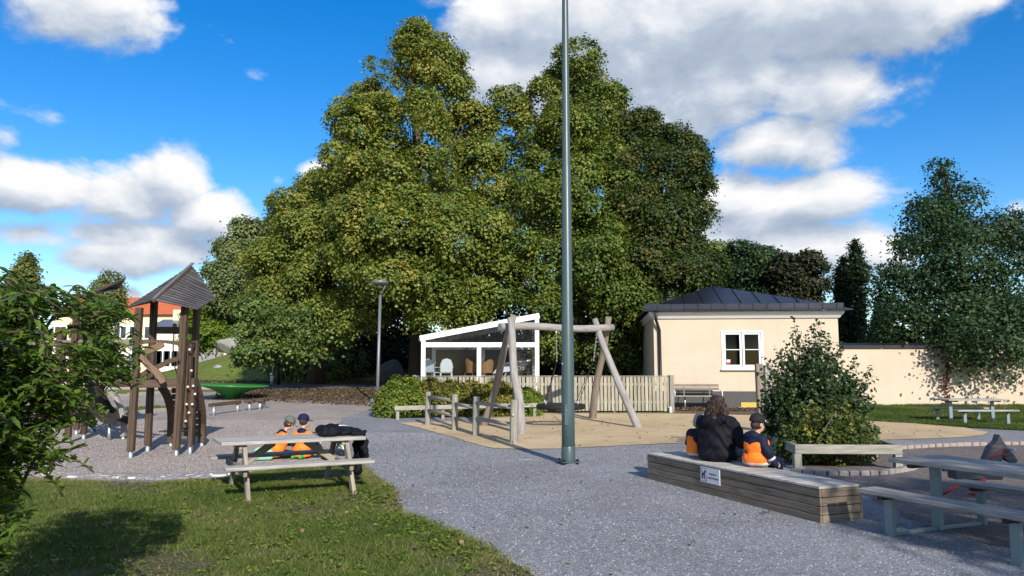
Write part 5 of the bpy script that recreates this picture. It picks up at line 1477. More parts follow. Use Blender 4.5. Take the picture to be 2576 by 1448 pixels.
# ------------------------------------------------------------ planter rail and its shrubs
PR = [Vector((4.95, 15.7, 0)), Vector((4.65, 12.85, 0)), Vector((6.27, 12.75, 0)), Vector((6.7, 15.4, 0))]
plr = thing('planter_rail', PR[1], 'low square timber rail fencing in the big shrub', 'fence')
for i in range(4):
    a, c = PR[i], PR[(i + 1) % 4]
    d = (c - a).normalized()
    mb = MB(); mb.beam(a - d * .03 + Vector((0, 0, .33)), c + d * (.05 if i == 1 else -.02) + Vector((0, 0, .33 + .002 * i)), .075, .15, ch=.008); mb.build('board', 'wood_rail', plr)
    m_ = a.lerp(c, .5)
    for q in ((a, m_) if i != 1 else (a,)):
        inn = (sum(PR, Vector()) / 4 - q).normalized() * .02
        mb = MB(); mb.beam(q + inn + Vector((0, 0, -.1)), q + inn + Vector((0, 0, .255)), .12, .11, (0, 1, 0)); mb.build('post', 'wood_rail', plr)
# upright shrub with roundish leaves
SB = Vector((5.55, 14.5, 0))
def shoot_shrub(name, label, base, shoots, leaf, mat, seed, mean=.5, spread=.16, cat='bush', per=26, asp=.8):
    rng = np.random.default_rng(seed)
    r = thing(name, base, label, cat)
    mb = MB(); LP_, LN, TT = [], [], []
    for (end, bend) in shoots:
        b0 = Vector(base) + Vector((rng.normal(0, .10), rng.normal(0, .08), 0)); e = Vector(end)
        mid = b0.lerp(e, .5) + Vector(bend)
        P = [((1 - t) ** 2) * b0 + 2 * t * (1 - t) * mid + t * t * e for t in np.linspace(0, 1, 8)]
        mb.tube(P, [.014 * (1 - .85 * i / 7) for i in range(8)], 5)
        tt = rng.normal(mean, spread)
        for k in range(per):
            t = rng.uniform(.28, 1.0); q = ((1 - t) ** 2) * b0 + 2 * t * (1 - t) * mid + t * t * e
            sp = .12 * (1.15 - t)
            o_ = rng.normal(size=3) * (sp + .03)
            LP_.append(np.array(q) + o_); LN.append(o_ * 3 + np.array([0, -.2, .6]) + rng.normal(0, .45, 3)); TT.append(tt + rng.normal(0, .12))
    mb.build('stems', 'bark', r, fixn=False)
    LP_ = np.array(LP_); S = leaf * rng.uniform(.6, 1.25, len(LP_))
    v = leaf_arrays(LP_, np.array(LN), S, S * asp, rng) - np.array(base)
    obj('foliage', raw_mesh('foliage', v, np.arange(len(v)), 4, mat, np.clip(TT, 0, 1)), r)
    return r
rng = np.random.default_rng(55)
sh = []
for k in range(430):
    a = rng.uniform(0, 6.28); rr_ = math.sqrt(rng.uniform(0, 1)) * 1.08
    z = 1.95 * math.sqrt(max(.02, 1 - (rr_ / 1.08) ** 2)) * rng.uniform(.45, 1.02) + .25
    sh.append((SB + Vector((math.cos(a) * rr_ + .06, math.sin(a) * rr_ * .8, z)), (rng.normal(0, .08), rng.normal(0, .08), rng.uniform(.05, .3))))
for (px, py) in [(1995, 800), (2000, 830), (2055, 800), (2065, 815), (2025, 850), (2085, 840), (1930, 905), (1950, 870), (2180, 955), (2195, 985), (2190, 925), (2150, 900), (1915, 935), (2110, 860), (2040, 820), (1975, 860), (2200, 1080), (2185, 1000)]:
    sh.append((at(px, py, 14.4 + rng.uniform(-.3, .3)), (0, 0, .2))); sh.append((at(px + 8, py + 20, 14.4), (0, 0, .25)))
shoot_shrub('tall_shrub', 'tall dark green shrub growing inside the timber rail', SB, sh, .085, 'leaf_shrub', 56, .45, .16, per=52)
SB2 = Vector((5.35, 13.55, 0)); sh = []
for k in range(300):
    a = rng.uniform(0, 6.28); rr_ = math.sqrt(rng.uniform(0, 1)) * .95
    z = .98 * math.sqrt(max(.02, 1 - (rr_ / .95) ** 2)) * rng.uniform(.35, 1.02) + .12
    sh.append((SB2 + Vector((math.cos(a) * rr_ + .1, math.sin(a) * rr_ * .55, z)), (rng.normal(0, .05), rng.normal(0, .05), rng.uniform(.0, .2))))
shoot_shrub('low_shrub', 'lower yellowing currant shrub at the front of the planter', SB2, sh, .070, 'leaf_shrub_low', 57, .48, .22, per=48)

# ------------------------------------------------------------ kerb stones
def kerb(name, label, pts, ln, w_, h_, mat, gap=.012, group=None, jitter=.01, z0=0.0):
    r = thing(name, (pts[0].x, pts[0].y, tz(pts[0].y)), label, 'kerb', group)
    meshes = []
    for k in range(3):
        m2 = MB(); m2.beam((-ln / 2 + gap, random.uniform(-.004, .004), 0), (ln / 2 - gap, random.uniform(-.004, .004), random.uniform(-.004, .004)), w_, h_, ch=min(.012, h_ * .25)); meshes.append(m2.mesh('stone', mat))
    d_acc = 0
    for i in range(len(pts) - 1):
        a, c = pts[i], pts[i + 1]; L_ = (Vector((c.x, c.y)) - Vector((a.x, a.y))).length; n = max(1, round(L_ / ln)); ang = math.atan2(c.y - a.y, c.x - a.x)
        for k in range(n):
            q = a.lerp(c, (k + .5) / n)
            piece('stone', random.choice(meshes), r, (q.x, q.y, tz(q.y) + z0 + random.uniform(-.008, .008)), (random.gauss(0, .02), random.gauss(0, .02), ang + random.gauss(0, jitter)), (L_ / n / ln, 1, 1))
    return r
kerb('stone_edging', 'row of granite setts edging the planter bed', gp([(1990, 1190), (2080, 1197), (2160, 1197), (2230, 1194), (2290, 1184), (2315, 1172)]), .17, .12, .10, 'kerb_stone', .008, None, .04, .03)
kerb('stone_edging', 'row of reddish setts closing the sandpit at the back', gp([(2258, 1131), (2330, 1126), (2420, 1122), (2500, 1120), (2600, 1119)]), .20, .13, .10, 'kerb_warm', .008, None, .04, .03)
kerb('stone_edging', 'straight kerb between the playground sand and the grass strip', gp([(120, 1061), (280, 1047), (418, 1034)]), .8, .14, .14, 'kerb_stone', .006, None, .01, .05)
kerb('stone_edging', 'further kerb along the lawn behind the play towers', gp([(180, 1010), (273, 1001), (412, 990)]), .9, .14, .16, 'kerb_stone', .006, None, .01, .06)
kerb('stone_edging', 'low kerb along the asphalt path behind the carousel', [Vector((x, 36.8, 0)) for x in (-34, -24, -12.5)], .9, .15, .16, 'kerb_warm', .006, None, .01, .04)
# flat cobbles let into the edge of the lawn
cb_ = thing('cobble_edging', G(400, 1208), 'strip of flat worn cobbles between lawn and sand', 'edging')
cm = []
for mt in ('stone_white', 'stone_blue', 'kerb_stone', 'kerb_warm', 'stone_grey'):
    m2 = MB(); m2.lathe((0, 0, 0), [(.50, -.02), (.50, .010), (.44, .018), (0, .020)], 7, smooth=False); cm.append(m2.mesh('cobble', mt))
line = gp([(90, 1196), (250, 1201), (400, 1205), (560, 1198), (700, 1176), (800, 1166)])
for k in range(150):
    i = random.choice([0, 1, 1, 2, 2, 3, 4]); q = line[i].lerp(line[i + 1], random.random()) + Vector((0, random.uniform(-.12, .28), 0))
    mt = random.choices(range(5), (.16, .10, .34, .25, .25))[0]
    piece('cobble', cm[mt], cb_, (q.x, q.y, .012 + random.uniform(0, .006)), (0, 0, random.uniform(0, 6.28)), (random.uniform(.10, .24), random.uniform(.07, .14), 1))
for k, (px, py, w_) in enumerate(((1320, 1157, .15), (2320 - 900, 1176, 0))):
    if w_:
        q = G(px, py); o = piece('cobble', cm[4], cb_, (q.x, q.y, .012), (0, 0, .2), (.28, .10, .5))

# ------------------------------------------------------------ spring horse
hz = Vector((6.05, 10.2, 0))
hs_ = thing('rocking_horse', hz, 'dark timber spring horse with red bridle behind the steel table', 'play horse')
def hq(x, y, z): return hz + Vector((x, y, z))
mb = MB()
for k in range(3): mb.beam(hq(-.36, -.075 + .075 * k, .30), hq(.24, -.075 + .075 * k, .30), .072, .15, ch=.012)
mb.build('body', 'wood_slat', hs_)
P = [(.02, .34), (.22, .34), (.26, .45), (.285, .52), (.34, .46), (.43, .42), (.47, .455), (.43, .53), (.36, .62), (.30, .70), (.255, .79), (.225, .71), (.14, .64), (.06, .48)]
mb = MB(); mb.plate([hq(x, -.055, z) for x, z in P], -.0, (0, 1, 0)) if False else mb.plate([hq(x, -.06, z) for x, z in P], .12, (0, -1, 0)); mb.build('head', 'wood_slat', hs_)
mb = MB(); mb.tube([hq(.10, -.066, .48), hq(.19, -.072, .53), hq(.28, -.066, .60)], .012, 6); mb.tube([hq(.30, -.066, .50), hq(.36, -.066, .585)], .010, 6); mb.build('bridle', 'red_paint', hs_)
mb = MB(); mb.tube([hq(.33, -.24, .62), hq(.33, .24, .62)], .018, 8); mb.build('handle', 'steel', hs_)
mb = MB(); mb.tube([hq(-.20, -.22, .20), hq(-.35, -.20, .18), hq(-.46, -.12, .10), hq(-.48, .0, .03)], .018, 8); mb.tube([hq(-.2, -.22, .2), hq(-.05, -.2, .24)], .018, 8); mb.build('foot_bar', 'red_paint', hs_)
mb = MB(); mb.tube([hq(-.05 + .085 * math.cos(t), .085 * math.sin(t), .012 + .215 * t / 25) for t in np.linspace(0, 25, 90)], .013, 6); mb.build('spring', 'red_paint', hs_)
mb = MB(); mb.box(hq(-.45, 0, .38), (.05, .06, .12)); mb.build('tail', 'wood_slat', hs_)

# ------------------------------------------------------------ play tower with shingled roof
def slat_face(name, parent, ridge, edge, n, mat, over=.02):
    """boards from the ridge line to the outer edge line, lapped like shingles; both lines run from eave (0) to peak (1)"""
    def along(path, t):
        L_ = [0]
        for i in range(len(path) - 1): L_.append(L_[-1] + (path[i + 1] - path[i]).length)
        s_ = t * L_[-1]
        for i in range(len(path) - 1):
            if s_ <= L_[i + 1] + 1e-9: return path[i].lerp(path[i + 1], (s_ - L_[i]) / max(1e-9, L_[i + 1] - L_[i]))
        return path[-1].copy()
    for i in range(n):
        t0, t1 = i / n, min(1, (i + 1.35) / n)
        a0, e0_, a1, e1 = along(ridge, t0), along(edge, t0), along(ridge, t1), along(edge, t1)
        if (a0 - e0_).length < .03: continue
        nn = ((e0_ - a0).cross(a1 - a0)); nn.normalize()
        if nn.z < 0: nn = -nn
        lift = nn * .016
        d = (e0_ - a0).normalized()
        j = random.uniform(0, .03)
        P = [a0 + lift, e0_ + lift + d * j, e1 + d * j * .5, a1]
        m2 = MB()
        nn2 = nn
        m2.plate(P, .018, nn2, gc=[(0, 0, 0), ((e0_ - a0).length, 0, 0), ((e0_ - a0).length, .09, 0), (0, .09, 0)] + [(0, 0, .02), ((e0_ - a0).length, 0, .02), ((e0_ - a0).length, .09, .02), (0, .09, .02)])
        m2.build(name, mat, parent)
tw = thing('play_tower', (-6.7, 15.0, 0), 'brown timber play tower with peaked shingle roof and climbing wall', 'play tower')
TP = {'fl': G(328, 1153), 'fr': G(443, 1148), 'bl': G(371, 1137), 'br': G(480, 1135)}
TT_ = {'fl': at(355, 778, 14.45), 'fr': at(469, 775, 14.75), 'bl': at(390, 757, 15.5), 'br': at(497, 776, 15.65)}
def tpost(a, top, parent, w_=.115):
    up = Vector((0, 1, 0))
    a = a.copy(); tp_ = Vector((a.x + (top.x - a.x) * .8, a.y, top.z))
    for s_ in (-1, 1):
        m2 = MB(); m2.beam(a + Vector((s_ * w_ * .26, 0, .13)), tp_ + Vector((s_ * w_ * .26, 0, 0)), w_ * .49, w_, up, .008); m2.build('post', 'wood_brown', parent)
    m2 = MB(); m2.tube([a + Vector((0, 0, -.1)), a + Vector((0, 0, .145))], .042, 10); m2.build('post_foot', 'steel', parent)
    return tp_
tops = {k: tpost(TP[k], TT_[k] + Vector((0, 0, .03)), tw) for k in TP}
A_ = at(481, 668, 15.1); N_ = at(385, 755, 14.05); L_c = at(317, 775, 15.0); Bt = at(493, 778, 14.55); R_ = at(541, 750, 15.75); K_ = at(425, 752, 16.3)
rf_ = bpy.data.objects.new('roof', MB().beam(N_ - Vector((0, 0, .02)), A_ - Vector((0, 0, .02)), .05, .05).mesh('roof', 'wood_brown', ORG[tw.name])); col.objects.link(rf_); rf_.parent = tw; ORG[rf_.name] = ORG[tw.name]
slat_face('roof_slat', rf_, [N_, A_], [Bt, R_, A_], 16, 'wood_slat')
slat_face('roof_slat', rf_, [N_, A_], [L_c, A_], 16, 'wood_slat')
slat_face('roof_slat', rf_, [K_, A_], [L_c, A_], 12, 'wood_slat')
slat_face('roof_slat', rf_, [K_, A_], [R_, A_], 12, 'wood_slat')
mb = MB(); mb.beam(N_ + Vector((0, 0, .025)), A_ + (A_ - N_).normalized() * .06 + Vector((0, 0, .025)), .06, .03); mb.build('ridge_board', 'wood_slat', rf_)
def bar(a, b_, w_, h_, name, mat, parent, arch=0):
    m2 = MB()
    if arch:
        P = [a.lerp(b_, t) + Vector((0, 0, arch * math.sin(math.pi * t))) for t in np.linspace(0, 1, 9)]
        for i in range(8): m2.beam(P[i] - (P[i + 1] - P[i]) * .03, P[i + 1], w_, h_ * (1.25 - .5 * math.sin(math.pi * (i + .5) / 8)), ch=.004)
    else: m2.beam(a, b_, w_, h_)
    return m2.build(name, mat, parent)
def onpost(k, z): 
    a = TP[k]; t = z / tops[k].z; return a.lerp(tops[k], t)
ZP = 1.36
for (a, c) in (('fl', 'fr'), ('bl', 'br'), ('fl', 'bl'), ('fr', 'br')):
    bar(onpost(a, ZP), onpost(c, ZP), .06, .15, 'platform_beam', 'wood_brown', tw)
for i in range(7):
    t = (i + .5) / 7; a = onpost('fl', ZP + .05).lerp(onpost('bl', ZP + .05), t); c = onpost('fr', ZP + .05).lerp(onpost('br', ZP + .05), t); bar(a, c, .13, .03, 'floor_plank', 'wood_brown', tw)
bar(onpost('fl', 2.12), onpost('fr', 2.10), .05, .075, 'rail', 'wood_brown', tw, .035)
bar(onpost('bl', 2.40), onpost('br', 2.40), .06, .14, 'rail', 'wood_brown', tw)
bar(onpost('fr', 2.10), onpost('br', 2.10), .06, .12, 'rail', 'wood_brown', tw)
# curled panels in the front opening
def cpt(x, y, D=14.5): return at((300 + x * .4004) * .9433, (680 + y * .4004) * .9433, D)
def ribbon(name, pts, w_, th, mat, D=14.5):
    P = [cpt(x, y, D) for x, y in pts]
    Q = []
    n = 18
    for i in range(n):
        t = i / (n - 1) * (len(P) - 1); k = min(int(t), len(P) - 2); f = t - k
        p0 = P[max(k - 1, 0)]; p1 = P[k]; p2 = P[k + 1]; p3 = P[min(k + 2, len(P) - 1)]
        Q.append(.5 * ((2 * p1) + (p2 - p0) * f + (2 * p0 - 5 * p1 + 4 * p2 - p3) * f * f + (3 * p1 - p0 - 3 * p2 + p3) * f ** 3))
    vs_, fs, gs = [], [], []
    t = 0
    for i, q in enumerate(Q):
        d = (Q[min(i + 1, n - 1)] - Q[max(i - 1, 0)]).normalized(); W = d.cross(Vector((0, 1, 0))).normalized()
        if i: t += (Q[i] - Q[i - 1]).length
        ww = w_ * (.82 if i in (0, n - 1) else 1)
        for (a, b_) in ((-.5, -.5), (.5, -.5), (.5, .5), (-.5, .5)):
            vs_.append(q + W * (a * ww) + Vector((0, b_ * th, 0))); gs.append((t, a * ww, b_ * th))
    for i in range(n - 1):
        for k in range(4): fs.append((i * 4 + k, i * 4 + (k + 1) % 4, i * 4 + 4 + (k + 1) % 4, i * 4 + 4 + k))
    fs += [(0, 1, 2, 3), ((n - 1) * 4 + 3, (n - 1) * 4 + 2, (n - 1) * 4 + 1, (n - 1) * 4)]
    m2 = MB(); m2.add(vs_, fs, gs); return m2.build(name, mat, tw)
ribbon('curved_board', [(338, 590), (290, 615), (225, 645), (205, 685), (240, 735), (290, 775), (325, 820), (340, 850)], .115, .045, 'wood_tan', 14.42)
ribbon('curved_board', [(175, 815), (240, 770), (310, 740), (380, 705), (442, 690)], .085, .045, 'wood_brown', 14.55)
# climbing wall boards with holds
for (x0_, x1_, y0_, y1_, D) in ((498, 482, 580, 1150, 14.95), (522, 500, 590, 1140, 15.05), (541, 518, 820, 1275, 14.95)):
    a = cpt(x0_, y0_, D); c = cpt(x1_, y1_, D); mb = MB(); mb.beam(a, c, .07, .10, (0, 1, 0), .006); mb.build('climbing_board', 'wood_brown', tw)
a = cpt(517, 1275, 14.95); mb = MB(); mb.tube([Vector((a.x, a.y, -.1)), Vector((a.x, a.y, a.z + .03))], .04, 10); mb.build('post_foot', 'steel', tw)
for (x, y) in [(512, 630), (524, 770), (500, 878), (536, 872), (548, 926), (492, 994), (530, 994), (508, 1050), (486, 1106)]:
    q = cpt(x, y, 14.85); mb = MB(); mb.lathe(q, [(0, .05), (.018, .047), (.026, .024), (.022, 0), (0, 0)], 9, axis=(.5, -.85, .1)); mb.build('hold', 'hold_white', tw)
# arched climbing legs at the back and the dark panel between them
for pts, D in (([(325, 875), (365, 940), (390, 1040), (392, 1130), (388, 1252)], 16.6), ([(545, 830), (575, 930), (595, 1040), (598, 1130), (594, 1250)], 16.6)):
    P = [cpt(x, y, 15.7 + (D - 15.7) * min(1, (y - 820) / 300)) for x, y in pts]
    mb = MB()
    Q = []
    for i in range(15):
        t = i / 14 * (len(P) - 1); k = min(int(t), len(P) - 2); f = t - k
        p0 = P[max(k - 1, 0)]; p1 = P[k]; p2 = P[k + 1]; p3 = P[min(k + 2, len(P) - 1)]
        Q.append(.5 * ((2 * p1) + (p2 - p0) * f + (2 * p0 - 5 * p1 + 4 * p2 - p3) * f * f + (3 * p1 - p0 - 3 * p2 + p3) * f ** 3))
    for i in range(14): mb.beam(Q[i] - (Q[i + 1] - Q[i]) * .04, Q[i + 1], .14, .10, (1, 0, 0) if False else (0, 1, 0), .008)
    mb.build('arched_leg', 'wood_brown', tw)
    q = Q[-1]; mb = MB(); mb.tube([Vector((q.x, q.y, -.1)), Vector((q.x, q.y, q.z + .03))], .042, 10); mb.build('post_foot', 'steel', tw)
for i in range(9):
    t = i / 8; a = cpt(395 + 0 * t, 860 + 330 * t, 15.75 + .7 * t); c = cpt(572, 860 + 330 * t, 15.75 + .7 * t); bar(a, c, .03, .105, 'panel_board', 'wood_brown', tw)
mb = MB(); mb.tube([cpt(412, 470, 15.6), cpt(404, 620, 15.3), cpt(414, 740, 15.2), cpt(436, 812, 15.2)], .012, 6); mb.build('climbing_rope', 'rope_black', tw)
mb = MB(); mb.lathe(cpt(414, 478, 15.6), [(0, -.09), (.04, -.05), (.045, .05), (0, .08)], 10); mb.build('pulley', 'lamp_grey', tw)

# second and third tower, mostly behind the foreground shrub, with slide and bridge
def c1(x, y, D): return at(x * .4144 * .9433, (650 + y * .4144) * .9433, D)
tw2 = thing('play_tower', (-9.6, 18.2, 0), 'second play tower behind the leafy shrub with dark slide', 'play tower')
for (bx, by, px) in ((435, 1270, 0), (537, 1245, 0), (490, 1215, 0), (590, 1195, 0)):
    a = at(bx * .4144 * .9433, (650 + by * .4144) * .9433, 17); g0 = G(bx * .4144 * .9433, (650 + by * .4144) * .9433 + 6)
    tpost(g0, Vector((g0.x + .05, g0.y, 3.05)), tw2, .115)
A2 = c1(802, 225, 18.8); N2 = c1(560, 330, 17.6); L2 = c1(330, 400, 18.2); Bt2 = c1(740, 300, 18.4); R2 = c1(770, 275, 19.4); K2 = c1(600, 330, 20)
r2 = bpy.data.objects.new('roof', MB().beam(N2, A2, .05, .05).mesh('roof', 'wood_brown', ORG[tw2.name])); col.objects.link(r2); r2.parent = tw2; ORG[r2.name] = ORG[tw2.name]
slat_face('roof_slat', r2, [N2, A2], [Bt2, R2, A2], 12, 'wood_slat'); slat_face('roof_slat', r2, [N2, A2], [L2, A2], 14, 'wood_slat'); slat_face('roof_slat', r2, [K2, A2], [L2, A2], 10, 'wood_slat')
for i in range(6):
    a = c1(430, 915 - i * 2, 17.6 + .2 * i); c = c1(600, 915 - i * 2, 17.8 + .2 * i); bar(a, c, .18, .05, 'floor_plank', 'wood_brown', tw2)
mb = MB(); mb.tube([c1(-80, 655, 18.4), c1(200, 645, 18.0), c1(500, 638, 17.4), c1(870, 636, 15.2)], .075, 10, wob=.02); mb.build('log_rail', 'wood_log_warm', tw2)
# slide
S0 = [c1(590, 920, 18.2), c1(610, 1000, 18.1), c1(650, 1080, 18.0), c1(710, 1140, 17.9), c1(790, 1165, 17.8)]
vs_, fs = [], []
for q in S0:
    for (dx, dz) in ((-.28, .14), (-.26, 0), (.26, 0), (.28, .14)): vs_.append(q + Vector((dx * .35, dx * .95, dz)))
for i in range(len(S0) - 1):
    for k in range(3): fs.append((i * 4 + k, i * 4 + k + 1, i * 4 + 4 + k + 1, i * 4 + 4 + k))
mb = MB(); mb.add(vs_, fs); sl_ = mb.build('slide', 'slide_dark', tw2)
so = sl_.modifiers.new('thickness', 'SOLIDIFY'); so.thickness = .02
q = S0[-1]; mb = MB(); mb.tube([Vector((q.x - .3, q.y, -.05)), q + Vector((-.3, 0, .02))], .035, 8); mb.build('slide_foot', 'steel', tw2)
P = [c1(600, 870, 18.4), c1(680, 920, 18.4), c1(745, 985, 18.3), c1(785, 1060, 18.2), c1(800, 1140, 18.2), c1(793, 1240, 18.2)]
mb = MB()
for i in range(len(P) - 1): mb.beam(P[i] - (P[i + 1] - P[i]) * .05, P[i + 1], .10, .14, (0, 1, 0), .01)
mb.build('curved_post', 'wood_log', tw2)
q = P[-1]; mb = MB(); mb.tube([Vector((q.x, q.y, -.1)), q + Vector((0, 0, .03))], .04, 10); mb.build('post_foot', 'steel', tw2)
for (x, y) in ((735, 962), (805, 1085), (690, 930)):
    q = c1(x, y, 18.15); mb = MB(); mb.beam(q, q + Vector((.12, -.05, .06)), .03, .03); mb.build('foot_peg', 'wood_log', tw2)
br = thing('plank_bridge', (-8.2, 16.6, 0), 'swaying plank bridge hung between the two play towers', 'bridge')
for i, (x0_, x1_) in enumerate(((575, 705), (727, 855), (440, 560))):
    D0 = 17.6 - i * .9 if i < 2 else 18
    a, c = c1(x0_, 914, D0), c1(x1_, 912, D0 - .5); mb = MB(); mb.beam(a, c, .35, .05); mb.build('plank', 'wood_brown', br)
    m_ = c1(x0_ + 5, 910, D0); mb = MB(); mb.lathe(m_ + Vector((0, -.19, 0)), [(0, -.09), (.045, -.06), (.05, .05), (0, .09)], 10); mb.build('shackle', 'hold_white', br)
mb = MB(); mb.tube([c1(520, 790, 17.8), c1(600, 822, 17.4), c1(690, 832, 16.9), c1(752, 830, 16.5), c1(860, 770, 15.2)], .014, 6); mb.build('hand_rope', 'hold_white', br)
mb = MB(); mb.tube([c1(752, 830, 16.5), c1(750, 890, 16.5)], .012, 6); mb.tube([c1(690, 832, 16.9), c1(682, 890, 16.9)], .012, 6); mb.build('hanger', 'steel', br)
mb = MB(); mb.tube([c1(760, 740, 15.6), c1(810, 752, 15.4), c1(860, 735, 15.2)], .014, 6); mb.tube([c1(845, 660, 15.2), c1(845, 760, 15.2)], .03, 8); mb.build('upper_rope', 'steel', br)
tw3 = thing('play_tower', (-12.4, 20.5, 0), 'third small play tower deep behind the leafy shrub', 'play tower')
for x in (245, 350, 270, 375):
    g0 = G(x * .4144 * .9433, 1084 + (0 if x in (245, 350) else -12)); tpost(g0, Vector((g0.x, g0.y, 2.72)), tw3, .13)
A3 = c1(330, 330, 21); N3 = c1(270, 400, 20); L3 = c1(180, 430, 20.6); R3 = c1(400, 425, 20.6); K3 = c1(300, 400, 22)
r3 = bpy.data.objects.new('roof', MB().beam(N3, A3, .05, .05).mesh('roof', 'wood_brown', ORG[tw3.name])); col.objects.link(r3); r3.parent = tw3; ORG[r3.name] = ORG[tw3.name]
slat_face('roof_slat', r3, [N3, A3], [L3, A3], 9, 'wood_slat'); slat_face('roof_slat', r3, [N3, A3], [R3, A3], 9, 'wood_slat'); slat_face('roof_slat', r3, [K3, A3], [R3, A3], 7, 'wood_slat'); slat_face('roof_slat', r3, [K3, A3], [L3, A3], 7, 'wood_slat')
a = c1(230, 760, 20.3); c = c1(370, 760, 20.3); bar(a, c, .05, .12, 'rail', 'wood_brown', tw3)

# ------------------------------------------------------------ carousel dish, balance beam, stumps
cq = G(580, 1004)
ca = thing('carousel', cq, 'green tilted dish carousel on the sand', 'carousel')
mb = MB(); ax = Vector((.045, 0, 1)).normalized()
mb.lathe(cq, [(.16, -.05), (.16, .04), (.22, .10), (.40, .22), (.75, .38), (1.20, .50), (1.45, .555), (1.47, .585), (1.44, .60), (1.2, .57), (.7, .52), (0, .50)], 56, axis=ax); mb.build('dish', 'green_paint', ca)
bmq0, bmq1 = G(537, 1047), G(597, 1038)
bm_ = thing('balance_beam', bmq0, 'low balance beam on two steel feet in the sand', 'balance beam')
mb = MB(); mb.beam(bmq0 + Vector((-.10, -.1, .36)), bmq1 + Vector((.06, .1, .36)), .12, .11); mb.build('beam', 'wood_brown', bm_)
for q in (bmq0, bmq1): mb = MB(); mb.tube([q + Vector((0, 0, -.05)), q + Vector((0, 0, .32))], .055, 10); mb.build('foot', 'steel', bm_)
for k, (px, py, lab) in enumerate(((627, 1034, 'single stepping stump on a steel foot between beam and stump pair'), (653, 1032, 'nearer stepping stump of the close pair on the sand'), (663, 1029, 'farther stepping stump of the close pair on the sand'))):
    q = G(px, py); r = thing('stepping_stump', q, lab, 'stepping stump', 'stepping stumps in the sand')
    mb = MB(); mb.tube([q + Vector((0, 0, -.05)), q + Vector((0, 0, .30))], .06, 10); mb.build('foot', 'steel', r)
    mb = MB(); mb.beam(q + Vector((-.17, 0, .345)), q + Vector((.17, 0, .345)), .30, .10, ch=.02); mb.build('top', 'wood_brown', r)

# ------------------------------------------------------------ leafy shrub in the left foreground
rng = np.random.default_rng(88)
fb = Vector((-3.35, 4.6, 0))
fs_ = thing('leafy_shrub', fb, 'arching long leaved shrub reaching in beside the lawn', 'bush')
ends = []
for (px, py, rx, ry, n, D) in [(50, 735, 65, 40, 30, 4.8), (40, 790, 60, 50, 34, 4.7), (205, 745, 45, 25, 15, 4.8), (130, 745, 45, 30, 14, 4.8), (290, 765, 45, 40, 18, 4.7), (265, 840, 40, 30, 14, 4.7), (40, 860, 80, 60, 46, 4.6), (130, 930, 90, 50, 50, 4.6), (250, 900, 60, 40, 22, 4.6), (315, 875, 30, 30, 10, 4.7), (70, 990, 100, 70, 66, 4.4),
                            (190, 990, 60, 40, 26, 4.5), (50, 1080, 85, 60, 56, 4.3), (120, 1120, 40, 30, 16, 4.3), (15, 1180, 55, 55, 24, 4.2), (15, 1290, 35, 60, 16, 4.1), (5, 1370, 25, 30, 7, 4.0), (330, 905, 35, 15, 8, 4.7), (-60, 900, 80, 200, 80, 4.6), (-70, 1150, 60, 160, 36, 4.4), (-80, 760, 80, 80, 26, 4.7), (-220, 850, 160, 200, 110, 4.2), (-200, 1150, 140, 200, 70, 3.9), (-60, 760, 60, 80, 20, 3.9), (-190, 1000, 110, 160, 90, 3.4), (-150, 820, 90, 90, 40, 3.6)]:
    for k in range(n):
        a = rng.uniform(0, 6.28); r_ = math.sqrt(rng.uniform()); ends.append((at(px + math.cos(a) * rx * r_, py + math.sin(a) * ry * r_, D + rng.uniform(-.35, .45)), rng.uniform()))
mb = MB(); VL, FL_, TL = [], [], []
def lance(base, d, up, L_, W, tint):
    """long leaf: keel, two halves, drooping tip"""
    s_ = np.cross(d, up); s_ = s_ / (np.linalg.norm(s_) + 1e-9); u_ = np.cross(s_, d)
    n0 = len(VL)
    for (t, w_) in ((0, .06), (.3, .5), (.65, .42), (1.0, .0)):
        c = base + d * (L_ * t) - np.array([0, 0, 1]) * (L_ * .42 * t * t)
        VL.append(c + s_ * W * w_ + u_ * W * .22 * (w_ > 0)); VL.append(c); VL.append(c - s_ * W * w_ + u_ * W * .22 * (w_ > 0))
    for i in range(3):
        for k in range(2):
            FL_.append((n0 + i * 3 + k, n0 + i * 3 + k + 1, n0 + i * 3 + 4 + k, n0 + i * 3 + 3 + k)); TL.append(tint)
stems_pts = []
for (e, u0) in ends:
    out_ = (e - (fb + Vector((0, 0, e.z * .6)))); out_.z = 0; out_.normalize()
    dirn = (out_ + Vector((rng.normal(0, .6), rng.normal(0, .6), rng.uniform(-.3, .9)))).normalized()
    Ls = rng.uniform(.16, .32)
    s0_ = e - dirn * Ls
    P = [s0_ + dirn * (Ls * t) - Vector((0, 0, .10 * t * t)) for t in (0, .33, .66, 1)]
    mb.tube(P, [.005, .004, .003, .0015], 4)
    tt = rng.normal(.45, .2)
    nl = rng.integers(9, 15)
    for k in range(nl):
        t = (k + .5) / nl; q = s0_ + dirn * (Ls * t) - Vector((0, 0, .10 * t * t))
        a = k * 2.4 + u0 * 6
        rd = Vector((math.cos(a), math.sin(a), rng.uniform(.0, .5))); ld = (dirn * .75 + rd * .9).normalized()
        lance(np.array(q), np.array(ld), np.array([0, 0, 1.]) + rng.normal(0, .25, 3), rng.uniform(.065, .105), rng.uniform(.024, .034), tt + rng.normal(0, .12))
    stems_pts.append(s0_)
for k in range(26):
    s0_ = stems_pts[rng.integers(0, len(stems_pts))]
    b0 = fb + Vector((rng.normal(0, .12), rng.normal(0, .12), -.05)); m_ = b0.lerp(s0_, .55) + Vector((-.15, 0, .35))
    mb.tube([((1 - t) ** 2) * b0 + 2 * t * (1 - t) * m_ + t * t * s0_ for t in np.linspace(0, 1, 9)], [.022 * (1 - .8 * t) for t in np.linspace(0, 1, 9)], 6)
mb.build('stems', 'bark', fs_, fixn=False)
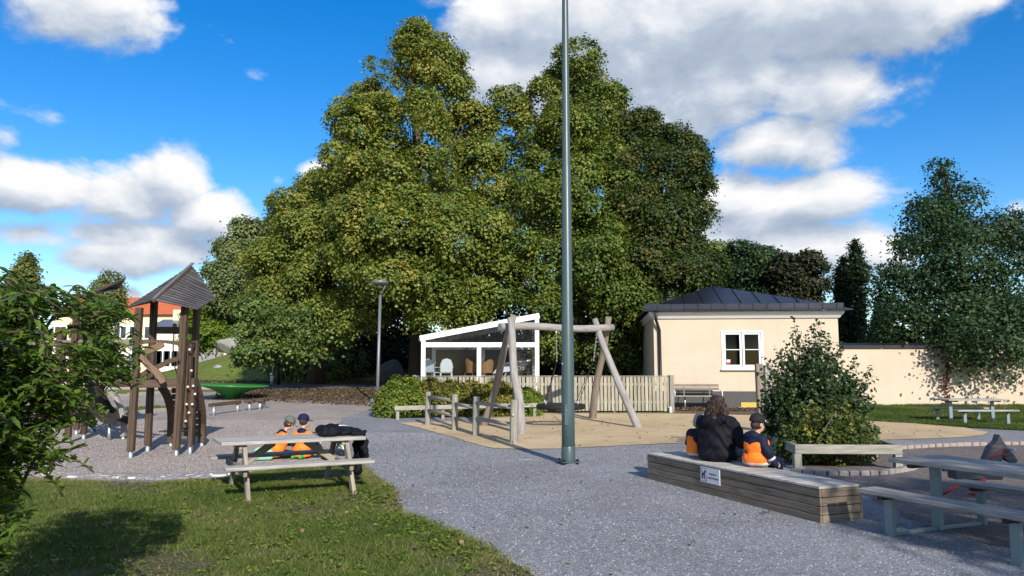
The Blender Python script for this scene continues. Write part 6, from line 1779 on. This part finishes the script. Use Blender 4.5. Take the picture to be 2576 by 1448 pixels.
me = raw_mesh('foliage', np.array(VL) - np.array(fb), np.array(FL_).ravel(), 4, 'leaf_front', np.clip(TL, 0, 1), smooth=True)
obj('foliage', me, fs_)
# ------------------------------------------------------------ organic bodies from blended shapes
def sd_cap(P, a, b_, ra, rb):
    a = np.array(a); b_ = np.array(b_); ab = b_ - a
    t = np.clip(((P - a) @ ab) / max(1e-9, ab @ ab), 0, 1)
    return np.linalg.norm(P - (a + t[..., None] * ab), axis=-1) - (ra + (rb - ra) * t)
def sd_ell(P, c, r, R=None):
    q = P - np.array(c)
    if R is not None: q = q @ R
    r = np.array(r)
    k0 = np.linalg.norm(q / r, axis=-1); k1 = np.linalg.norm(q / (r * r), axis=-1)
    return k0 * (k0 - 1) / np.maximum(k1, 1e-6)
def sd_box(P, c, h_, rd, R=None):
    q = P - np.array(c)
    if R is not None: q = q @ R
    q = np.abs(q) - (np.array(h_) - rd)
    return np.linalg.norm(np.maximum(q, 0), axis=-1) + np.minimum(q.max(axis=-1), 0) - rd
def sdist(pr, P):
    if pr[0] == 'cap': return sd_cap(P, pr[1], pr[2], pr[3], pr[4])
    if pr[0] == 'ell': return sd_ell(P, pr[1], pr[2], pr[3])
    return sd_box(P, pr[1], pr[2], pr[3], pr[4])
def cap(a, b_, ra, rb, m=0): return ('cap', a, b_, ra, rb, m)
def elp(c, r, m=0, R=None): return ('ell', c, r, R, m)
def rbx(c, h_, rd, m=0, R=None): return ('box', c, h_, rd, R, m)
def organic(name, prims, mats, M, parent, res=.014, k=.03, folds=0.0, fscale=18., cut=None, seed=0):
    """prims in the figure's own frame; M places the frame in the world"""
    lo, hi = np.full(3, 1e9), np.full(3, -1e9)
    for pr in prims:
        if pr[0] == 'cap':
            for q, r_ in ((pr[1], pr[3]), (pr[2], pr[4])): lo = np.minimum(lo, np.array(q) - r_); hi = np.maximum(hi, np.array(q) + r_)
        else:
            r_ = max(pr[2]) * 1.05; lo = np.minimum(lo, np.array(pr[1]) - r_); hi = np.maximum(hi, np.array(pr[1]) + r_)
    lo -= k + .03; hi += k + .03
    n = np.ceil((hi - lo) / res).astype(int) + 1
    ax = [lo[i] + res * np.arange(n[i]) for i in range(3)]
    Gd = np.stack(np.meshgrid(*ax, indexing='ij'), axis=-1)
    D = None
    for pr in prims:
        d = sdist(pr, Gd)
        if D is None: D = d
        else:
            h_ = np.maximum(k - np.abs(D - d), 0) / k
            D = np.minimum(D, d) - h_ * h_ * k * .25
    if folds:
        ph = seed * 1.7
        w1 = np.sin(Gd[..., 2] * fscale + 3 * np.sin(Gd[..., 0] * 9 + ph) + 2 * np.sin(Gd[..., 1] * 11)) * np.sin(Gd[..., 0] * 13 + Gd[..., 1] * 9 + Gd[..., 2] * 5 + ph)
        w2 = np.sin(Gd[..., 2] * fscale * 1.9 + 4 * np.sin(Gd[..., 0] * 17 + ph * 2) + Gd[..., 1] * 14)
        D = D + folds * w1 + folds * .4 * w2
    if cut is not None: D = np.maximum(D, cut(Gd))
    ins = D < 0
    c8 = [D[i:n[0] - 1 + i, j:n[1] - 1 + j, l:n[2] - 1 + l] for i in (0, 1) for j in (0, 1) for l in (0, 1)]
    s8 = np.stack([c < 0 for c in c8]); any_ = s8.any(0) & ~s8.all(0)
    cells = np.argwhere(any_); ci = tuple(cells.T)
    vals = np.stack([c[ci] for c in c8], axis=1)
    off = np.array([(i, j, l) for i in (0, 1) for j in (0, 1) for l in (0, 1)], float)
    acc = np.zeros((len(cells), 3)); cnt = np.zeros(len(cells))
    for a in range(8):
        for b_ in range(a + 1, 8):
            if np.abs(off[a] - off[b_]).sum() != 1: continue
            va, vb = vals[:, a], vals[:, b_]; m_ = (va < 0) != (vb < 0)
            t = np.where(m_, va / np.where(m_, va - vb, 1), 0)
            acc += np.where(m_[:, None], off[a] + t[:, None] * (off[b_] - off[a]), 0); cnt += m_
    vert = lo + (cells + acc / cnt[:, None]) * res
    idx = -np.ones(any_.shape, int); idx[ci] = np.arange(len(cells))
    faces = []
    for axn in range(3):
        o1, o2 = [a for a in range(3) if a != axn]
        sl0 = [slice(None)] * 3; sl1 = [slice(None)] * 3
        sl0[axn] = slice(0, n[axn] - 1); sl1[axn] = slice(1, n[axn])
        ch_ = ins[tuple(sl0)] != ins[tuple(sl1)]
        E_ = np.argwhere(ch_)
        E_ = E_[(E_[:, o1] > 0) & (E_[:, o2] > 0) & (E_[:, o1] < n[o1] - 1) & (E_[:, o2] < n[o2] - 1)]
        q = []
        for (d1, d2) in ((1, 1), (0, 1), (0, 0), (1, 0)):
            c = E_.copy(); c[:, o1] -= d1; c[:, o2] -= d2; q.append(idx[tuple(c.T)])
        q = np.stack(q, axis=1)
        flip = ins[tuple(sl0)][tuple(E_.T)]
        if axn == 1: flip = ~flip
        q[~flip] = q[~flip][:, ::-1]
        faces.append(q)
    F = np.concatenate(faces); F = F[(F >= 0).all(1)]
    # one gentle smoothing pass
    for _ in range(2):
        s_ = np.zeros_like(vert); cn = np.zeros(len(vert))
        for a in range(4):
            for b_ in (F[:, (a + 1) % 4], F[:, (a - 1) % 4]):
                np.add.at(s_, F[:, a], vert[b_]); np.add.at(cn, F[:, a], 1)
        vert = vert * .5 + .5 * s_ / np.maximum(cn, 1)[:, None]
    fc = vert[F].mean(1)
    dm = np.stack([sdist(pr, fc) for pr in prims], axis=1); pm = np.array([pr[-1] for pr in prims])
    mi = pm[dm.argmin(1)]
    Mw = np.array(M)
    org = np.array(ORG[parent.name]) if parent is not None else np.zeros(3)
    vw = vert @ Mw[:3, :3].T + Mw[:3, 3] - org
    me = bpy.data.meshes.new(name)
    nv, nf_ = len(vw), len(F)
    me.vertices.add(nv); me.vertices.foreach_set('co', vw.astype(np.float32).ravel())
    me.loops.add(nf_ * 4); me.loops.foreach_set('vertex_index', F.astype(np.int32).ravel())
    me.polygons.add(nf_); me.polygons.foreach_set('loop_start', np.arange(0, nf_ * 4, 4, dtype=np.int32))
    for m_ in mats: me.materials.append(MATS[m_])
    me.polygons.foreach_set('material_index', mi.astype(np.int32)); me.polygons.foreach_set('use_smooth', np.ones(nf_, bool))
    me.update(calc_edges=True); me.validate()
    o = obj(name, me, parent)
    if parent is not None: ORG[o.name] = ORG[parent.name]
    return o
def frame(loc, face_deg):
    """figure frame: y forward, x to its right; face_deg clockwise from straight away"""
    return Matrix.Translation(loc) @ Matrix.Rotation(-math.radians(face_deg), 4, 'Z')
def rotm(axis, deg): return np.array(Matrix.Rotation(math.radians(deg), 3, axis))

def head(c, s_, turn, m_skin, pitch=0.0):
    """blended head with face: c centre, s_ scale, turn in degrees to the right"""
    R = rotm('Z', -turn) @ rotm('X', pitch)
    def h_(x, y, z): return tuple(np.array(c) + R @ (np.array((x, y, z)) * s_))
    return [elp(h_(0, -.01, .02), (.074 * s_, .092 * s_, .098 * s_), m_skin, R), elp(h_(0, .025, -.055), (.056 * s_, .062 * s_, .066 * s_), m_skin, R), cap(h_(0, .086, .0), h_(0, .104, -.03), .010 * s_, .015 * s_, m_skin),
            elp(h_(.076, -.005, -.012), (.014 * s_, .022 * s_, .032 * s_), m_skin, R), elp(h_(-.076, -.005, -.012), (.014 * s_, .022 * s_, .032 * s_), m_skin, R), elp(h_(0, .078, -.062), (.024 * s_, .014 * s_, .009 * s_), m_skin, R)]
def eyes(parent, M, c, s_, turn, pitch=0.0):
    R = rotm('Z', -turn) @ rotm('X', pitch)
    for sx in (-1, 1):
        q = Vector(tuple(np.array(c) + R @ (np.array((sx * .032, .080, .005)) * s_))); m2 = MB(); m2.lathe(M @ q, [(0, -.011 * s_), (.008 * s_, -.008 * s_), (.011 * s_, 0), (.008 * s_, .008 * s_), (0, .011 * s_)], 8); m2.build('eye', 'sign_black', parent)
def hand(w_, d, up, s_, m, curl=.6):
    """palm, four fingers of different length and a thumb off the side of the palm"""
    w_ = np.array(w_, float); d = np.array(d, float); d /= np.linalg.norm(d); up = np.array(up, float); up -= d * (up @ d); up /= np.linalg.norm(up); sd_ = np.cross(d, up)
    pr = [cap(tuple(w_), tuple(w_ + d * .05 * s_), .024 * s_, .030 * s_, m)]
    for k, L_ in enumerate((.058, .068, .064, .05)):
        b0 = w_ + d * .062 * s_ + sd_ * ((k - 1.5) * .019 * s_); m1 = b0 + (d * (1 - curl * .4) - up * curl * .5) * L_ * .5 * s_; e = m1 + (d * (1 - curl) - up * curl) * L_ * .5 * s_
        pr += [cap(tuple(b0), tuple(m1), .0095 * s_, .009 * s_, m), cap(tuple(m1), tuple(e), .009 * s_, .0075 * s_, m)]
    b0 = w_ + d * .015 * s_ - sd_ * .028 * s_; pr += [cap(tuple(b0), tuple(b0 + (d * .7 - sd_ * .6) * .036 * s_), .012 * s_, .010 * s_, m), cap(tuple(b0 + (d * .7 - sd_ * .6) * .036 * s_), tuple(b0 + (d * .7 - sd_ * .6) * .036 * s_ + (d * .9 - up * .3) * .028 * s_), .010 * s_, .008 * s_, m)]
    return pr
def cap_hat(parent, M, c, s_, turn, mat, brim=True, pitch=0.0, patch=None, patch2=None):
    R = rotm('Z', -turn) @ rotm('X', pitch)
    def h_(x, y, z): return tuple(np.array(c) + R @ (np.array((x, y, z)) * s_))
    pr = [elp(h_(0, -.012, .042), (.094 * s_, .110 * s_, .098 * s_), 0, R)]
    Rn = R
    def cutf(P):
        q = (P - np.array(h_(0, 0, .012))) @ Rn
        q2 = (P - np.array(h_(0, -.01, .035))) 
        return np.maximum(-q[..., 2], -(np.linalg.norm(q2 @ Rn / (np.array((.084, .100, .09)) * s_), axis=-1) - 1) * .05)
    o = organic('cap', pr, [mat], M, parent, .008, .01, cut=cutf)
    if brim:
        pr = [elp(h_(0, .112, .014), (.078 * s_, .078 * s_, .007 * s_), 0, R @ rotm('X', -6))]
        organic('cap_brim', pr, [mat], M, o, .007, .01)
    for pt_, pm_ in ((patch, 'sign_white'), (patch2, 'red_cloth')):
        if pt_:
            ang, zz, w2, hh = pt_
            vv = []
            for (a, b_) in ((-1, -1), (1, -1), (1, 1), (-1, 1)):
                aa = math.radians(ang + a * w2); z_ = zz + b_ * hh; kz = math.sqrt(max(.05, 1 - ((z_ - .042) / .098) ** 2)) * 1.02
                vv.append(M @ Vector(h_(math.sin(aa) * .094 * kz, -.012 + math.cos(aa) * .110 * kz, z_)))
            m2 = MB(); ctr = M @ Vector(h_(0, -.012, .042)); nn = (sum(vv, Vector()) / 4 - ctr).normalized(); m2.plate([q + nn * .004 for q in vv], .005, nn); m2.build('cap_patch', pm_, o)
    return o

# ------------------------------------------------------------ woman on the box bench
WL = Vector((2.80, 10.72, BT)); MW = frame(WL, 36)
wo = thing('person', WL, 'adult in black hooded jacket with brown hair sitting on the box bench', 'person')
S = .45
body = []
for sx in (-1, 1):
    body += [cap((sx * .10, .02, .10), (sx * .12, .44, .09), .098, .072, 1), cap((sx * .12, .44, .09), (sx * .12, .50, -.30), .066, .046, 1), cap((sx * .12, .49, -.345), (sx * .12, .66, -.36), .045, .036, 2)]
body += [elp((0, .02, .12), (.19, .16, .13), 1), elp((0, .02, .34), (.16, .11, .24), 1), cap((0, .04, .56), (0, .06, .68), .055, .05, 0)]
body += head((0, .075, .765), 1.05, -8, 0, -6)
armR = [(.20, .03, .515), (.36, -.02, .27), (.60, -.11, .305)]
armL = [(-.20, .03, .515), (-.29, .12, .27), (-.16, .34, .20)]
for (a, b_, c) in (armR, armL): body += [cap(a, b_, .045, .04, 1), cap(b_, c, .038, .028, 1)]
body += hand(armR[2], (.85, .05, .05), (.1, -.9, .35), 1.0, 0, .55) + hand(armL[2], (.5, .8, -.2), (0, 0, 1), 1.0, 0, .4)
organic('body', body, ['skin', 'black_cloth', 'rope_black'], MW, wo, .0105, .02)
eyes(wo, MW, (0, .075, .765), 1.05, -8, -6)
jk = [elp((0, -.01, .10), (.285, .19, .13), 0), elp((0, -.02, .22), (.262, .165, .17), 0), elp((0, -.02, .36), (.245, .145, .17), 0), cap((-.185, .01, .485), (.185, .01, .485), .088, .088, 0), cap((-.10, .0, .55), (.10, .0, .55), .075, .075, 0), elp((0, -.01, .59), (.125, .105, .075), 0),
      elp((0, -.105, .565), (.165, .060, .075), 0), elp((-.02, -.135, .505), (.130, .042, .085), 0), cap((-.13, -.06, .58), (.13, -.06, .58), .05, .05, 0)]
for (a, b_, c) in (armR, armL): jk += [cap(a, b_, .092, .080, 0), cap(b_, c, .078, .056, 0)]
organic('jacket', jk, ['black_cloth'], MW, wo, .0115, .035, folds=.013, fscale=22, seed=3)
hr = [elp((0, .05, .805), (.090, .105, .095), 0), elp((0, -.01, .73), (.108, .080, .12), 0), cap((-.085, .01, .72), (-.135, -.02, .575), .045, .042, 0), cap((.085, .01, .72), (.14, -.02, .56), .045, .040, 0), cap((0, -.05, .70), (.02, -.105, .58), .06, .055, 0), cap((.07, .02, .66), (.155, .03, .51), .040, .018, 0), cap((-.05, -.05, .66), (-.085, -.09, .57), .055, .045, 0)]
organic('hair', hr, ['brown_hair'], MW, wo, .0095, .025, folds=.012, fscale=26, seed=5)
# loose curls
rng = np.random.default_rng(9); mb = MB()
for k in range(170):
    a = rng.uniform(-2.6, 2.6) + math.pi; r_ = .112 + rng.uniform(-.01, .02); z0_ = rng.uniform(.60, .83)
    w_ = math.sqrt(max(.15, 1 - max(0, (z0_ - .74) / .17) ** 2))
    P = [MW @ Vector((math.sin(a + .15 * math.sin(i * 1.3 + k)) * r_ * w_ * (1 + .05 * i) , .01 + math.cos(a + .15 * math.sin(i * 1.3 + k)) * r_ * .9 * w_ * (1 + .04 * i), z0_ - i * rng.uniform(.016, .028))) for i in range(7)]
    mb.tube(P, [.006, .007, .007, .006, .005, .004, .002], 4)
mb.build('curls', 'brown_hair', wo, fixn=False)

# ------------------------------------------------------------ boy in the dark cap
KL = Vector((3.14, 10.12, BT)); MK = frame(KL, 66)
bo_ = thing('person', KL, 'child in dark cap and orange vest leaning on the adult', 'person')
hc = (0, .05, .535)
body = [elp((0, 0, .10), (.13, .12, .10), 1), elp((0, 0, .25), (.12, .10, .16), 1), cap((0, .02, .38), (0, .035, .47), .036, .034, 0)]
body += head(hc, .88, 6, 0, -8)
for sx in (-1, 1): body += [cap((sx * .065, .03, .07), (sx * .075, .30, .07), .066, .052, 1), cap((sx * .075, .30, .06), (sx * .075, .34, -.18), .048, .038, 1), cap((sx * .075, .33, -.22), (sx * .075, .43, -.235), .036, .03, 2)]
aR = [(.125, .0, .335), (.20, .02, .19), (.235, .10, .055)]; aL = [(-.125, .0, .335), (-.17, .10, .20), (-.05, .22, .15)]
for (a, b_, c) in (aR, aL): body += [cap(a, b_, .036, .032, 1), cap(b_, c, .032, .024, 1)]
body += hand(aR[2], (.25, .75, -.35), (.8, -.1, .3), .68, 0, .5) + hand(aL[2], (.6, .7, -.1), (0, 0, 1), .68, 0, .4)
organic('body', body, ['skin', 'navy', 'rope_black'], MK, bo_, .009, .016)
eyes(bo_, MK, hc, .88, 6, -8)
jk = [elp((0, -.005, .25), (.155, .13, .17), 0), cap((-.10, 0, .345), (.10, 0, .345), .07, .07, 0), elp((0, -.06, .40), (.11, .07, .06), 0), elp((0, .0, .10), (.16, .14, .11), 0)]
for (a, b_, c) in (aR, aL): jk += [cap(a, b_, .064, .055, 0), cap(b_, c, .055, .044, 0)]
organic('jacket', jk, ['navy'], MK, bo_, .0105, .03, folds=.006, fscale=30, seed=8)
ve = [elp((0, .014, .265), (.176, .152, .165), 0), elp((0, .005, .10), (.182, .162, .115), 0), elp((0, .02, .045), (.186, .165, .035), 1)]
organic('vest', ve, ['orange_vest', 'reflective'], MK, bo_, .0105, .03, folds=.005, fscale=26, seed=4, cut=lambda P: np.maximum(P[..., 2] - .34 - .25 * P[..., 1] - .0, .004 - P[..., 2]))
mb = MB(); q0 = Vector(aR[1]).lerp(Vector(aR[2]), .42); q1 = Vector(aR[1]).lerp(Vector(aR[2]), .60); mb.tube([MK @ q0, MK @ q1], .0525, 12); mb.build('cuff_band', 'reflective', bo_)
cap_hat(bo_, MK, (0, .05, .545), .98, 6, 'charcoal_cap', True, -8, patch=(42, .045, 10, .010))
hr = [elp((0, .03, .53), (.073, .085, .08), 0)]
organic('hair', hr, ['brown_hair'], MK, bo_, .009, .02, cut=lambda P: np.maximum(P[..., 1] - .06, .48 - P[..., 2]))

# ------------------------------------------------------------ child half hidden on the other side of the adult
CL = Vector((2.66, 11.16, BT)); MC = frame(CL, 30)
cl = thing('person', CL, 'fair haired child in orange vest half hidden behind the adult', 'person')
hc = (0, .05, .50)
body = [elp((0, 0, .10), (.12, .11, .10), 1), elp((0, 0, .24), (.115, .095, .15), 1), cap((0, .02, .36), (0, .035, .45), .034, .032, 0)] + head(hc, .84, 10, 0, -10)
for sx in (-1, 1): body += [cap((sx * .06, .03, .07), (sx * .07, .28, .07), .062, .05, 1), cap((sx * .07, .28, .06), (sx * .07, .32, -.18), .046, .036, 1), cap((sx * .07, .31, -.22), (sx * .07, .41, -.235), .034, .028, 2)]
aR = [(.12, .0, .32), (.17, .10, .18), (.06, .22, .14)]; aL = [(-.12, .0, .32), (-.17, .09, .18), (-.06, .22, .14)]
for (a, b_, c) in (aR, aL): body += [cap(a, b_, .034, .03, 1), cap(b_, c, .03, .024, 1)]
body += hand(aR[2], (-.5, .8, 0), (0, 0, 1), .66, 0, .4) + hand(aL[2], (.5, .8, 0), (0, 0, 1), .66, 0, .4)
organic('body', body, ['skin', 'navy', 'rope_black'], MC, cl, .010, .016); eyes(cl, MC, hc, .84, 10, -10)
jk = [elp((0, -.005, .24), (.15, .125, .16), 0), cap((-.10, 0, .33), (.10, 0, .33), .066, .066, 0), elp((0, -.09, .345), (.12, .06, .075), 0)]
for (a, b_, c) in (aR, aL): jk += [cap(a, b_, .062, .054, 0), cap(b_, c, .054, .042, 0)]
organic('jacket', jk, ['navy'], MC, cl, .0115, .03, folds=.006, fscale=30, seed=2)
organic('vest', [elp((0, .0, .235), (.178, .150, .145), 0), elp((0, .0, .115), (.185, .155, .115), 0), elp((0, .0, .045), (.175, .15, .03), 1)], ['orange_vest', 'reflective'], MC, cl, .0115, .03, folds=.005, fscale=26, seed=6, cut=lambda P: np.maximum(P[..., 2] - .33, .004 - P[..., 2]))
organic('hair', [elp((0, .03, .525), (.083, .098, .09), 0), elp((0, -.02, .47), (.078, .06, .06), 0)], ['blond_hair'], MC, cl, .009, .02, folds=.004, fscale=40)

# ------------------------------------------------------------ two children kneeling behind the timber table
def kneeler(loc, face, label, lean, hatm, hturn, hp_, patch=None, patch2=None, brim=True, arms=None, seed=1, trail=0.0):
    M = frame(loc, face)
    r = thing('person', loc, label, 'person', None)
    tip = np.array((lean[0], lean[1], 1.0)); tip /= np.linalg.norm(tip)
    def t_(h_, x=0, y=0): q = np.array((0, 0, .16)) + tip * h_ + np.array((x, y, 0)); return tuple(q)
    hc = t_(.50, 0, .03)
    body = [elp(t_(.02), (.13, .13, .11), 1), elp(t_(.18), (.115, .10, .15), 1), cap(t_(.33), t_(.42, 0, .02), .036, .033, 0)] + head(hc, .88, hturn, 0, hp_)
    for sx in (-1, 1):
        tr = trail if sx < 0 else 0
        body += [cap((sx * .075, .0, .14), (sx * .10, .25 - tr * .3, .07), .07, .055, 1), cap((sx * .10, .25 - tr * .3, .06), (sx * .08 - tr * .55, -.08 - tr * .1, .055), .05, .038, 1), cap((sx * .08 - tr * .55, -.09 - tr * .1, .055), (sx * .075 - tr * .68, -.2 - tr * .05, .04), .038, .03, 2)]
    aR, aL = arms
    for (a, b_, c) in (aR, aL): body += [cap(a, b_, .036, .032, 1), cap(b_, c, .032, .024, 1)]
    body += hand(aR[2], (-.2, .8, -.3), (0, 0, 1), .68, 0, .6) + hand(aL[2], (.2, .8, -.3), (0, 0, 1), .68, 0, .6)
    organic('body', body, ['skin', 'black_cloth', 'shoe_green'], M, r, .010, .016); eyes(r, M, hc, .88, hturn, hp_)
    jk = [elp(t_(.18), (.15, .125, .17), 0), cap(t_(.27, -.10), t_(.27, .10), .068, .068, 0), elp(t_(.34, 0, -.03), (.085, .075, .055), 0)]
    for (a, b_, c) in (aR, aL): jk += [cap(a, b_, .062, .055, 0), cap(b_, c, .054, .044, 0)]
    organic('jacket', jk, ['navy'], M, r, .0115, .03, folds=.006, fscale=30, seed=seed)
    ve = [elp(t_(.17), (.180, .155, .16), 0), cap(t_(.262, -.105), t_(.262, .105), .090, .090, 0), elp(t_(.03), (.178, .158, .13), 0), elp(t_(-.045), (.182, .162, .026), 1), elp(t_(-.10), (.176, .156, .05), 0)]
    organic('vest', ve, ['orange_vest', 'reflective'], M, r, .0115, .03, folds=.005, fscale=26, seed=seed + 2, cut=lambda P: np.maximum((P - np.array((0, 0, .16))) @ tip - .335, .03 - P[..., 2]))
    organic('hair', [elp(tuple(np.array(hc) + (0, -.015, .0)), (.075, .088, .082), 0)], ['brown_hair'], M, r, .009, .02, cut=lambda P: np.maximum(P[..., 1] - hc[1] - .03, hc[2] - .055 - P[..., 2]))
    cap_hat(r, M, tuple(np.array(hc) + (0, 0, .012)), .98, hturn, hatm, brim, hp_, patch, patch2)
    return r
kneeler(Vector((-4.28, 14.25, .012)), 62, 'kneeling child in grey green cap bending over a toy', (.0, .42), 'green_cap', 10, -30, seed=11, brim=True, trail=.55,
        arms=([(.12, .13, .40), (.17, .28, .27), (.06, .42, .25)], [(-.12, .13, .40), (-.17, .27, .26), (-.05, .42, .25)]))
kneeler(Vector((-3.83, 14.3, .012)), 12, 'kneeling child in navy cap with orange vest seen from behind', (.0, .06), 'navy_cap', 58, -4, patch=(-150, .075, 13, .012), patch2=(-165, .028, 26, .016), seed=14,
        arms=([(.125, .02, .42), (.20, .12, .28), (.12, .28, .24)], [(-.125, .02, .42), (-.20, .12, .28), (-.12, .28, .24)]))
# balance bike lying beside them and mint bag
bk = thing('toy_bike', (-3.58, 14.45, 0), 'small toy bike with black tyre beside the kneeling child', 'toy')
for (dx, dy) in ((0, 0), (.42, .30)):
    c = Vector((-3.60 + dx, 14.42 + dy, .15))
    mb = MB(); mb.torus(c, .115, .026, 28, 8, axis=(-.35, -.85, .25)); wh = mb.build('wheel', 'tyre', bk)
    mb = MB(); mb.lathe(c, [(0, -.012), (.10, -.010), (.10, .010), (0, .012)], 18, axis=(-.35, -.85, .25)); mb.build('rim', 'stone_white', wh)
    for k in range(6):
        a = k * 1.047; Q = Vector((0, 0, 1)).rotation_difference(Vector((-.35, -.85, .25)).normalized()).to_matrix(); q = c + Q @ Vector((math.cos(a) * .065, math.sin(a) * .065, .012)); mb = MB(); mb.lathe(q, [(.014, 0), (.014, .004), (0, .005)], 7, axis=(-.35, -.85, .25)); mb.build('rim_hole', 'tyre', wh)
mb = MB(); mb.tube([(-3.60, 14.42, .15), (-3.5, 14.5, .33), (-3.25, 14.68, .28), (-3.18, 14.72, .15)], .018, 8); mb.tube([(-3.5, 14.5, .33), (-3.52, 14.48, .46)], .016, 8); mb.build('frame', 'mint', bk)
mb = MB(); mb.tube([(-3.66, 14.40, .46), (-3.38, 14.56, .46)], .018, 8); mb.build('handlebar', 'tyre', bk)
mb = MB(); mb.lathe((-3.40, 14.55, .46), [(0, -.05), (.045, -.04), (.055, .0), (.045, .04), (0, .05)], 12); mb.build('bell', 'tyre', bk)
mint = thing('mint_bag', (-4.42, 14.0, .01), 'mint green bag with dark patch lying on the sand', 'bag')
organic('bag', [rbx((0, 0, .10), (.16, .08, .09), .04, 0), elp((-.07, 0, .17), (.09, .07, .07), 0)], ['mint'], Matrix.Translation((-4.42, 14.0, .01)) @ Matrix.Rotation(.3, 4, 'Z'), mint, .014, .05, folds=.006)
mb = MB(); mb.plate([(-4.47, 13.905, .07), (-4.36, 13.94, .07), (-4.36, 13.945, .15), (-4.47, 13.91, .15)], .012, (.2, -1, 0)); mb.build('patch', 'tyre', mint)

# ------------------------------------------------------------ jacket thrown over the end of the timber table
jq = thing('jacket', RT @ Vector((.55, 0, .723)), 'dark navy jacket thrown over the end of the timber table', 'jacket')
MJ = RT
pr = [rbx((.46, -.10, .790), (.10, .19, .075), .05, 0), elp((.50, -.18, .80), (.15, .10, .085), 0), elp((.58, -.05, .79), (.16, .20, .080), 0), elp((.72, -.02, .770), (.17, .22, .058), 0), elp((.70, -.16, .775), (.12, .07, .06), 0), rbx((.86, -.05, .755), (.10, .24, .030), .028, 0),
      rbx((.962, -.05, .66), (.024, .22, .13), .022, 0), cap((.965, -.22, .62), (.985, -.25, .44), .055, .04, 0), cap((.97, .02, .60), (.985, .0, .40), .07, .05, 0), cap((.97, .10, .60), (.985, .12, .20), .07, .058, 0), elp((.62, .16, .765), (.16, .10, .05), 0)]
organic('shell', pr, ['black_cloth'], MJ, jq, .0115, .035, folds=.013, fscale=34, seed=7)
mb = MB(); mb.tube([MJ @ Vector((.62, -.17, .865)), MJ @ Vector((.70, -.13, .86)), MJ @ Vector((.79, -.08, .84))], .008, 6); mb.build('zip', 'reflective', jq)
mb = MB(); mb.tube([MJ @ Vector((.995, -.31, .42)), MJ @ Vector((.998, -.315, .33))], .006, 6); mb.build('cord', 'rope_black', jq)
